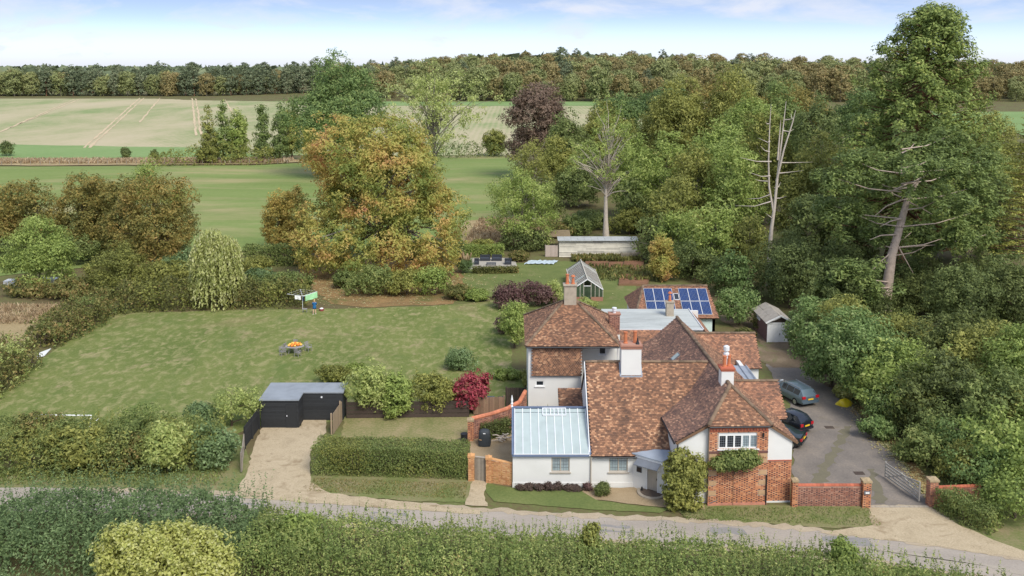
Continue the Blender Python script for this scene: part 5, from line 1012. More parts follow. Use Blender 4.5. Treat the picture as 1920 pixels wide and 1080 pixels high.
# lawn boundary
bp = PX([(205,592),(300,585),(400,582),(480,580),(570,577)])
hedge('bramble_hedge', 'long bramble bank along the back of the lawn', [(p.x, p.y+2.6) for p in bp], [4.5,5,5,5,4.5], [2.9,3.0,2.5,2.6,2.4], 'leaf_bramble', 0.3, 34, uneven=0.25, crisp=False, sprig=1.2, spr=0.7, lm2='leaf_green')
bp = PX([(222,588),(150,628),(95,660)])
hedge('bramble_hedge', 'bramble bank curving down the left side of the lawn', [(p.x-1.6, p.y+1.0) for p in bp], [4,4.5,3.6], [2.6,2.6,2.2], 'leaf_bramble', 0.28, 40, uneven=0.25, crisp=False, sprig=1.5, spr=0.6, lm2='leaf_hedge')
bp = PX([(68,690),(30,720),(-40,770)])
hedge('bramble_hedge', 'yellow-flecked bramble bank in front of the white board', [(p.x-1.8, p.y+0.8) for p in bp], [3.6,4.2,4.5], [2.9,3.0,3.0], 'leaf_bramble', 0.26, 46, uneven=0.22, crisp=False, sprig=2, spr=0.6, lm2='leaf_lime')
bp = PX([(-50,600),(30,590),(110,585)])
for i, (px, py, w, h, lm, lb) in enumerate(((40,560,6,2.6,'leaf_bramble','bramble clump below the fresh green tree'),(120,565,6,2.8,'leaf_bramble','bramble clump by the white timber pile'),(300,540,8,3.6,'leaf_green','green scrub between small dark tree and willow'),(340,520,8,3.8,'leaf_blackthorn','grey-green scrub behind the bramble bank'),(250,545,7,3.2,'leaf_bramble','rusty scrub left of the willow'),(500,560,7,3.0,'leaf_hedge','leafy scrub right of the willow'),(545,552,6,2.8,'leaf_hedge','leafy scrub behind the clothes dryer'),(480,545,6,2.6,'leaf_blackthorn','grey scrub in front of the dark boundary hedge'),(470,520,5,2.6,'leaf_green','green scrub at the end of the dark boundary hedge'),(20,500,9,4,'leaf_dark','dark scrub beneath the left hornbeam row'),(120,500,9,4.5,'leaf_dark','dark scrub beneath the third hornbeam'),(300,500,9,4.0,'leaf_hornbeam','brownish scrub beneath the golden hornbeam'))):
    p = P(px, py); bush('scrub', lb, p.x, p.y+1.5, w, w*0.7, h, lm, 0.32, 0.9, seed=20+i, cl=0.6)
bp = PX([(455,500),(520,499),(580,498)]); hedge('boundary_hedge', 'dark flat-topped hedge left of the maple', [(p.x,p.y+1) for p in bp], 2.4, 2.9, 'leaf_hedge', 0.3, 40, uneven=0.06)
bp = PX([(760,488),(820,485),(868,483)]); hedge('boundary_hedge', 'shaded hedge right of the maple trunk', [(p.x,p.y+1) for p in bp], 2.4, 2.6, 'leaf_dark', 0.3, 40, uneven=0.08)
bp = PX([(868,483),(905,482),(945,482)]); hedge('clipped_hedge', 'bright green clipped hedge behind the patio sofas', [(p.x,p.y+1.2) for p in bp], 2.2, 1.7, 'leaf_bright', 0.22, 60, uneven=0.04)
bp = PX([(886,514),(930,514),(972,513)]); hedge('low_hedge', 'low brown-green clipped hedge in front of the patio', [(p.x,p.y+.5) for p in bp], 1.1, 0.95, 'leaf_bramble', 0.2, 90, uneven=0.05)
bp = PX([(1765,962),(1800,985),(1866,1010)]); hedge('clipped_hedge', 'small dark clipped hedge running from the gate pillar down the lane', [(p.x+.5,p.y+.7) for p in bp], 1.7, 1.5, 'leaf_hedge', 0.15, 150, uneven=0.05)
sh = [(695,790,4.0,3.0,4.7,'leaf_lime','big yellow-green rounded shrub behind the small lawn',.24),(740,790,2.9,2.4,4.0,'leaf_bright','fresh green large-leaved shrub right of the yellow-green shrub',.26),(815,786,3.4,2.4,3.7,'leaf_green','mid-green rounded shrub left of the red shrub',.2),(882,782,3.2,2.4,3.9,'leaf_red','crimson-leaved sumac shrub near the curved wall',.26),
 (620,726,2.8,2.2,1.7,'leaf_green','dark green shrub behind the black shed',.2),(660,712,2.0,2,1.3,'leaf_bright','small light green plant behind the black shed',.2),(860,700,3.0,2.2,2.2,'leaf_blackthorn','feathery grey-green shrub behind the red sumac',.18),(965,660,3.2,3.0,5.2,'leaf_bright','tall bright green shrub against the rear block',.22),(960,585,4.5,3.2,3.3,'leaf_purple','purple-leaved shrub in the flower border',.24),(1010,580,4.5,3.2,3.4,'leaf_purple','purple-brown feathery shrub behind the chimney',.24),(1040,575,2.6,2.4,3.0,'leaf_lime','cream-flowered shrub in front of the greenhouse',.22),(945,630,2.2,2.0,2.0,'leaf_heather','small brown shrub in the border beside the lawn edge',.2),
 (700,560,7,4.5,4.2,'leaf_hedge','dark leafy shrub beneath the maple',.3),(760,560,5,4,3.4,'leaf_green','green shrub beneath the maple right side',.28),(815,560,5.5,3.6,3.6,'leaf_bright','bright green shrub right of the maple bench',.28),(865,566,4,3,1.9,'leaf_bramble','low flowering shrub on the island bed',.24),(890,568,3.2,2.4,1.5,'leaf_bright','bright low plant at the tip of the island bed',.22),(640,545,4,3,2.6,'leaf_hedge','shrub at the back of the litter bed',.26),
 (900,478,3.5,3,2.4,'leaf_green','shrub hiding the hedge end behind the patio',.25),(990,476,7,5,4.4,'leaf_dark','dark elder-like shrub left of the timber shed',.3),(975,492,3,2.5,1.7,'leaf_bramble','low scrub beside the patio seats',.24),(1255,512,5,4,4.2,'leaf_hedge','leafy shrub at the vegetable bed end',.28),(1300,520,6,5,5,'leaf_dark','dark laurel behind the solar-panelled roof',.3),(1365,560,6,4.5,5.5,'leaf_dark','dark laurel at the end of the solar-panelled roof',.28),
 (1000,725,2.0,1.8,1.4,'leaf_green','low dark shrub in the paved corner of the rear block',.2),(955,715,2.4,1.6,1.1,'leaf_bright','low plants beside the brick paving',.18),(1100,580,2.6,1.6,1.2,'leaf_lime','low yellow-green plants before the greenhouse',.18)]
for i, (px, py, w, d, h, lm, lb, lsz) in enumerate(sh):
    p = P(px, py); bush('shrub', lb, p.x, p.y+d*0.45, w, d, h, lm, lsz, 1.0, seed=40+i, n=7, sprig=8)
# climbers on the house front
def climber(name, label, wall, u0, u1, z0, z1, dep, lm, n, seed, leaf=0.2, sr=.045):
    L = []; r = random.Random(seed)
    for i in range(n):
        u = r.uniform(u0+.3, u1-.3); z = r.uniform(z0+.3, z1-.3); p = wall.pt(u, z, dep*0.4); L.append((p.x,p.y,p.z,0.55,dep*0.6,0.5))
    cen, nrm = lobe_centres(L, n*16, 0.4, 0.7, -0.9); o = wall.pt((u0+u1)/2, 0, 0.3); cen = cen-np.array(o)
    t = thing(name, label, 'climber', o, 0, None, True); link('foliage', quads_mesh(name, clumps(cen, nrm, 0.24, 20, leaf, 0.9), M[lm]), t); mb = MB()
    limbs(mb, (0,0.22,0), (0,0.2,z1*0.8), cen, 0.05, rv, 14, 5, thick=.5, start=0.6); mb.tube([(0,.22,0),(0,.21,z1*.4),(0,.2,z1*.8)], [sr,sr,sr*.7], 6); mb.build('stems', M['bark'], t)
climber('wisteria', 'tall leafy climber smothering the white flank of the brick wing', lf, -0.9, 1.5, 0.2, 3.9, 1.6, 'leaf_green', 40, 1)
climber('magnolia', 'evergreen wall shrub spread across the brick bay under the window', bay, 0.1, 3.2, 2.7, 3.7, 0.7, 'leaf_hedge', 22, 2, 0.18, .012)
bush('box_ball', 'clipped brown-green box ball by the front wall', 6.05, 59.0, 1.05, 1.05, 0.95, 'leaf_yew', 0.09, 2.2, n=3, cl=0.2, per=40, seed=1)
for i in range(7): bush('heather_plant', 'small purplish heather in the row at the foot of the white wall', 0.65+i*0.62, 59.82, 0.72, 0.55, 0.45, 'leaf_heather', 0.1, 1.3, cat='plant', group='heathers along the white wall', n=3, cl=0.15, seed=i)
bush('heather_plant', 'reddish small plant beside the downpipe', 5.2, 59.75, 0.6, 0.5, 0.6, 'leaf_purple', 0.1, 1.2, cat='plant', n=3, cl=0.15)
for i, (x, y) in enumerate(((2.2,70.6),(3.1,70.9),(3.6,70.4))): 
    n = 46; a = G.uniform(0,6.28,n); d = np.stack([np.cos(a), np.sin(a), G.uniform(.3,1.3,n)],1); V = leaf_quads(d*0.33*G.uniform(.6,1.2,n)[:,None]+np.array([0,0,0.9]), 0.75, None, 0, .1, .12, along=d)
    t = thing('palm_plant', 'spiky potted palm in the courtyard', 'plant', (x,y,0), 0, 'potted palms in the courtyard', True); link('leaves', quads_mesh('palm', V, M['leaf_green']), t); MB().lathe([(.2,0),(.28,.45),(.28,.5)], (0,0,0), 10).build('pot', M['pot'], t); MB().tube([(0,0,.4),(0,0,.95)], .05, 6).build('stem', M['bark'], t)
def pampas():
    p = P(872,512); t = thing('pampas_grass', 'pampas grass clump with cream plumes beside the patio', 'plant', p, 0, None, True); n = 700; a = G.uniform(0,6.28,n); d = np.stack([np.cos(a)*G.uniform(.2,1,n), np.sin(a)*G.uniform(.2,1,n), G.uniform(.5,1.5,n)],1)
    link('leaves', quads_mesh('pampas', leaf_quads(d*1.1+np.array([0,0,0.1]), 1.3, None, 0, .1, .05, along=d), M['leaf_blackthorn']), t)
    mb = MB()
    for i in range(24):
        a = rv.uniform(0,6.28); r = rv.uniform(.2,1.3); tip = Vector((math.cos(a)*r, math.sin(a)*r, rv.uniform(2.3,3.1))); q = tip*0.72
        mb.tube([q, q.lerp(tip,.35), q.lerp(tip,.7), tip], [.02,.13,.12,.02], 6)
    mb.build('plumes', M['leaf_dry'], t)
pampas()
# ------------------------------------------------------------------ grass, leaf litter: what nobody could count
def tufts(name, label, pts_fn, n, size, lm, asp=0.14, upz=0.5, jit=0.0):
    C = pts_fn(n); C[:,2] += size*upz; al = unit(n)*0.35; al[:,2] = 1
    props(link(name, quads_mesh(name, leaf_quads(C, size, None, 0, 0, asp, along=al), M[lm]), None, (0,0,0)), label, 'grass', kind='stuff')
def in_quad(a, b, c, d):
    def f(n):
        u, v = G.uniform(0,1,(2,n)); A = [np.array(q) for q in (a,b,c,d)]
        p = (A[0]*(1-u)[:,None]+A[1]*u[:,None])*(1-v)[:,None]+(A[3]*(1-u)[:,None]+A[2]*u[:,None])*v[:,None]; return np.concatenate([p, np.zeros((n,1))],1)
    return f
tufts('long_grass', 'dry long grass along the field boundary', in_quad((-300,262),(-66,267),(-66,276),(-300,276)), 9000, 1.3, 'leaf_dry', 0.3)
tufts('long_grass', 'dry tall grass behind the bright hedge', in_quad((-8,143),(4,143),(6,168),(-6,168)), 3000, 1.1, 'leaf_dry', 0.25)
tufts('long_grass', 'pale dry grass in the left clearing', in_quad((-62,100),(-48,100),(-50,108),(-66,108)), 2500, 0.6, 'leaf_dry', 0.2)
tufts('verge_grass', 'rough grass tufts on the verge by the brick wall', in_quad((11,55.6),(23.4,54.8),(23.4,57.2),(11,57.3)), 2600, 0.14, 'leaf_hedge', 0.3)
tufts('verge_grass', 'rough grass tufts on the verge under the clipped hedge', in_quad((-14,59.6),(-3.2,58.4),(-3,60.8),(-14,61.6)), 2600, 0.14, 'leaf_bramble', 0.3)
tufts('bank_grass', 'rough grass and weeds under the roadside hedge', in_quad((-44,60.6),(-20.5,60.4),(-20.5,63),(-44,63)), 3500, 0.25, 'leaf_hedge', 0.3)
tufts('vegetable_rows', 'weedy vegetable plants in the raised beds', in_quad((11,121),(20,120),(20,128),(11,130)), 750, 0.75, 'leaf_bramble', 0.3)
tufts('shed_weeds', 'tall weeds along the foot of the timber shed', in_quad((9,132.5),(19,132.5),(19,135.6),(9,135.6)), 1500, 0.9, 'leaf_bramble', 0.3)
def litter(name, label, fn, n, s=0.14):
    C = fn(n); C[:,2] = 0.07+G.uniform(0,.02,n); props(link(name, quads_mesh(name, leaf_quads(C, s, np.tile([0,0,1.0],(n,1)), 1.5, 1.0, .8), M['leaf_litter']), None, (0,0,0)), label, 'leaves', kind='stuff')
litter('fallen_leaves', 'fallen autumn leaves beneath the maple', lambda n: np.stack([-18.5+G.normal(size=n)*8, 118+G.normal(size=n)*4.5, 0*G.normal(size=n)],1), 5000, 0.2)
pe = PX([(1600,760),(1650,830),(1720,895),(1750,935)])
def edge(n):
    i = G.integers(0,3,n); t = G.uniform(0,1,n); A = np.array([[p.x,p.y] for p in pe]); q = A[i]+(A[i+1]-A[i])*t[:,None]+G.normal(size=(n,2))*0.45; return np.concatenate([q,np.zeros((n,1))],1)
litter('fallen_leaves', 'rusty fallen leaves along the drive edge', edge, 1200, 0.14)
# ------------------------------------------------------------------ outbuildings
# solar-panelled outbuilding
ob = thing('outbuilding', 'low outbuilding with orange tiles and blue solar panels on its roof', 'outbuilding', (17.5,97,0))
oe = [(12.9,94.1,2.4),(21.8,94.1,2.4),(21.4,98.5,4.8),(14.4,98.5,4.8)]
orf = roof(ob, [oe, [(21.8,94.1,2.4),(21.8,102.9,2.4),(21.4,98.5,4.8)], [(12.9,102.9,2.4),(12.9,94.1,2.4),(14.4,98.5,4.8)], [(21.8,102.9,2.4),(12.9,102.9,2.4),(14.4,98.5,4.8),(21.4,98.5,4.8)]], M['tile_orange'], [((14.4,98.5,4.82),(21.4,98.5,4.82)), ((12.95,94.2,2.45),(14.4,98.5,4.8))])
Wall((13.2,94.5),(21.5,94.5)).face(ob, -0.05, 2.4, plain('pale_green_render', srgb(206,222,214), .8, .06)); Wall((21.5,94.5),(21.5,102.5)).face(ob, -0.05, 2.4, M['render']); Wall((13.2,102.5),(13.2,94.81)).face(ob, -0.05, 2.4, M['render']); Wall((21.2,102.5),(13.5,102.5)).face(ob, -0.05, 2.4, M['render'])
M['solar'] = glass_mat('solar_cell_blue', srgb(34,58,104), 0.18, 0.5, 0.25)
uo, vo, no = plane_axes(oe); o0 = Vector((0,94.1,2.4)); ev = (Vector((14.4,98.5,4.8))-Vector((14.4,94.1,2.4))).normalized()
def panel(x, v, w, h):
    q = lambda a, b, c: Vector((a,94.1,2.4))+ev*b+no*c
    fr = MB().prism([q(x,v,.16), q(x+w,v,.16), q(x+w,v+h,.16), q(x,v+h,.16)], no*(-.05)); f = fr.build('solar_panel', M['metal_white'], orf)
for j, v in enumerate((0.45,2.5)):
    for k in range(6):
        x = 14.35+k*1.03+(0.68 if k > 2 else 0); h = 1.98
        q = lambda a, b, c: Vector((a,94.1,2.4))+ev*b+no*c
        sp = MB().prism([q(x,v,.16), q(x+1.0,v,.16), q(x+1.0,v+h,.16), q(x,v+h,.16)], no*(-.05)).build('solar_panel', M['metal_white'], ob)
        MB().prism([q(x+.03,v+.03,.166), q(x+.97,v+.03,.166), q(x+.97,v+h-.03,.166), q(x+.03,v+h-.03,.166)], no*(-.004)).build('solar_cells', M['solar'], sp)
        gb_ = MB()
        for i in range(1,6): gb_.bar(q(x+.05+.15*i,v+.06,.169), q(x+.05+.15*i,v+h-.06,.169), .008, .004)
        gb_.build('cell_lines', M['lead'], sp)
q = lambda a, b, c: Vector((a,94.1,2.4))+ev*b+no*c
rw = MB().prism([q(17.5,2.7,.14), q(18.05,2.7,.14), q(18.05,3.7,.14), q(17.5,3.7,.14)], no*(-.08)).build('roof_window', M['metal_white'], ob)
MB().prism([q(17.55,2.76,.15), q(18.0,2.76,.15), q(18.0,3.64,.15), q(17.55,3.64,.15)], no*(-.005)).build('pane', M['glass_dark'], rw)
MB().tube([(13.0,94.0,2.3),(13.0,94.0,0.1)], .06, 8).build('downpipe', plain('pale_blue_pipe', srgb(176,206,208), .5), ob)
# greenhouse
gh = thing('greenhouse', 'long greenhouse with a ridged glass roof and brick dwarf wall', 'greenhouse', (9.2,116,0))
M['gh_glass'] = plain('dirty_greenhouse_glass', srgb(108,108,110), .35, .4, 1.2); M['gh_side'] = glass_mat('greenhouse_side_glass', srgb(70,84,66), .15, .6, .4); M['gh_bar'] = plain('greenhouse_bar', srgb(196,188,172), .6)
gx0, gx1, gy0, gy1, gze, gzr = 7.35, 11.2, 110.2, 121.6, 1.45, 2.75; gxm = (gx0+gx1)/2
for s_, xe in ((-1,gx0),(1,gx1)):
    wl_ = MB().box(xe-.1 if s_ > 0 else xe, xe if s_ > 0 else xe+.1, gy0+.1, gy1, 0, .55).build('dwarf_wall', M['brick_old'], gh)
    for k in range(15):
        a = gy0+(gy1-gy0)*k/15; b = gy0+(gy1-gy0)*(k+1)/15
        MB().prism([(xe,a+.03,gze),(xe,b-.03,gze),(gxm,b-.03,gzr),(gxm,a+.03,gzr)], (0,0,-.02)).build('roof_pane', M['gh_glass'] if rv.random() > .18 else M['glass_pale'], gh)
        MB().bar((xe,a,gze+.01),(gxm,a,gzr+.01),.05,.05).build('glazing_bar', M['gh_bar'], gh)
        MB().box(xe-.01, xe+.01, a+.03, b-.03, .56, gze-.03).build('side_pane', M['gh_side'], gh)
    MB().bar((xe,gy0-.04,gze+.03),(xe,gy1,gze+.03),.08,.07).build('eaves_bar', M['gh_bar'], gh); MB().bar((xe,gy0-.03,gze+.05),(gxm,gy0-.03,gzr+.05),.08,.12).build('bargeboard', M['paint_white'], gh)
MB().bar((gxm,gy0-.05,gzr+.05),(gxm,gy1,gzr+.05),.12,.08).build('ridge_bar', M['gh_bar'], gh)
gf = Wall((gx0,gy0),(gx1,gy0)); gf.face(gh, 0, .55, M['brick_old'], [(1.5,2.35,0,.55)], .12, 'dwarf_wall')
for u0, u1 in ((.05,.5),(.55,1.0),(1.05,1.45),(2.4,2.85),(2.9,3.35),(3.4,3.8)):
    zt = gze+(gzr-gze)*(1-abs((u0+u1)/2-1.925)/1.925)-.12; q = MB(); gf.slab(q, u0, u1, .58, zt, -.03, 0); q.build('front_pane', M['gh_side'], gh)
for u in (0.02,.52,1.02,1.47,2.37,2.87,3.37,3.83):
    zt = gze+(gzr-gze)*(1-abs(u-1.925)/1.925)-.05; q = MB(); gf.slab(q, u-.03, u+.03, .55, zt, -.04, .02); q.build('front_bar', M['gh_bar'], gh)
q = MB(); gf.slab(q, 1.5, 2.35, 0.02, 1.9, -.05, -.01); gd = q.build('door', M['gh_side'], gh); q = MB(); gf.slab(q, 1.5, 2.35, 1.9, 1.98, -.05, .02); q.build('door_rail', M['paint_white'], gd)
M['shed_sheet'] = plain('weathered_roof_sheet', srgb(170,172,170), .8, .2, 1.2)
# white timber shed with lean roof, board by board
ws_ = thing('timber_shed', 'long flaking white weatherboard shed with a grey sheet roof', 'shed', (13,137.5,0))
sw = Wall((7.1,136.2),(18.9,136.2)); sw.face(ws_, 0, 2.5, M['timber_dark'], (), .15)
for r_ in range(13):
    u = 0.0; z = .05+r_*.19
    while u < sw.L-.1:
        e_ = min(sw.L, u+rv.uniform(2.2,4.2)); q = MB(); tl = rv.uniform(-.006,.006)
        q.add([sw.pt(u+.005,z,.045), sw.pt(e_-.005,z+tl,.045), sw.pt(e_-.005,z+.2+tl,.015), sw.pt(u+.005,z+.2,.015), sw.pt(u+.005,z,.004), sw.pt(e_-.005,z+tl,.004), sw.pt(e_-.005,z+.2+tl,.004), sw.pt(u+.005,z+.2,.004)], [(0,1,2,3),(4,5,1,0),(5,6,2,1),(7,4,0,3),(3,2,6,7)]); q.build('weatherboard', M['timber_white'], ws_); u = e_
for k in range(12): MB().prism([(6.9+k*1.02,135.8,2.62),(7.9+k*1.02,135.8,2.62),(7.9+k*1.02,138.4,2.78+rv.uniform(-.01,.01)),(6.9+k*1.02,138.4,2.78)], (0,0,-.05)).build('roof_sheet', M['shed_sheet'], ws_)
for a, b in (((18.9,136.36),(18.9,138.2)),((18.9,138.2),(7.1,138.2)),((7.1,138.2),(7.1,136.36))): Wall(a,b).face(ws_, 0, 2.55, M['timber_grey'], (), .1)
def pale_fence(label, a, b, h, mat, z0=0.0, w=.15, group=None, rail=True, name='fence'):
    f = thing(name, label, 'fence', ((a[0]+b[0])/2,(a[1]+b[1])/2,z0)); wl_ = Wall(a, b); n = max(1, int(wl_.L/w))
    for i in range(n):
        q = MB(); u = i*wl_.L/n; hh = h+rv.uniform(-.02,.02); wl_.slab(q, u+.005, u+wl_.L/n-.005, z0+.04, z0+hh, 0, .02+rv.uniform(0,.012)); q.build('fence_board', mat, f)
    if rail:
        for z in (.3,h*.55,h-.2): q = MB(); wl_.slab(q, 0, wl_.L, z0+z-.04, z0+z+.04, -.06, -.003); q.build('rail', mat, f)
    for i in range(max(2, int(wl_.L/1.9)+1)):
        q = MB(); k = max(1, int(wl_.L/1.9)); u = min(wl_.L-.05, i*wl_.L/k); wl_.slab(q, u-.05, u+.05, z0, z0+h+.05, -.17, -.064); q.build('post', mat, f)
    return f
def slat_fence(label, a, b, h, mat, w=.16, gap=.02, name='fence'):
    f = thing(name, label, 'fence', ((a[0]+b[0])/2,(a[1]+b[1])/2,0)); wl_ = Wall(a, b); z = .06
    while z < h-.05: q = MB(); wl_.slab(q, 0, wl_.L, z, z+w, .0, .03+rv.uniform(0,.01)); q.build('slat', mat, f); z += w+gap
    k = max(1, int(round(wl_.L/1.9)))
    for i in range(k+1): q = MB(); u = i*wl_.L/k; wl_.slab(q, u-.05, u+.05, 0, h+.08, -.1, -.002); q.build('post', mat, f)
    return f
pale_fence('pinkish weathered board panel at the end of the timber shed', (5.05,136.4),(6.95,136.4), 1.8, plain('pink_weathered_board', srgb(186,170,158), .9, .15, 3, island=True))
slat_fence('pale slatted compost panels right of the timber shed', (16.2,133.6),(20.2,134.2), 1.2, M['timber_grey'], .1, .05)
ls = thing('log_store', 'small mossy-roofed open store behind the timber shed', 'shed', (6.7,143,0))
for x in (4.8,8.6): 
    for y in (142,144.5): MB().box(x-.07,x+.07,y-.07,y+.07,0,2.1).build('post', M['timber_grey'], ls)
MB().prism([(4.3,141.6,2.15),(9.2,141.6,2.15),(9.2,145,2.6),(4.3,145,2.6)], (0,0,-.08)).build('roof', plain('mossy_roof_sheet', srgb(128,112,86), .95, .3, 1.5), ls)
for i, (px0, px1, py0, py1) in enumerate(((1140,1166,494,507),(1168,1204,492,508),(1095,1138,493,503),(1160,1215,517,536))):
    a, b, c, d = P(px0,py1), P(px1,py1), P(px1+3,py0), P(px0+3,py0); rb = thing('raised_bed', ['raised vegetable bed of orange soil behind the greenhouse','raised vegetable bed at the end towards the orange tree','long raised bed along the shed weeds','weedy raised bed nearest the solar-panelled roof'][i], 'planter', (a+b+c+d)/4)
    for p, q_ in ((a,b),(b,c),(c,d),(d,a)): MB().bar(p+Vector((0,0,.14)), q_+Vector((0,0,.14)), .06, .3).build('side_board', M['timber_brown'], rb)
    MB().prism([p+Vector((0,0,.22)) for p in (a,b,c,d)], (0,0,-.2)).build('soil', M['soil'], rb)
# garage
ga_ = thing('garage', 'small garage with white up-and-over door and sagging grey roof', 'garage', (28.2,96,0))
gw = Wall((26.75,93.4),(29.35,93.4)); gw.face(ga_, 0, 2.15, M['paint_white'], [(.12,2.48,0,2.02)], .15)
q = MB(); gw.slab(q, .12, 2.48, .03, 2.02, -.12, -.06); gdr = q.build('garage_door', M['paint_white'], ga_)
for k in range(9): q = MB(); gw.slab(q, .15+k*.258, .15+k*.258+.235, .06, 1.99, -.059, -.045); q.build('door_panel', M['paint_white'], gdr)
q = MB(); gw.slab(q, 1.27, 1.36, .85, .95, -.044, -.01); q.build('door_handle', M['black'], gdr)
q = MB(); q.prism([gw.pt(.0,2.16,0), gw.pt(2.6,2.16,0), gw.pt(1.3,2.78,0)], gw.n*(-.1)); q.build('gable_boards', M['timber_dark'], ga_)
for a, b in (((26.75,99.0),(26.75,93.56)),((29.35,93.56),(29.35,99.0)),((29.35,99),(26.75,99))): Wall(a,b).face(ga_, 0, 2.12, plain('brown_weatherboard', srgb(112,84,80), .9, .2, 4), (), .1)
for s_, x in ((-1,26.55),(1,29.55)):
    for k in range(3):
        for j in range(2):
            y0 = 93.2+k*1.98; f0, f1 = j*.5, j*.5+.49; dz = rv.uniform(-.05,.03)+(-.10 if (j == 1 and k == 0 and s_ < 0) else 0); X0 = x+(28.05-x)*f0; X1 = x+(28.05-x)*f1; Z0 = 2.12+.72*f0; Z1 = 2.12+.72*f1
            MB().prism([(X0,y0,Z0+dz),(X1,y0,Z1+dz),(X1,y0+1.96,Z1-dz*.5),(X0,y0+1.96,Z0)], (0,0,-.05)).build('roof_sheet', plain('lichen_asbestos_sheet', srgb(156,148,136), .95, .2, 2) if 'lichen_asbestos_sheet' not in bpy.data.materials else bpy.data.materials['lichen_asbestos_sheet'], ga_)
MB().prism([(26.6,93.3,2.06),(28.05,93.3,2.76),(29.5,93.3,2.06),(29.5,99,2.06),(28.05,99,2.76),(26.6,99,2.06)], (0,0,-.02)) 
for x in (26.5,29.6): MB().bar((x,93.17,2.14),(28.05,93.17,2.92),.05,.16).build('bargeboard', M['paint_white'], ga_)
sw_ = Wall((26.75,97.6),(26.75,96.2)); sw_.window(ga_, 0, 1.4, 1.55, 2.0, 3, M['paint_white'], M['glass_dark'], inset=-.06, sill=False)
# black L-shaped shed
bs = thing('black_shed', 'black boarded L-shaped shed with a flat grey felt roof', 'shed', (-17,72.5,0))
MB().prism([(-20.2,70.45,2.42),(-17.0,70.45,2.42),(-17.0,72.1,2.44),(-13.75,72.1,2.44),(-13.75,74.2,2.5),(-20.2,74.2,2.5)], (0,0,-.1)).build('roof', M['roof_felt_grey'], bs)
for a, b in (((-20.1,70.6),(-17.1,70.6)),((-17.1,70.6),(-17.1,72.2)),((-17.1,72.2),(-13.85,72.2)),((-13.85,72.2),(-13.85,74.1)),((-13.85,74.1),(-20.1,74.1)),((-20.1,74.1),(-20.1,70.6))):
    wl_ = Wall(a,b); wl_.face(bs, 0, 2.3, M['timber_black'], (), .06)
    for k in range(15): q = MB(); z = .03+k*.152; wl_.slab(q, 0.0, wl_.L, z, z+.145, .002, .018+.006*(k % 2)); q.build('board', M['timber_black'], bs)
wl_ = Wall((-20.1,70.6),(-17.1,70.6)); q = MB(); wl_.slab(q, 2.0, 2.85, .05, 2.0, .03, .06); bd = q.build('door', M['timber_black'], bs); q = MB(); wl_.slab(q, 2.06, 2.12, 1.0, 1.1, .061, .1); q.build('door_handle', M['metal_white'], bd)
wl_ = Wall((-17.1,72.2),(-13.85,72.2)); q = MB(); wl_.slab(q, 1.5, 1.62, 1.95, 2.07, .03, .12); q.build('wall_lamp', M['metal_white'], bs)
slat_fence('dark slatted fence between gravel parking and hedge', (-20.25,70.4),(-20.3,66.6), 1.7, M['timber_black'], .25, .03)
slat_fence('dark boarded fence behind the shrubs beside the small lawn', (-13.6,72.6),(-3.6,72.9), 1.5, M['timber_dark'], .3, .05)
pale_fence('woven wicker screen between parking and small lawn', (-14.1,69.3),(-13.9,72.0), 1.7, plain('woven_wicker', srgb(158,138,114), .95, .25, 8, island=True), w=.1, rail=False)
pale_fence('wicker panel fence near the curved brick wall', (-3.2,73.4),(-0.6,73.6), 1.5, plain('brown_wicker', srgb(140,112,90), .95, .25, 8, island=True), w=.12)
pale_fence('dark close-boarded fence meeting the rear block', (-0.5,75.2),(1.2,75.2), 1.7, M['timber_dark'])
def five_bar(label, a, b, h, mat, name='field_gate', round_=False, top=None):
    g = thing(name, label, 'gate', (a[0],a[1],0)); a, b = Vector((a[0],a[1],0)), Vector((b[0],b[1],0)); Z = lambda z: Vector((0,0,z))
    for i in range(5):
        z = .22+i*(h-.3)/4; MB().bar(a+Z(z), b+Z(z), .05, .09).build('gate_bar', mat, g)
    MB().bar(a+Z(.12), a+Z(h+.25), .09, .09).build('gate_stile', mat, g); MB().bar(b+Z(.12), b+Z(h+.05), .08, .08).build('gate_stile', mat, g)
    off = Vector(((b-a).y, -(b-a).x, 0)).normalized()*.06
    MB().bar(a+Z(.2)+off, a.lerp(b,.55)+Z(h-.05)+off, .04, .08).build('gate_brace', mat, g); MB().bar(a.lerp(b,.95)+Z(.2)+off, a.lerp(b,.45)+Z(h-.05)+off, .04, .08).build('gate_brace', mat, g)
    MB().bar(a+Z(h+.22), a.lerp(b,.35)+Z(h-.04), .06, .08).build('gate_top_rail', mat, g); return g
five_bar('weathered five-bar gate folded open beside the gravel parking', (-19.3,62.4),(-20.2,66.2), 1.3, M['timber_grey'])
five_bar('grey five-bar gate standing open at the drive entrance', (27.1,58.0),(26.3,61.6), 1.2, plain('galvanised_gate', srgb(164,160,152), .6, .15, 4))
# ------------------------------------------------------------------ garden walls, pillars
def pillar(label, x, y, w, h, mats, capm, lbl_extra=None):
    p = thing('gate_pillar', label, 'pillar', (x,y,0)); MB().box(x-w/2+.012,x+w/2-.012,y-w/2+.012,y+w/2-.012,-.05,h).build('core', M['mortar'], p)
    c = [(x-w/2,y-w/2),(x+w/2,y-w/2),(x+w/2,y+w/2),(x-w/2,y+w/2)]
    for i in range(4): Wall(c[i], c[(i+1) % 4]).bricks(p, .02, h-.02, mats, off=-.012)
    MB().prism([(x-w/2-.04,y-w/2-.04,h+.14),(x+w/2+.04,y-w/2-.04,h+.14),(x+w/2+.04,y+w/2+.04,h+.14),(x-w/2-.04,y+w/2+.04,h+.14)], (0,0,-.14)).build('cap', capm, p)
    MB().lathe([(w*.62,0),(w*.3,.1),(0.02,.14)], (x,y,h+.14), 4).build('cap_top', capm, p); return p
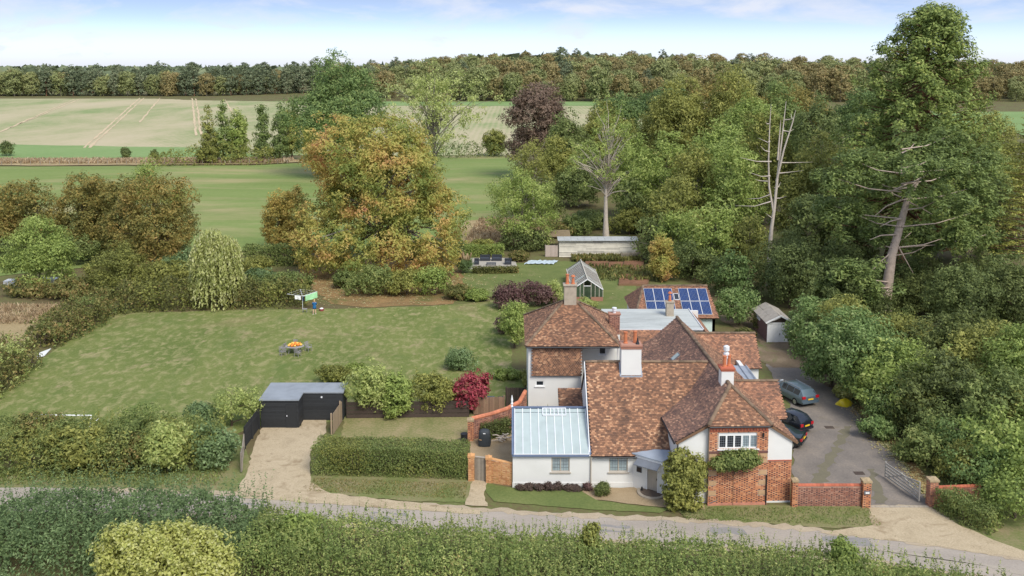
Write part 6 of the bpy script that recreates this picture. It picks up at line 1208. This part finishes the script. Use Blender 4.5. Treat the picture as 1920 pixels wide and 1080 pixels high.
cap_m = plain('mossy_sandstone_cap', srgb(168,148,116), .95, .25, 4)
p1 = pillar('brick gate pillar with a small white house sign', 23.3, 57.45, .52, 1.75, [M['brick'], M['brick_dark']], cap_m)
q = MB().box(23.08,23.5,57.14,57.176,1.0,1.2); sg = q.build('house_sign', M['lead_dark'], p1); MB().box(23.17,23.42,57.125,57.139,1.04,1.15).build('sign_plate', M['paint_white'], sg)
pillar('pale patched brick gate pillar beside the open gate', 27.75, 57.6, .56, 1.75, [M['brick_old'], M['brick']], cap_m)
pillar('narrow brick pier where the front wall meets the house', 18.62, 57.5, .36, 1.75, [M['brick'], M['brick_dark']], cap_m)
def gwall(label, pts, h, mats, coping, name='garden_wall', hs=None, t=.23, cr=.13):
    g = thing(name, label, 'wall', (pts[0][0],pts[0][1],0))
    for i in range(len(pts)-1):
        a, b = pts[i], pts[i+1]; w = Wall(a,b); h0 = (hs[i] if hs else h); h1 = (hs[i+1] if hs else h)
        w.face(g, -.05, min(h0,h1), M['mortar'], (), t, top=[(0,min(h0,h1)),(w.L,min(h0,h1)),(w.L,h1+.001),(0,h0+.001)] if abs(h0-h1) > .02 else None)
        tp = [(-.05,0),(w.L+.05,0),(w.L+.05,h1),(-.05,h0)]
        w.bricks(g, .02, max(h0,h1), mats, top=tp)
        wb = Wall(b,a); wb.a = wb.a - wb.n*0 + w.n*(-t); wb.bricks(g, .02, max(h0,h1), mats, top=[(-.05,0),(w.L+.05,0),(w.L+.05,h0),(-.05,h1)])
        k = max(1, int(w.L/.24))
        for j in range(k):
            u0 = w.L*j/k; u1 = w.L*(j+1)/k-.008; z0 = h0+(h1-h0)*j/k; z1 = h0+(h1-h0)*(j+1)/k; q = MB()
            q.tube([w.pt(u0,z0+.02,-t/2), w.pt(u1,z1+.02,-t/2)], [cr,cr], 8); q.build('coping_brick', coping, g)
    return g
gwall('weathered brick front wall between house pier and gate pillar', [(18.82,57.45),(23.02,57.45)], 1.4, [M['brick_old'], M['brick_dark']], M['coping'])
gwall('short brick wall running right from the gate pillar into laurels', [(28.05,57.75),(31.2,58.0)], 1.1, [M['brick_old'], M['brick']], M['coping'])
gwall('curved garden wall with rounded orange coping beside the rear block', [(-3.1,68.3),(-1.6,69.0),(-.3,69.9),(.7,71.1),(1.2,72.6)], 1.75, [M['brick_old'], M['brick_dark']], plain('orange_coping', srgb(198,124,92), .85, .2, 4, island=True), hs=[1.65,1.75,1.85,1.95,2.3], cr=.17)
pillar('brick pier at the free end of the curved garden wall', -3.2, 68.2, .45, 1.6, [M['brick'], M['brick_dark']], cap_m)
gwall('yellow-orange brick wall between the side gate and the white wall', [(-1.45,60.85),(.02,60.4)], 1.5, [M['brick_yellow'], M['brick']], M['brick_yellow'], hs=[1.7,1.55], cr=.11)
pillar('yellow brick pier on the hedge side of the wooden side gate', -2.85, 61.3, .42, 1.75, [M['brick_yellow'], M['brick']], M['brick_yellow'])
pillar('yellow brick pier on the house side of the wooden side gate', -1.62, 60.98, .38, 1.75, [M['brick_yellow'], M['brick']], M['brick_yellow'])
sgt = thing('side_gate', 'grey vertical-boarded wooden side gate between yellow brick piers', 'gate', (-2.2,61.2,0)); gwl = Wall((-2.62,61.25),(-1.83,61.05))
for k in range(6): q = MB(); gwl.slab(q, k*.135, k*.135+.128, .06, 1.72, -.03, 0); q.build('gate_board', M['timber_grey'], sgt)
for z in (.3,1.0,1.6): q = MB(); gwl.slab(q, 0, .81, z-.05, z+.05, -.07, -.031); q.build('gate_rail', M['timber_grey'], sgt)
q = MB(); gwl.slab(q, -.04, .85, 1.73, 1.8, -.06, .03); q.build('gate_head', M['paint_grey'], sgt)
hb = PX([(892,775),(930,760),(958,748)])
hedge('ivy_hedge', 'dark ivy hanging on the courtyard side of the curved wall', [(-2.4,68.3),(-1.1,68.9),(-.1,69.6)], .8, 1.3, 'leaf_yew', .14, 160, uneven=.1)
# ------------------------------------------------------------------ small things
def bbq():
    t = thing('covered_barbecue', 'barbecue under a black fabric cover in the courtyard', 'barbecue', (-2.1,67.2,0)); mb = MB()
    prof = [(.46,.34,.04),(.48,.36,.3),(.44,.33,.75),(.44,.33,1.0),(.38,.28,1.2),(.22,.16,1.3)]; n = 20
    for i, (rx, ry, z) in enumerate(prof):
        for j in range(n):
            a = 2*math.pi*j/n; f = 1+(.06*math.sin(a*7+i) if i < 3 else 0); cx = math.copysign(abs(math.cos(a))**.55, math.cos(a)); cy = math.copysign(abs(math.sin(a))**.55, math.sin(a)); mb.v.append((-2.1+rx*f*cx, 67.2+ry*f*cy, z))
    for i in range(len(prof)-1):
        for j in range(n): mb.f.append((i*n+j, i*n+(j+1)%n, (i+1)*n+(j+1)%n, (i+1)*n+j)); mb.m.append(0)
    mb.f.append(tuple(range((len(prof)-1)*n, len(prof)*n))); mb.m.append(0); mb.build('cover', plain('black_cover_fabric', srgb(52,58,62), .7, .2, 4), t, smooth=True)
    MB().box(-2.2,-2.02,66.80,66.84,1.08,1.14).build('cover_tag', M['paint_white'], t); MB().bar((-2.5,66.86,.62),(-2.3,66.8,.6),.02,.05).build('strap', M['stone'], t)
    for sx in (-.3,.3): MB().box(-2.1+sx-.04,-2.1+sx+.04,67.0,67.4,.0,.1).build('foot', M['black'], t)
bbq()
lp = thing('log_pile', 'heap of pale driftwood branches under the curved wall', 'log pile', (-.6,68.3,0))
for i in range(14):
    a = Vector((-.7+rv.uniform(-.7,.7), 68.1+rv.uniform(-.4,.4), .05+i*.025)); d = rv.uniform(0,6.28); b = a+Vector((math.cos(d)*.9, math.sin(d)*.4, rv.uniform(.05,.4))); MB().tube([a, a.lerp(b,.5)+Vector((0,0,.1)), b], [.06,.05,.02], 6).build('branch', M['bark_dead'], lp)
wb_ = thing('water_butt', 'dark planter tub beside the wall pier', 'planter', (-3.7,67.9,0)); MB().lathe([(.2,0),(.26,.1),(.26,.6),(.28,.62),(.28,.68),(.24,.68)], (-3.7,67.9,0), 14).build('tub', M['black'], wb_); MB().lathe([(.24,0),(.22,.03)], (-3.7,67.9,.64), 14).build('soil', M['soil'], wb_)
for i, (x, y, c, lb) in enumerate(((-2.6,74.3,(58,74,84),'slate-blue wheelie bin behind the wicker panel'),(-1.8,74.35,(66,82,92),'grey-blue wheelie bin next to the first bin'),(-.9,74.3,(36,58,52),'dark green wheelie bin near the boarded fence'))):
    t = thing('wheelie_bin', lb, 'bin', (x,y,0)); MB().prism([(x-.28,y-.3,1.0),(x+.28,y-.3,1.0),(x+.28,y+.3,1.0),(x-.28,y+.3,1.0)], (0,0,-.92)).build('body', plain('bin_'+str(i), srgb(*c), .5, .1), t); MB().prism([(x-.31,y-.34,1.06),(x+.31,y-.34,1.06),(x+.31,y+.36,1.14),(x-.31,y+.36,1.14)], (0,0,-.06)).build('lid', bpy.data.materials['bin_'+str(i)], t)
    for s_ in (-.22,.22): MB().tube([(x+s_-.04,y+.28,.1),(x+s_+.04,y+.28,.1)], .1, 12).build('wheel', M['black'], t)
# table with pumpkins and garden chairs
tp_ = P(553,662); tb = thing('garden_table', 'oval slatted garden table on the lawn', 'table', tp_); TX, TY = tp_.x, tp_.y
mw = plain('weathered_grey_metal', srgb(150,146,144), .6, .15, 5)
MB().lathe([(.92,0),(.95,.02),(.95,.05),(.93,.06)], (TX,TY,.70), 28, sy=.8).build('table_top', mw, tb)
for sx, sy in ((-1,-1),(1,-1),(-1,1),(1,1)): MB().bar((TX+sx*.55,TY+sy*.4,0),(TX+sx*.45,TY+sy*.32,.71),.05,.05).build('leg', mw, tb)
pm = [plain('pumpkin_orange', srgb(226,132,40), .55, .15, 3), plain('pumpkin_yellow', srgb(230,188,84), .55, .12, 3)]
for i, (dx, dy, r_, k) in enumerate(((-.5,.1,.16,1),(-.25,.3,.2,1),(0,.35,.2,0),(.2,.25,.2,1),(.45,.2,.18,0),(.62,.05,.15,1),(-.55,-.2,.14,1),(-.2,-.1,.17,0),(.1,.05,.18,0),(.35,-.05,.16,0),(-.2,-.38,.15,0),(.1,-.32,.13,1))):
    t = thing('pumpkin', ['orange pumpkin among those heaped on the garden table','pale yellow squash among those heaped on the garden table'][k], 'pumpkin', (TX+dx,TY+dy,.76), 0, ['orange pumpkins on the table','yellow squashes on the table'][k], True); mb = MB(); n = 16
    for a in range(7):
        ph = math.pi*a/6
        for j in range(n): th = 2*math.pi*j/n; rr = r_*(math.sin(ph)*.98+.02)*(1+.07*abs(math.cos(th*4))-.04); mb.v.append((rr*math.cos(th), rr*math.sin(th), r_*.78-r_*.78*math.cos(ph)))
    for a in range(6):
        for j in range(n): mb.f.append((a*n+j, a*n+(j+1)%n, (a+1)*n+(j+1)%n, (a+1)*n+j)); mb.m.append(0)
    mb.build('flesh', pm[k], t, smooth=True); MB().tube([(0,0,r_*1.5),(.02,0,r_*1.9)], [.02,.012], 5).build('stalk', M['bark'], t)
def chair_mesh():
    s_ = MB().box(-.24,.24,-.24,.24,.42,.46); 
    return s_
for i, (dx, dy, a, lb) in enumerate(((-1.35,.35,1.2,'metal garden chair tucked at the far left of the pumpkin table'),(-1.0,-.9,.7,'metal garden chair at the near left of the pumpkin table'),(.55,-1.15,-.4,'metal garden chair in front of the pumpkin table'),(1.25,.6,-2.2,'metal garden chair at the right of the pumpkin table'),(-.35,1.2,2.9,'metal garden chair on the far side of the pumpkin table'))):
    t = thing('garden_chair', lb, 'chair', (TX+dx,TY+dy,0), a, 'chairs round the pumpkin table', True)
    for k in range(5): MB().box(-.24,.24,-.24+k*.098,-.24+k*.098+.085,.42,.445).build('seat_slat', mw, t)
    for k in range(5): MB().bar((-.2+k*.1,-.25,.46),(-.2+k*.1,-.33,.92),.06,.02,up=(0,1,0)).build('back_slat', mw, t)
    MB().bar((-.25,-.33,.93),(.25,-.33,.93),.04,.05).build('top_rail', mw, t)
    for sx in (-.23,.23):
        for sy in (-.22,.22): MB().bar((sx,sy,0),(sx,sy,.42),.035,.035).build('leg', mw, t)
        MB().bar((sx,-.26,.64),(sx,.22,.64),.05,.03).build('arm', mw, t); MB().bar((sx,.21,.42),(sx,.21,.64),.03,.03).build('arm_post', mw, t)
# person at the clothes dryer
def person():
    B = P(590,589); t = thing('person', 'person in a blue tunic with bare legs hanging washing on the lawn', 'person', B, R(8), None, True)
    skin = plain('skin', srgb(214,172,148), .6, .06); 
    V = [(0,0,.92),(0,.01,1.1),(0,.02,1.3),(0,.02,1.42),(0,.01,1.5),(0,.0,1.6),
         (.1,0,.88),(.11,.02,.5),(.12,-.02,.09),(.13,.13,.03),(-.1,0,.88),(-.13,-.06,.5),(-.16,-.14,.09),(-.17,.0,.03),
         (.17,.02,1.38),(.24,.1,1.14),(.22,.26,1.0),(.21,.33,.98),(-.17,.02,1.38),(-.25,.1,1.14),(-.22,.26,1.0),(-.21,.33,.98)]
    E_ = [(0,1),(1,2),(2,3),(3,4),(4,5),(0,6),(6,7),(7,8),(8,9),(0,10),(10,11),(11,12),(12,13),(3,14),(14,15),(15,16),(16,17),(3,18),(18,19),(19,20),(20,21)]
    Rr = [.14,.12,.13,.09,.05,.045,.09,.055,.036,.03,.09,.055,.036,.03,.055,.04,.03,.035,.055,.04,.03,.035]
    for base_i in (17,21):
        bx, by, bz = V[base_i]
        for k, (dx, ln) in enumerate(((-.035,.075),(-.012,.09),(.012,.085),(.035,.065))):
            V.append((bx+dx,by+.05,bz)); V.append((bx+dx,by+.05+ln,bz-.03)); E_.append((base_i,len(V)-2)); E_.append((len(V)-2,len(V)-1)); Rr += [.011,.008]
        s_ = -1 if bx > 0 else 1; V.append((bx+s_*.05,by+.03,bz+.01)); V.append((bx+s_*.065,by+.075,bz)); E_.append((base_i,len(V)-2)); E_.append((len(V)-2,len(V)-1)); Rr += [.012,.009]
    me = bpy.data.meshes.new('person_body'); me.from_pydata(V, E_, []); me.materials.append(skin); o = link('body', me, t)
    md = o.modifiers.new('skin', 'SKIN'); 
    for i, sv in enumerate(me.skin_vertices[0].data): sv.radius = (Rr[i], Rr[i]); sv.use_root = (i == 0)
    o.modifiers.new('sub', 'SUBSURF').levels = 1; o.modifiers['sub'].render_levels = 2
    hd = MB(); n = 14
    for a in range(9):
        ph = math.pi*a/8
        for j in range(n):
            th = 2*math.pi*j/n; x = .078*math.sin(ph)*math.cos(th); y = .098*math.sin(ph)*math.sin(th); z = 1.66-.118*math.cos(ph)
            if abs(th-math.pi/2) < .25 and 3 <= a <= 4: y += .018
            hd.v.append((x,y+.015,z))
    for a in range(8):
        for j in range(n): hd.f.append((a*n+j, a*n+(j+1)%n, (a+1)*n+(j+1)%n, (a+1)*n+j)); hd.m.append(0)
    h_ = hd.build('head', skin, t, smooth=True)
    for sx in (-.03,.03): MB().lathe([(.004,0),(.012,.008),(.004,.016)], (sx,.105,1.665), 6).build('eye', M['black'], h_)
    MB().bar((-.025,.108,1.605),(.025,.108,1.605),.01,.01).build('mouth', plain('lips', srgb(176,104,96), .5), h_)
    for sx in (-.08,.08): MB().lathe([(.01,-.03),(.02,0),(.01,.03)], (sx,.01,1.655), 6).build('ear', skin, h_)
    hr = MB(); hr.lathe([(.088,-.1),(.1,-.02),(.098,.06),(.07,.12),(.02,.138)], (0,-.012,1.66), 14, sy=1.05); hr.tube([(0,-.09,1.66),(0,-.11,1.52),(0,-.1,1.42)], [.06,.055,.02], 8); hr.build('hair', plain('blonde_hair', srgb(190,158,108), .6, .2, 20), t, smooth=True)
    dr_ = MB(); blue = plain('blue_tunic', srgb(28,98,150), .8, .15, 6)
    dr_.lathe([(.235,.66),(.2,.85),(.175,1.05),(.175,1.2),(.19,1.32),(.15,1.43),(.07,1.47)], (0,.015,0), 18, sy=.72); dr_.build('tunic', blue, t, smooth=True)
    sl = MB()
    for s_ in (1,-1): sl.tube([(s_*.15,.02,1.4),(s_*.2,.05,1.26),(s_*.24,.1,1.12)], [.075,.065,.058], 10)
    sl.build('sleeves', blue, t, smooth=True)
    sh_ = MB(); sh_.box(.09,.17,-.05,.2,0,.07); sh_.box(-.21,-.13,-.18,.07,0,.07); sh_.build('shoes', M['paint_white'], t)
person()
dp = P(588,560); dp = Vector((dp.x-.1, P(590,589).y+1.6, 0)); cd = thing('clothes_dryer', 'rotary clothes dryer with open arms on the lawn edge', 'clothes dryer', dp)
MB().tube([dp, dp+Vector((0,0,1.9))], .03, 8).build('pole', M['metal_white'], cd)
tips = []
for k in range(4):
    a = .35+k*math.pi/2; tip = dp+Vector((math.cos(a)*1.75, math.sin(a)*1.75, 2.15)); tips.append(tip); MB().tube([dp+Vector((0,0,1.75)), tip], .022, 6).build('arm', M['metal_white'], cd)
for k in range(4):
    for f in (.4,.7,1.0): 
        a, b = (dp+Vector((0,0,1.75))).lerp(tips[k], f), (dp+Vector((0,0,1.75))).lerp(tips[(k+1)%4], f); MB().tube([a, b], .008, 4).build('line', M['metal_white'], cd)
def cloth(name, label, a, b, drop, mat):
    n = 10; mb = MB(); a, b = Vector(a), Vector(b); s_ = (b-a).cross(Vector((0,0,1))).normalized()
    for th in (0,.012):
        for j in range(4):
            for i in range(n+1): f = i/n; p = a.lerp(b,f)-Vector((0,0,drop*j/3))+s_*(math.sin(f*9+j)*.05*j/3+th); mb.v.append(tuple(p))
    K = 4*(n+1)
    for j in range(3):
        for i in range(n): q = j*(n+1)+i; mb.f.append((q,q+1,q+n+2,q+n+1)); mb.f.append((K+q,K+q+n+1,K+q+n+2,K+q+1)); mb.m += [0,0]
    props(mb.build(name, mat), label, 'laundry')
c0 = dp+Vector((0,0,1.78))
cloth('green_cloth', 'pale green cloth hanging on the clothes dryer', c0.lerp(tips[0],.2), tips[0], .75, plain('mint_cloth', srgb(168,222,168), .9, .06)); cloth('blue_cloth', 'dark blue garment hanging on the clothes dryer', c0.lerp(tips[3],.15), c0.lerp(tips[3],.8), .6, plain('navy_cloth', srgb(44,72,110), .9, .1)); cloth('white_cloth', 'white cloth hanging in the middle of the clothes dryer', c0.lerp(tips[2],.1), c0.lerp(tips[2],.5), .5, M['paint_white'])
lb_ = P(603,583); t = thing('laundry_basket', 'laundry basket of red and white washing beside the person', 'basket', lb_); mb = MB().lathe([(.24,0),(.3,.28),(.31,.3),(.27,.28)], lb_, 14); mb.build('basket', plain('basket_red', srgb(150,70,74), .6), t); MB().lathe([(.26,0),(.2,.1),(.05,.16)], lb_+Vector((0,0,.24)), 9).build('washing', M['paint_white'], t)
lb_ = P(572,586); t = thing('garden_stool', 'small grey folding stool beside the person', 'stool', lb_); MB().box(lb_.x-.25,lb_.x+.25,lb_.y-.2,lb_.y+.2,.42,.46).build('seat', mw, t)
for sx, sy in ((-1,-1),(1,-1),(-1,1),(1,1)): MB().bar((lb_.x+sx*.22,lb_.y+sy*.17,0),(lb_.x+sx*.2,lb_.y+sy*.15,.42),.03,.03).build('leg', mw, t)
# fallen goal frame, white board, patio sofas, tarpaulin, sack, timber pile
ga2, gb2 = P(70,797), P(172,797); t = thing('goal_frame', 'white tubular goal frame lying behind the roadside hedge', 'goal', ga2)
MB().tube([ga2+Vector((0,0,.85)), gb2+Vector((0,0,.8))], .06, 8).build('crossbar', M['paint_white'], t)
for p in (ga2, gb2): MB().tube([p+Vector((0,-.35,0)), p+Vector((0,0,.86))], .06, 8).build('post', M['paint_white'], t); MB().tube([p, p+Vector((0,1.2,.05))], .04, 8).build('ground_bar', M['paint_white'], t)
wbp = PX([(68,674),(72,664),(96,655),(84,668)]); props(MB().prism([p+Vector((0,0,.12)) for p in wbp], (0,0,-.08)).build('white_board', M['paint_white']), 'white board lying at the lawn edge under brambles', 'board')
for i, (px, py) in enumerate(((25,533),(55,532),(92,530))):
    p = P(px, py); props(MB().box(p.x-1.1,p.x+1.0,p.y-.4,p.y+.5,0,.5).add([(p.x-1.1,p.y-.5,.5),(p.x+1.0,p.y-.5,.52),(p.x+1.2,p.y+.6,.62),(p.x-1.0,p.y+.6,.6)], [(0,1,2,3)]).build('white_stack', M['paint_white']), ['white panel stack beside the leaning pale branch','white panel stack in the middle of the left brambles','white panel stack nearest the small dark tree'][i], 'panels')
def sofa(px0, px1, py, lb, back=True, d=.85):
    a, b = P(px0,py), P(px1,py); t = thing('patio_sofa', lb, 'sofa', ((a.x+b.x)/2,a.y,0)); blk = M['sofa']; MB().box(a.x,b.x,a.y,a.y+d,.05,.36).build('base', blk, t); 
    MB().box(a.x+.05,b.x-.05,a.y+.03,a.y+d-.2,.361,.5).build('seat_cushion', M['sofa_c'], t)
    if back: MB().box(a.x,b.x,a.y+d-.18,a.y+d,.361,.85).build('backrest', blk, t)
    for x in (a.x,b.x-.12): MB().box(x,x+.12,a.y+.02,a.y+d-.19,.362,.62).build('arm', blk, t)
M['sofa'] = plain('dark_rattan', srgb(48,52,60), .7, .2, 8); M['sofa_c'] = plain('dark_cushion', srgb(62,68,78), .85, .12, 4)
sofa(900,919,490,'dark patio sofa backing onto the bright clipped hedge'); sofa(922,941,490,'second dark patio sofa beside the bright clipped hedge'); sofa(889,898,497,'dark armchair at the pampas end of the patio'); sofa(946,959,497,'dark armchair at the far end of the patio')
a = P(921,498); t = thing('patio_table', 'low dark table between the patio sofas', 'table', a); MB().box(a.x-.7,a.x+.7,a.y-.3,a.y+.4,.33,.4).build('table_top', M['sofa_c'], t)
for sx in (-.62,.62):
    for sy in (-.24,.32): MB().box(a.x+sx-.04,a.x+sx+.04,a.y+sy-.04,a.y+sy+.04,0.045,.33).build('leg', M['sofa'], t)
tpn = PX([(982,494),(1000,497),(1025,495),(1040,490),(1020,488),(995,490)]); mb = MB()
nx_ = 14
for j in range(6):
    for i in range(nx_): p = P(982+i*4.3+j*2.0, 497-j*1.3-(i%3)*.5); mb.v.append((p.x, p.y, .06+.16*abs(math.sin(i*1.7+j*1.1))))
for j in range(5):
    for i in range(nx_-1): q_ = j*nx_+i; mb.f.append((q_,q_+1,q_+nx_+1,q_+nx_)); mb.m.append(0)
props(mb.build('tarpaulin', plain('pale_blue_tarpaulin', srgb(176,190,196), .6, .2, 3)), 'crumpled pale blue tarpaulin on the ground by the patio', 'tarpaulin')
sp_ = P(1583,760); mb = MB(); n = 16
for a in range(6):
    ph = math.pi*.5*a/5
    for j in range(n): th = 2*math.pi*j/n; k = 1+.14*math.sin(th*3+a)+.08*math.sin(th*7); mb.v.append((sp_.x+.68*math.cos(ph)*math.cos(th)*k, sp_.y+.5*math.cos(ph)*math.sin(th)*k, .03+.55*math.sin(ph)*(1+.1*math.sin(th*2))))
for a in range(5):
    for j in range(n): mb.f.append((a*n+j,a*n+(j+1)%n,(a+1)*n+(j+1)%n,(a+1)*n+j)); mb.m.append(0)
props(mb.build('yellow_sack', plain('yellow_plastic_sack', srgb(232,204,40), .4, .12, 3), smooth=True), 'yellow plastic sack dumped at the drive edge', 'sack')
for px, py, lb in ((1555,802,'iron drain cover in the drive beside the parked cars'),(1611,888,'iron drain cover in the drive near the gate pillar')):
    p = P(px,py); props(MB().box(p.x-.35,p.x+.35,p.y-.25,p.y+.25,.03,.045).build('drain_cover', M['timber_dark']), lb, 'drain cover')
# ------------------------------------------------------------------ cars
def car(label, X, Y, rz, L, W, st, paint, glass_i, wheels, rwin, plate=True, name='parked_car', rails=False, lights_z=(.78,.98)):
    """st: stations from rear (y=-L/2) to front: (y, z sill, z belt, z roof, half belt, half roof)"""
    t = thing(name, label, 'car', (X,Y,.03), rz, 'cars parked on the drive', True); mb = MB(); K = 13
    for (y, zs, zb, zr, hb, hr) in st:
        half = [(hb*.86, zs), (hb*.985, zs+.12), (hb, (zs+zb)*.55), (hb*.965, zb), (hr+(hb*.965-hr)*.05 if zr > zb+.08 else hb*.8, zr-.035 if zr > zb+.08 else zb+.02), (hr*.75 if zr > zb+.08 else hb*.5, zr+.005 if zr > zb+.08 else zb+.035)]
        ring = [(-x, y, z) for x, z in half] + [(0, y, half[-1][1]+.012)] + [(x, y, z) for x, z in half[::-1]]; mb.v += ring
    n = len(st)
    for i in range(n-1):
        for j in range(K-1): mb.f.append((i*K+j, (i+1)*K+j, (i+1)*K+j+1, i*K+j+1)); mb.m.append(0)
        mb.f.append((i*K+K-1, (i+1)*K+K-1, (i+1)*K, i*K)); mb.m.append(0)
    mb.f.append(tuple(range(K))); mb.m.append(0); mb.f.append(tuple(range((n-1)*K, n*K))[::-1]); mb.m.append(0)
    body = mb.build('body', paint, t, smooth=True)
    try:
        md = body.modifiers.new('es', 'EDGE_SPLIT'); md.split_angle = R(38)
    except Exception: pass
    def ring(i): return [Vector(p) for p in mb.v[i*K:(i+1)*K]]
    def pane(pts, nm='window'):
        c = sum(pts, Vector())/len(pts); nn = (pts[1]-pts[0]).cross(pts[2]-pts[0]).normalized(); ctr = Vector((0,c.y,.6))
        if nn.dot(c-ctr) < 0: nn = -nn
        q = [c+(p-c)*.9+nn*.012 for p in pts]; MB().prism(q, nn*(-.008)).build(nm, M['car_glass'], t)
    for i in glass_i:
        a, b = ring(i), ring(i+1)
        pane([a[3],b[3],b[4],a[4]], 'side_window'); pane([a[9],b[9],b[8],a[8]], 'side_window')
    for (i, j, nm) in rwin:
        a, b = ring(i), ring(j); pane([a[3].lerp(a[9],.06),a[3].lerp(a[9],.94),b[4].lerp(b[8],.97),b[4].lerp(b[8],.03)], nm)
    for (y, r_) in wheels:
        for sx in (-1,1):
            wx = sx*(W/2-.1); wh = MB().tube([(wx-.1,y,r_-.03),(wx+.1,y,r_-.03)], r_, 18).build('wheel', M['tyre'], t); MB().tube([(wx+sx*.085,y,r_-.03),(wx+sx*.108,y,r_-.03)], r_*.62, 12).build('rim', M['alloy'], wh)
    y0 = -L/2; b0 = ring(0)
    for sx in (-1,1):
        MB().box(min(sx*W*.28,sx*W*.46),max(sx*W*.28,sx*W*.46),y0-.02,y0+.12,*lights_z).build('tail_light', M['tail'], t)
        MB().box(min(sx*W*.28,sx*W*.45),max(sx*W*.28,sx*W*.45),L/2-.14,L/2+.01,.6,.74).build('headlight', M['metal_white'], t); MB().box(min(sx*(W/2-.02),sx*(W/2+.14)),max(sx*(W/2-.02),sx*(W/2+.14)),L*.16,L*.16+.12,.95,1.08).build('wing_mirror', paint, t)
        if rails: MB().bar((sx*.55,-L*.36,1.475),(sx*.55,L*.06,1.495),.04,.05).build('roof_rail', M['alloy'], t)
    MB().box(-.26,.26,y0-.035,y0-.0,.66,.77).build('number_plate', M['plate'], t); MB().box(-W*.44,W*.44,y0-.05,y0+.06,.36,.52).build('bumper', paint, t)
    return t
M['car_glass'] = glass_mat('car_glass', srgb(26,32,38), .05, .9, .2); M['tyre'] = plain('tyre', srgb(30,30,32), .9, .1); M['alloy'] = plain('alloy', srgb(176,178,182), .35, .1, 4, .7); M['tail'] = plain('tail_lamp_red', srgb(176,28,40), .25, .15, 6); M['plate'] = plain('number_plate_yellow', srgb(236,190,40), .5, .04)
def paint(n, c): m = plain(n, srgb(*c), .3, .05, 2, .35, .8); return m
est = [(-2.42,.42,.88,.90,.82,.8),(-2.36,.3,.93,.99,.88,.78),(-1.95,.24,.96,1.42,.92,.62),(-1.2,.22,.96,1.46,.93,.64),(-.3,.22,.95,1.47,.93,.65),(.35,.22,.94,1.42,.93,.63),(1.15,.22,.93,.96,.92,.75),(1.9,.24,.84,.86,.89,.7),(2.3,.3,.72,.74,.82,.6),(2.44,.4,.6,.62,.7,.5)]
c1 = (P(1517,766)+P(1464,737))/2
car('grey-blue estate car with silver roof rails parked on the drive', 24.5, 77.3, R(21), 4.86, 1.86, est, paint('paint_grey_blue', (98,116,128)), (2,3,4), [(-1.5,.33),(1.45,.33)], [(1,2,'rear_window'),(6,5,'windscreen')], rails=True)
small = [(-1.74,.36,.86,.9,.7,.66),(-1.68,.28,.92,1.02,.78,.66),(-1.25,.22,.96,1.42,.81,.56),(-.5,.22,.95,1.49,.82,.58),(.25,.22,.93,1.44,.82,.56),(.85,.22,.92,.97,.81,.62),(1.4,.26,.84,.86,.76,.55),(1.7,.34,.66,.68,.66,.45)]
p2 = P(1499,800); car('small black hatchback half hidden behind the tiled range', 22.3, 70.8, R(33), 3.5, 1.63, small, paint('paint_black_blue', (34,40,52)), (2,3), [(-1.1,.29),(1.15,.29)], [(1,2,'rear_window'),(5,4,'windscreen')], lights_z=(.7,.92))
coup = [(-1.95,.38,.82,.84,.74,.6),(-1.88,.28,.9,.92,.82,.6),(-1.35,.22,.94,.99,.87,.6),(-.85,.22,.93,1.22,.88,.55),(-.2,.22,.92,1.32,.88,.57),(.35,.22,.9,1.22,.88,.55),(.95,.22,.88,.9,.87,.6),(1.6,.26,.76,.78,.8,.55),(1.95,.34,.6,.62,.66,.45)]
car('dark green-black coupe nearest the white gable wall', 20.6, 68.0, R(58), 3.95, 1.76, coup, paint('paint_dark_green', (36,48,52)), (3,4), [(-1.25,.31),(1.3,.31)], [(2,3,'rear_window'),(6,5,'windscreen')], lights_z=(.66,.84))
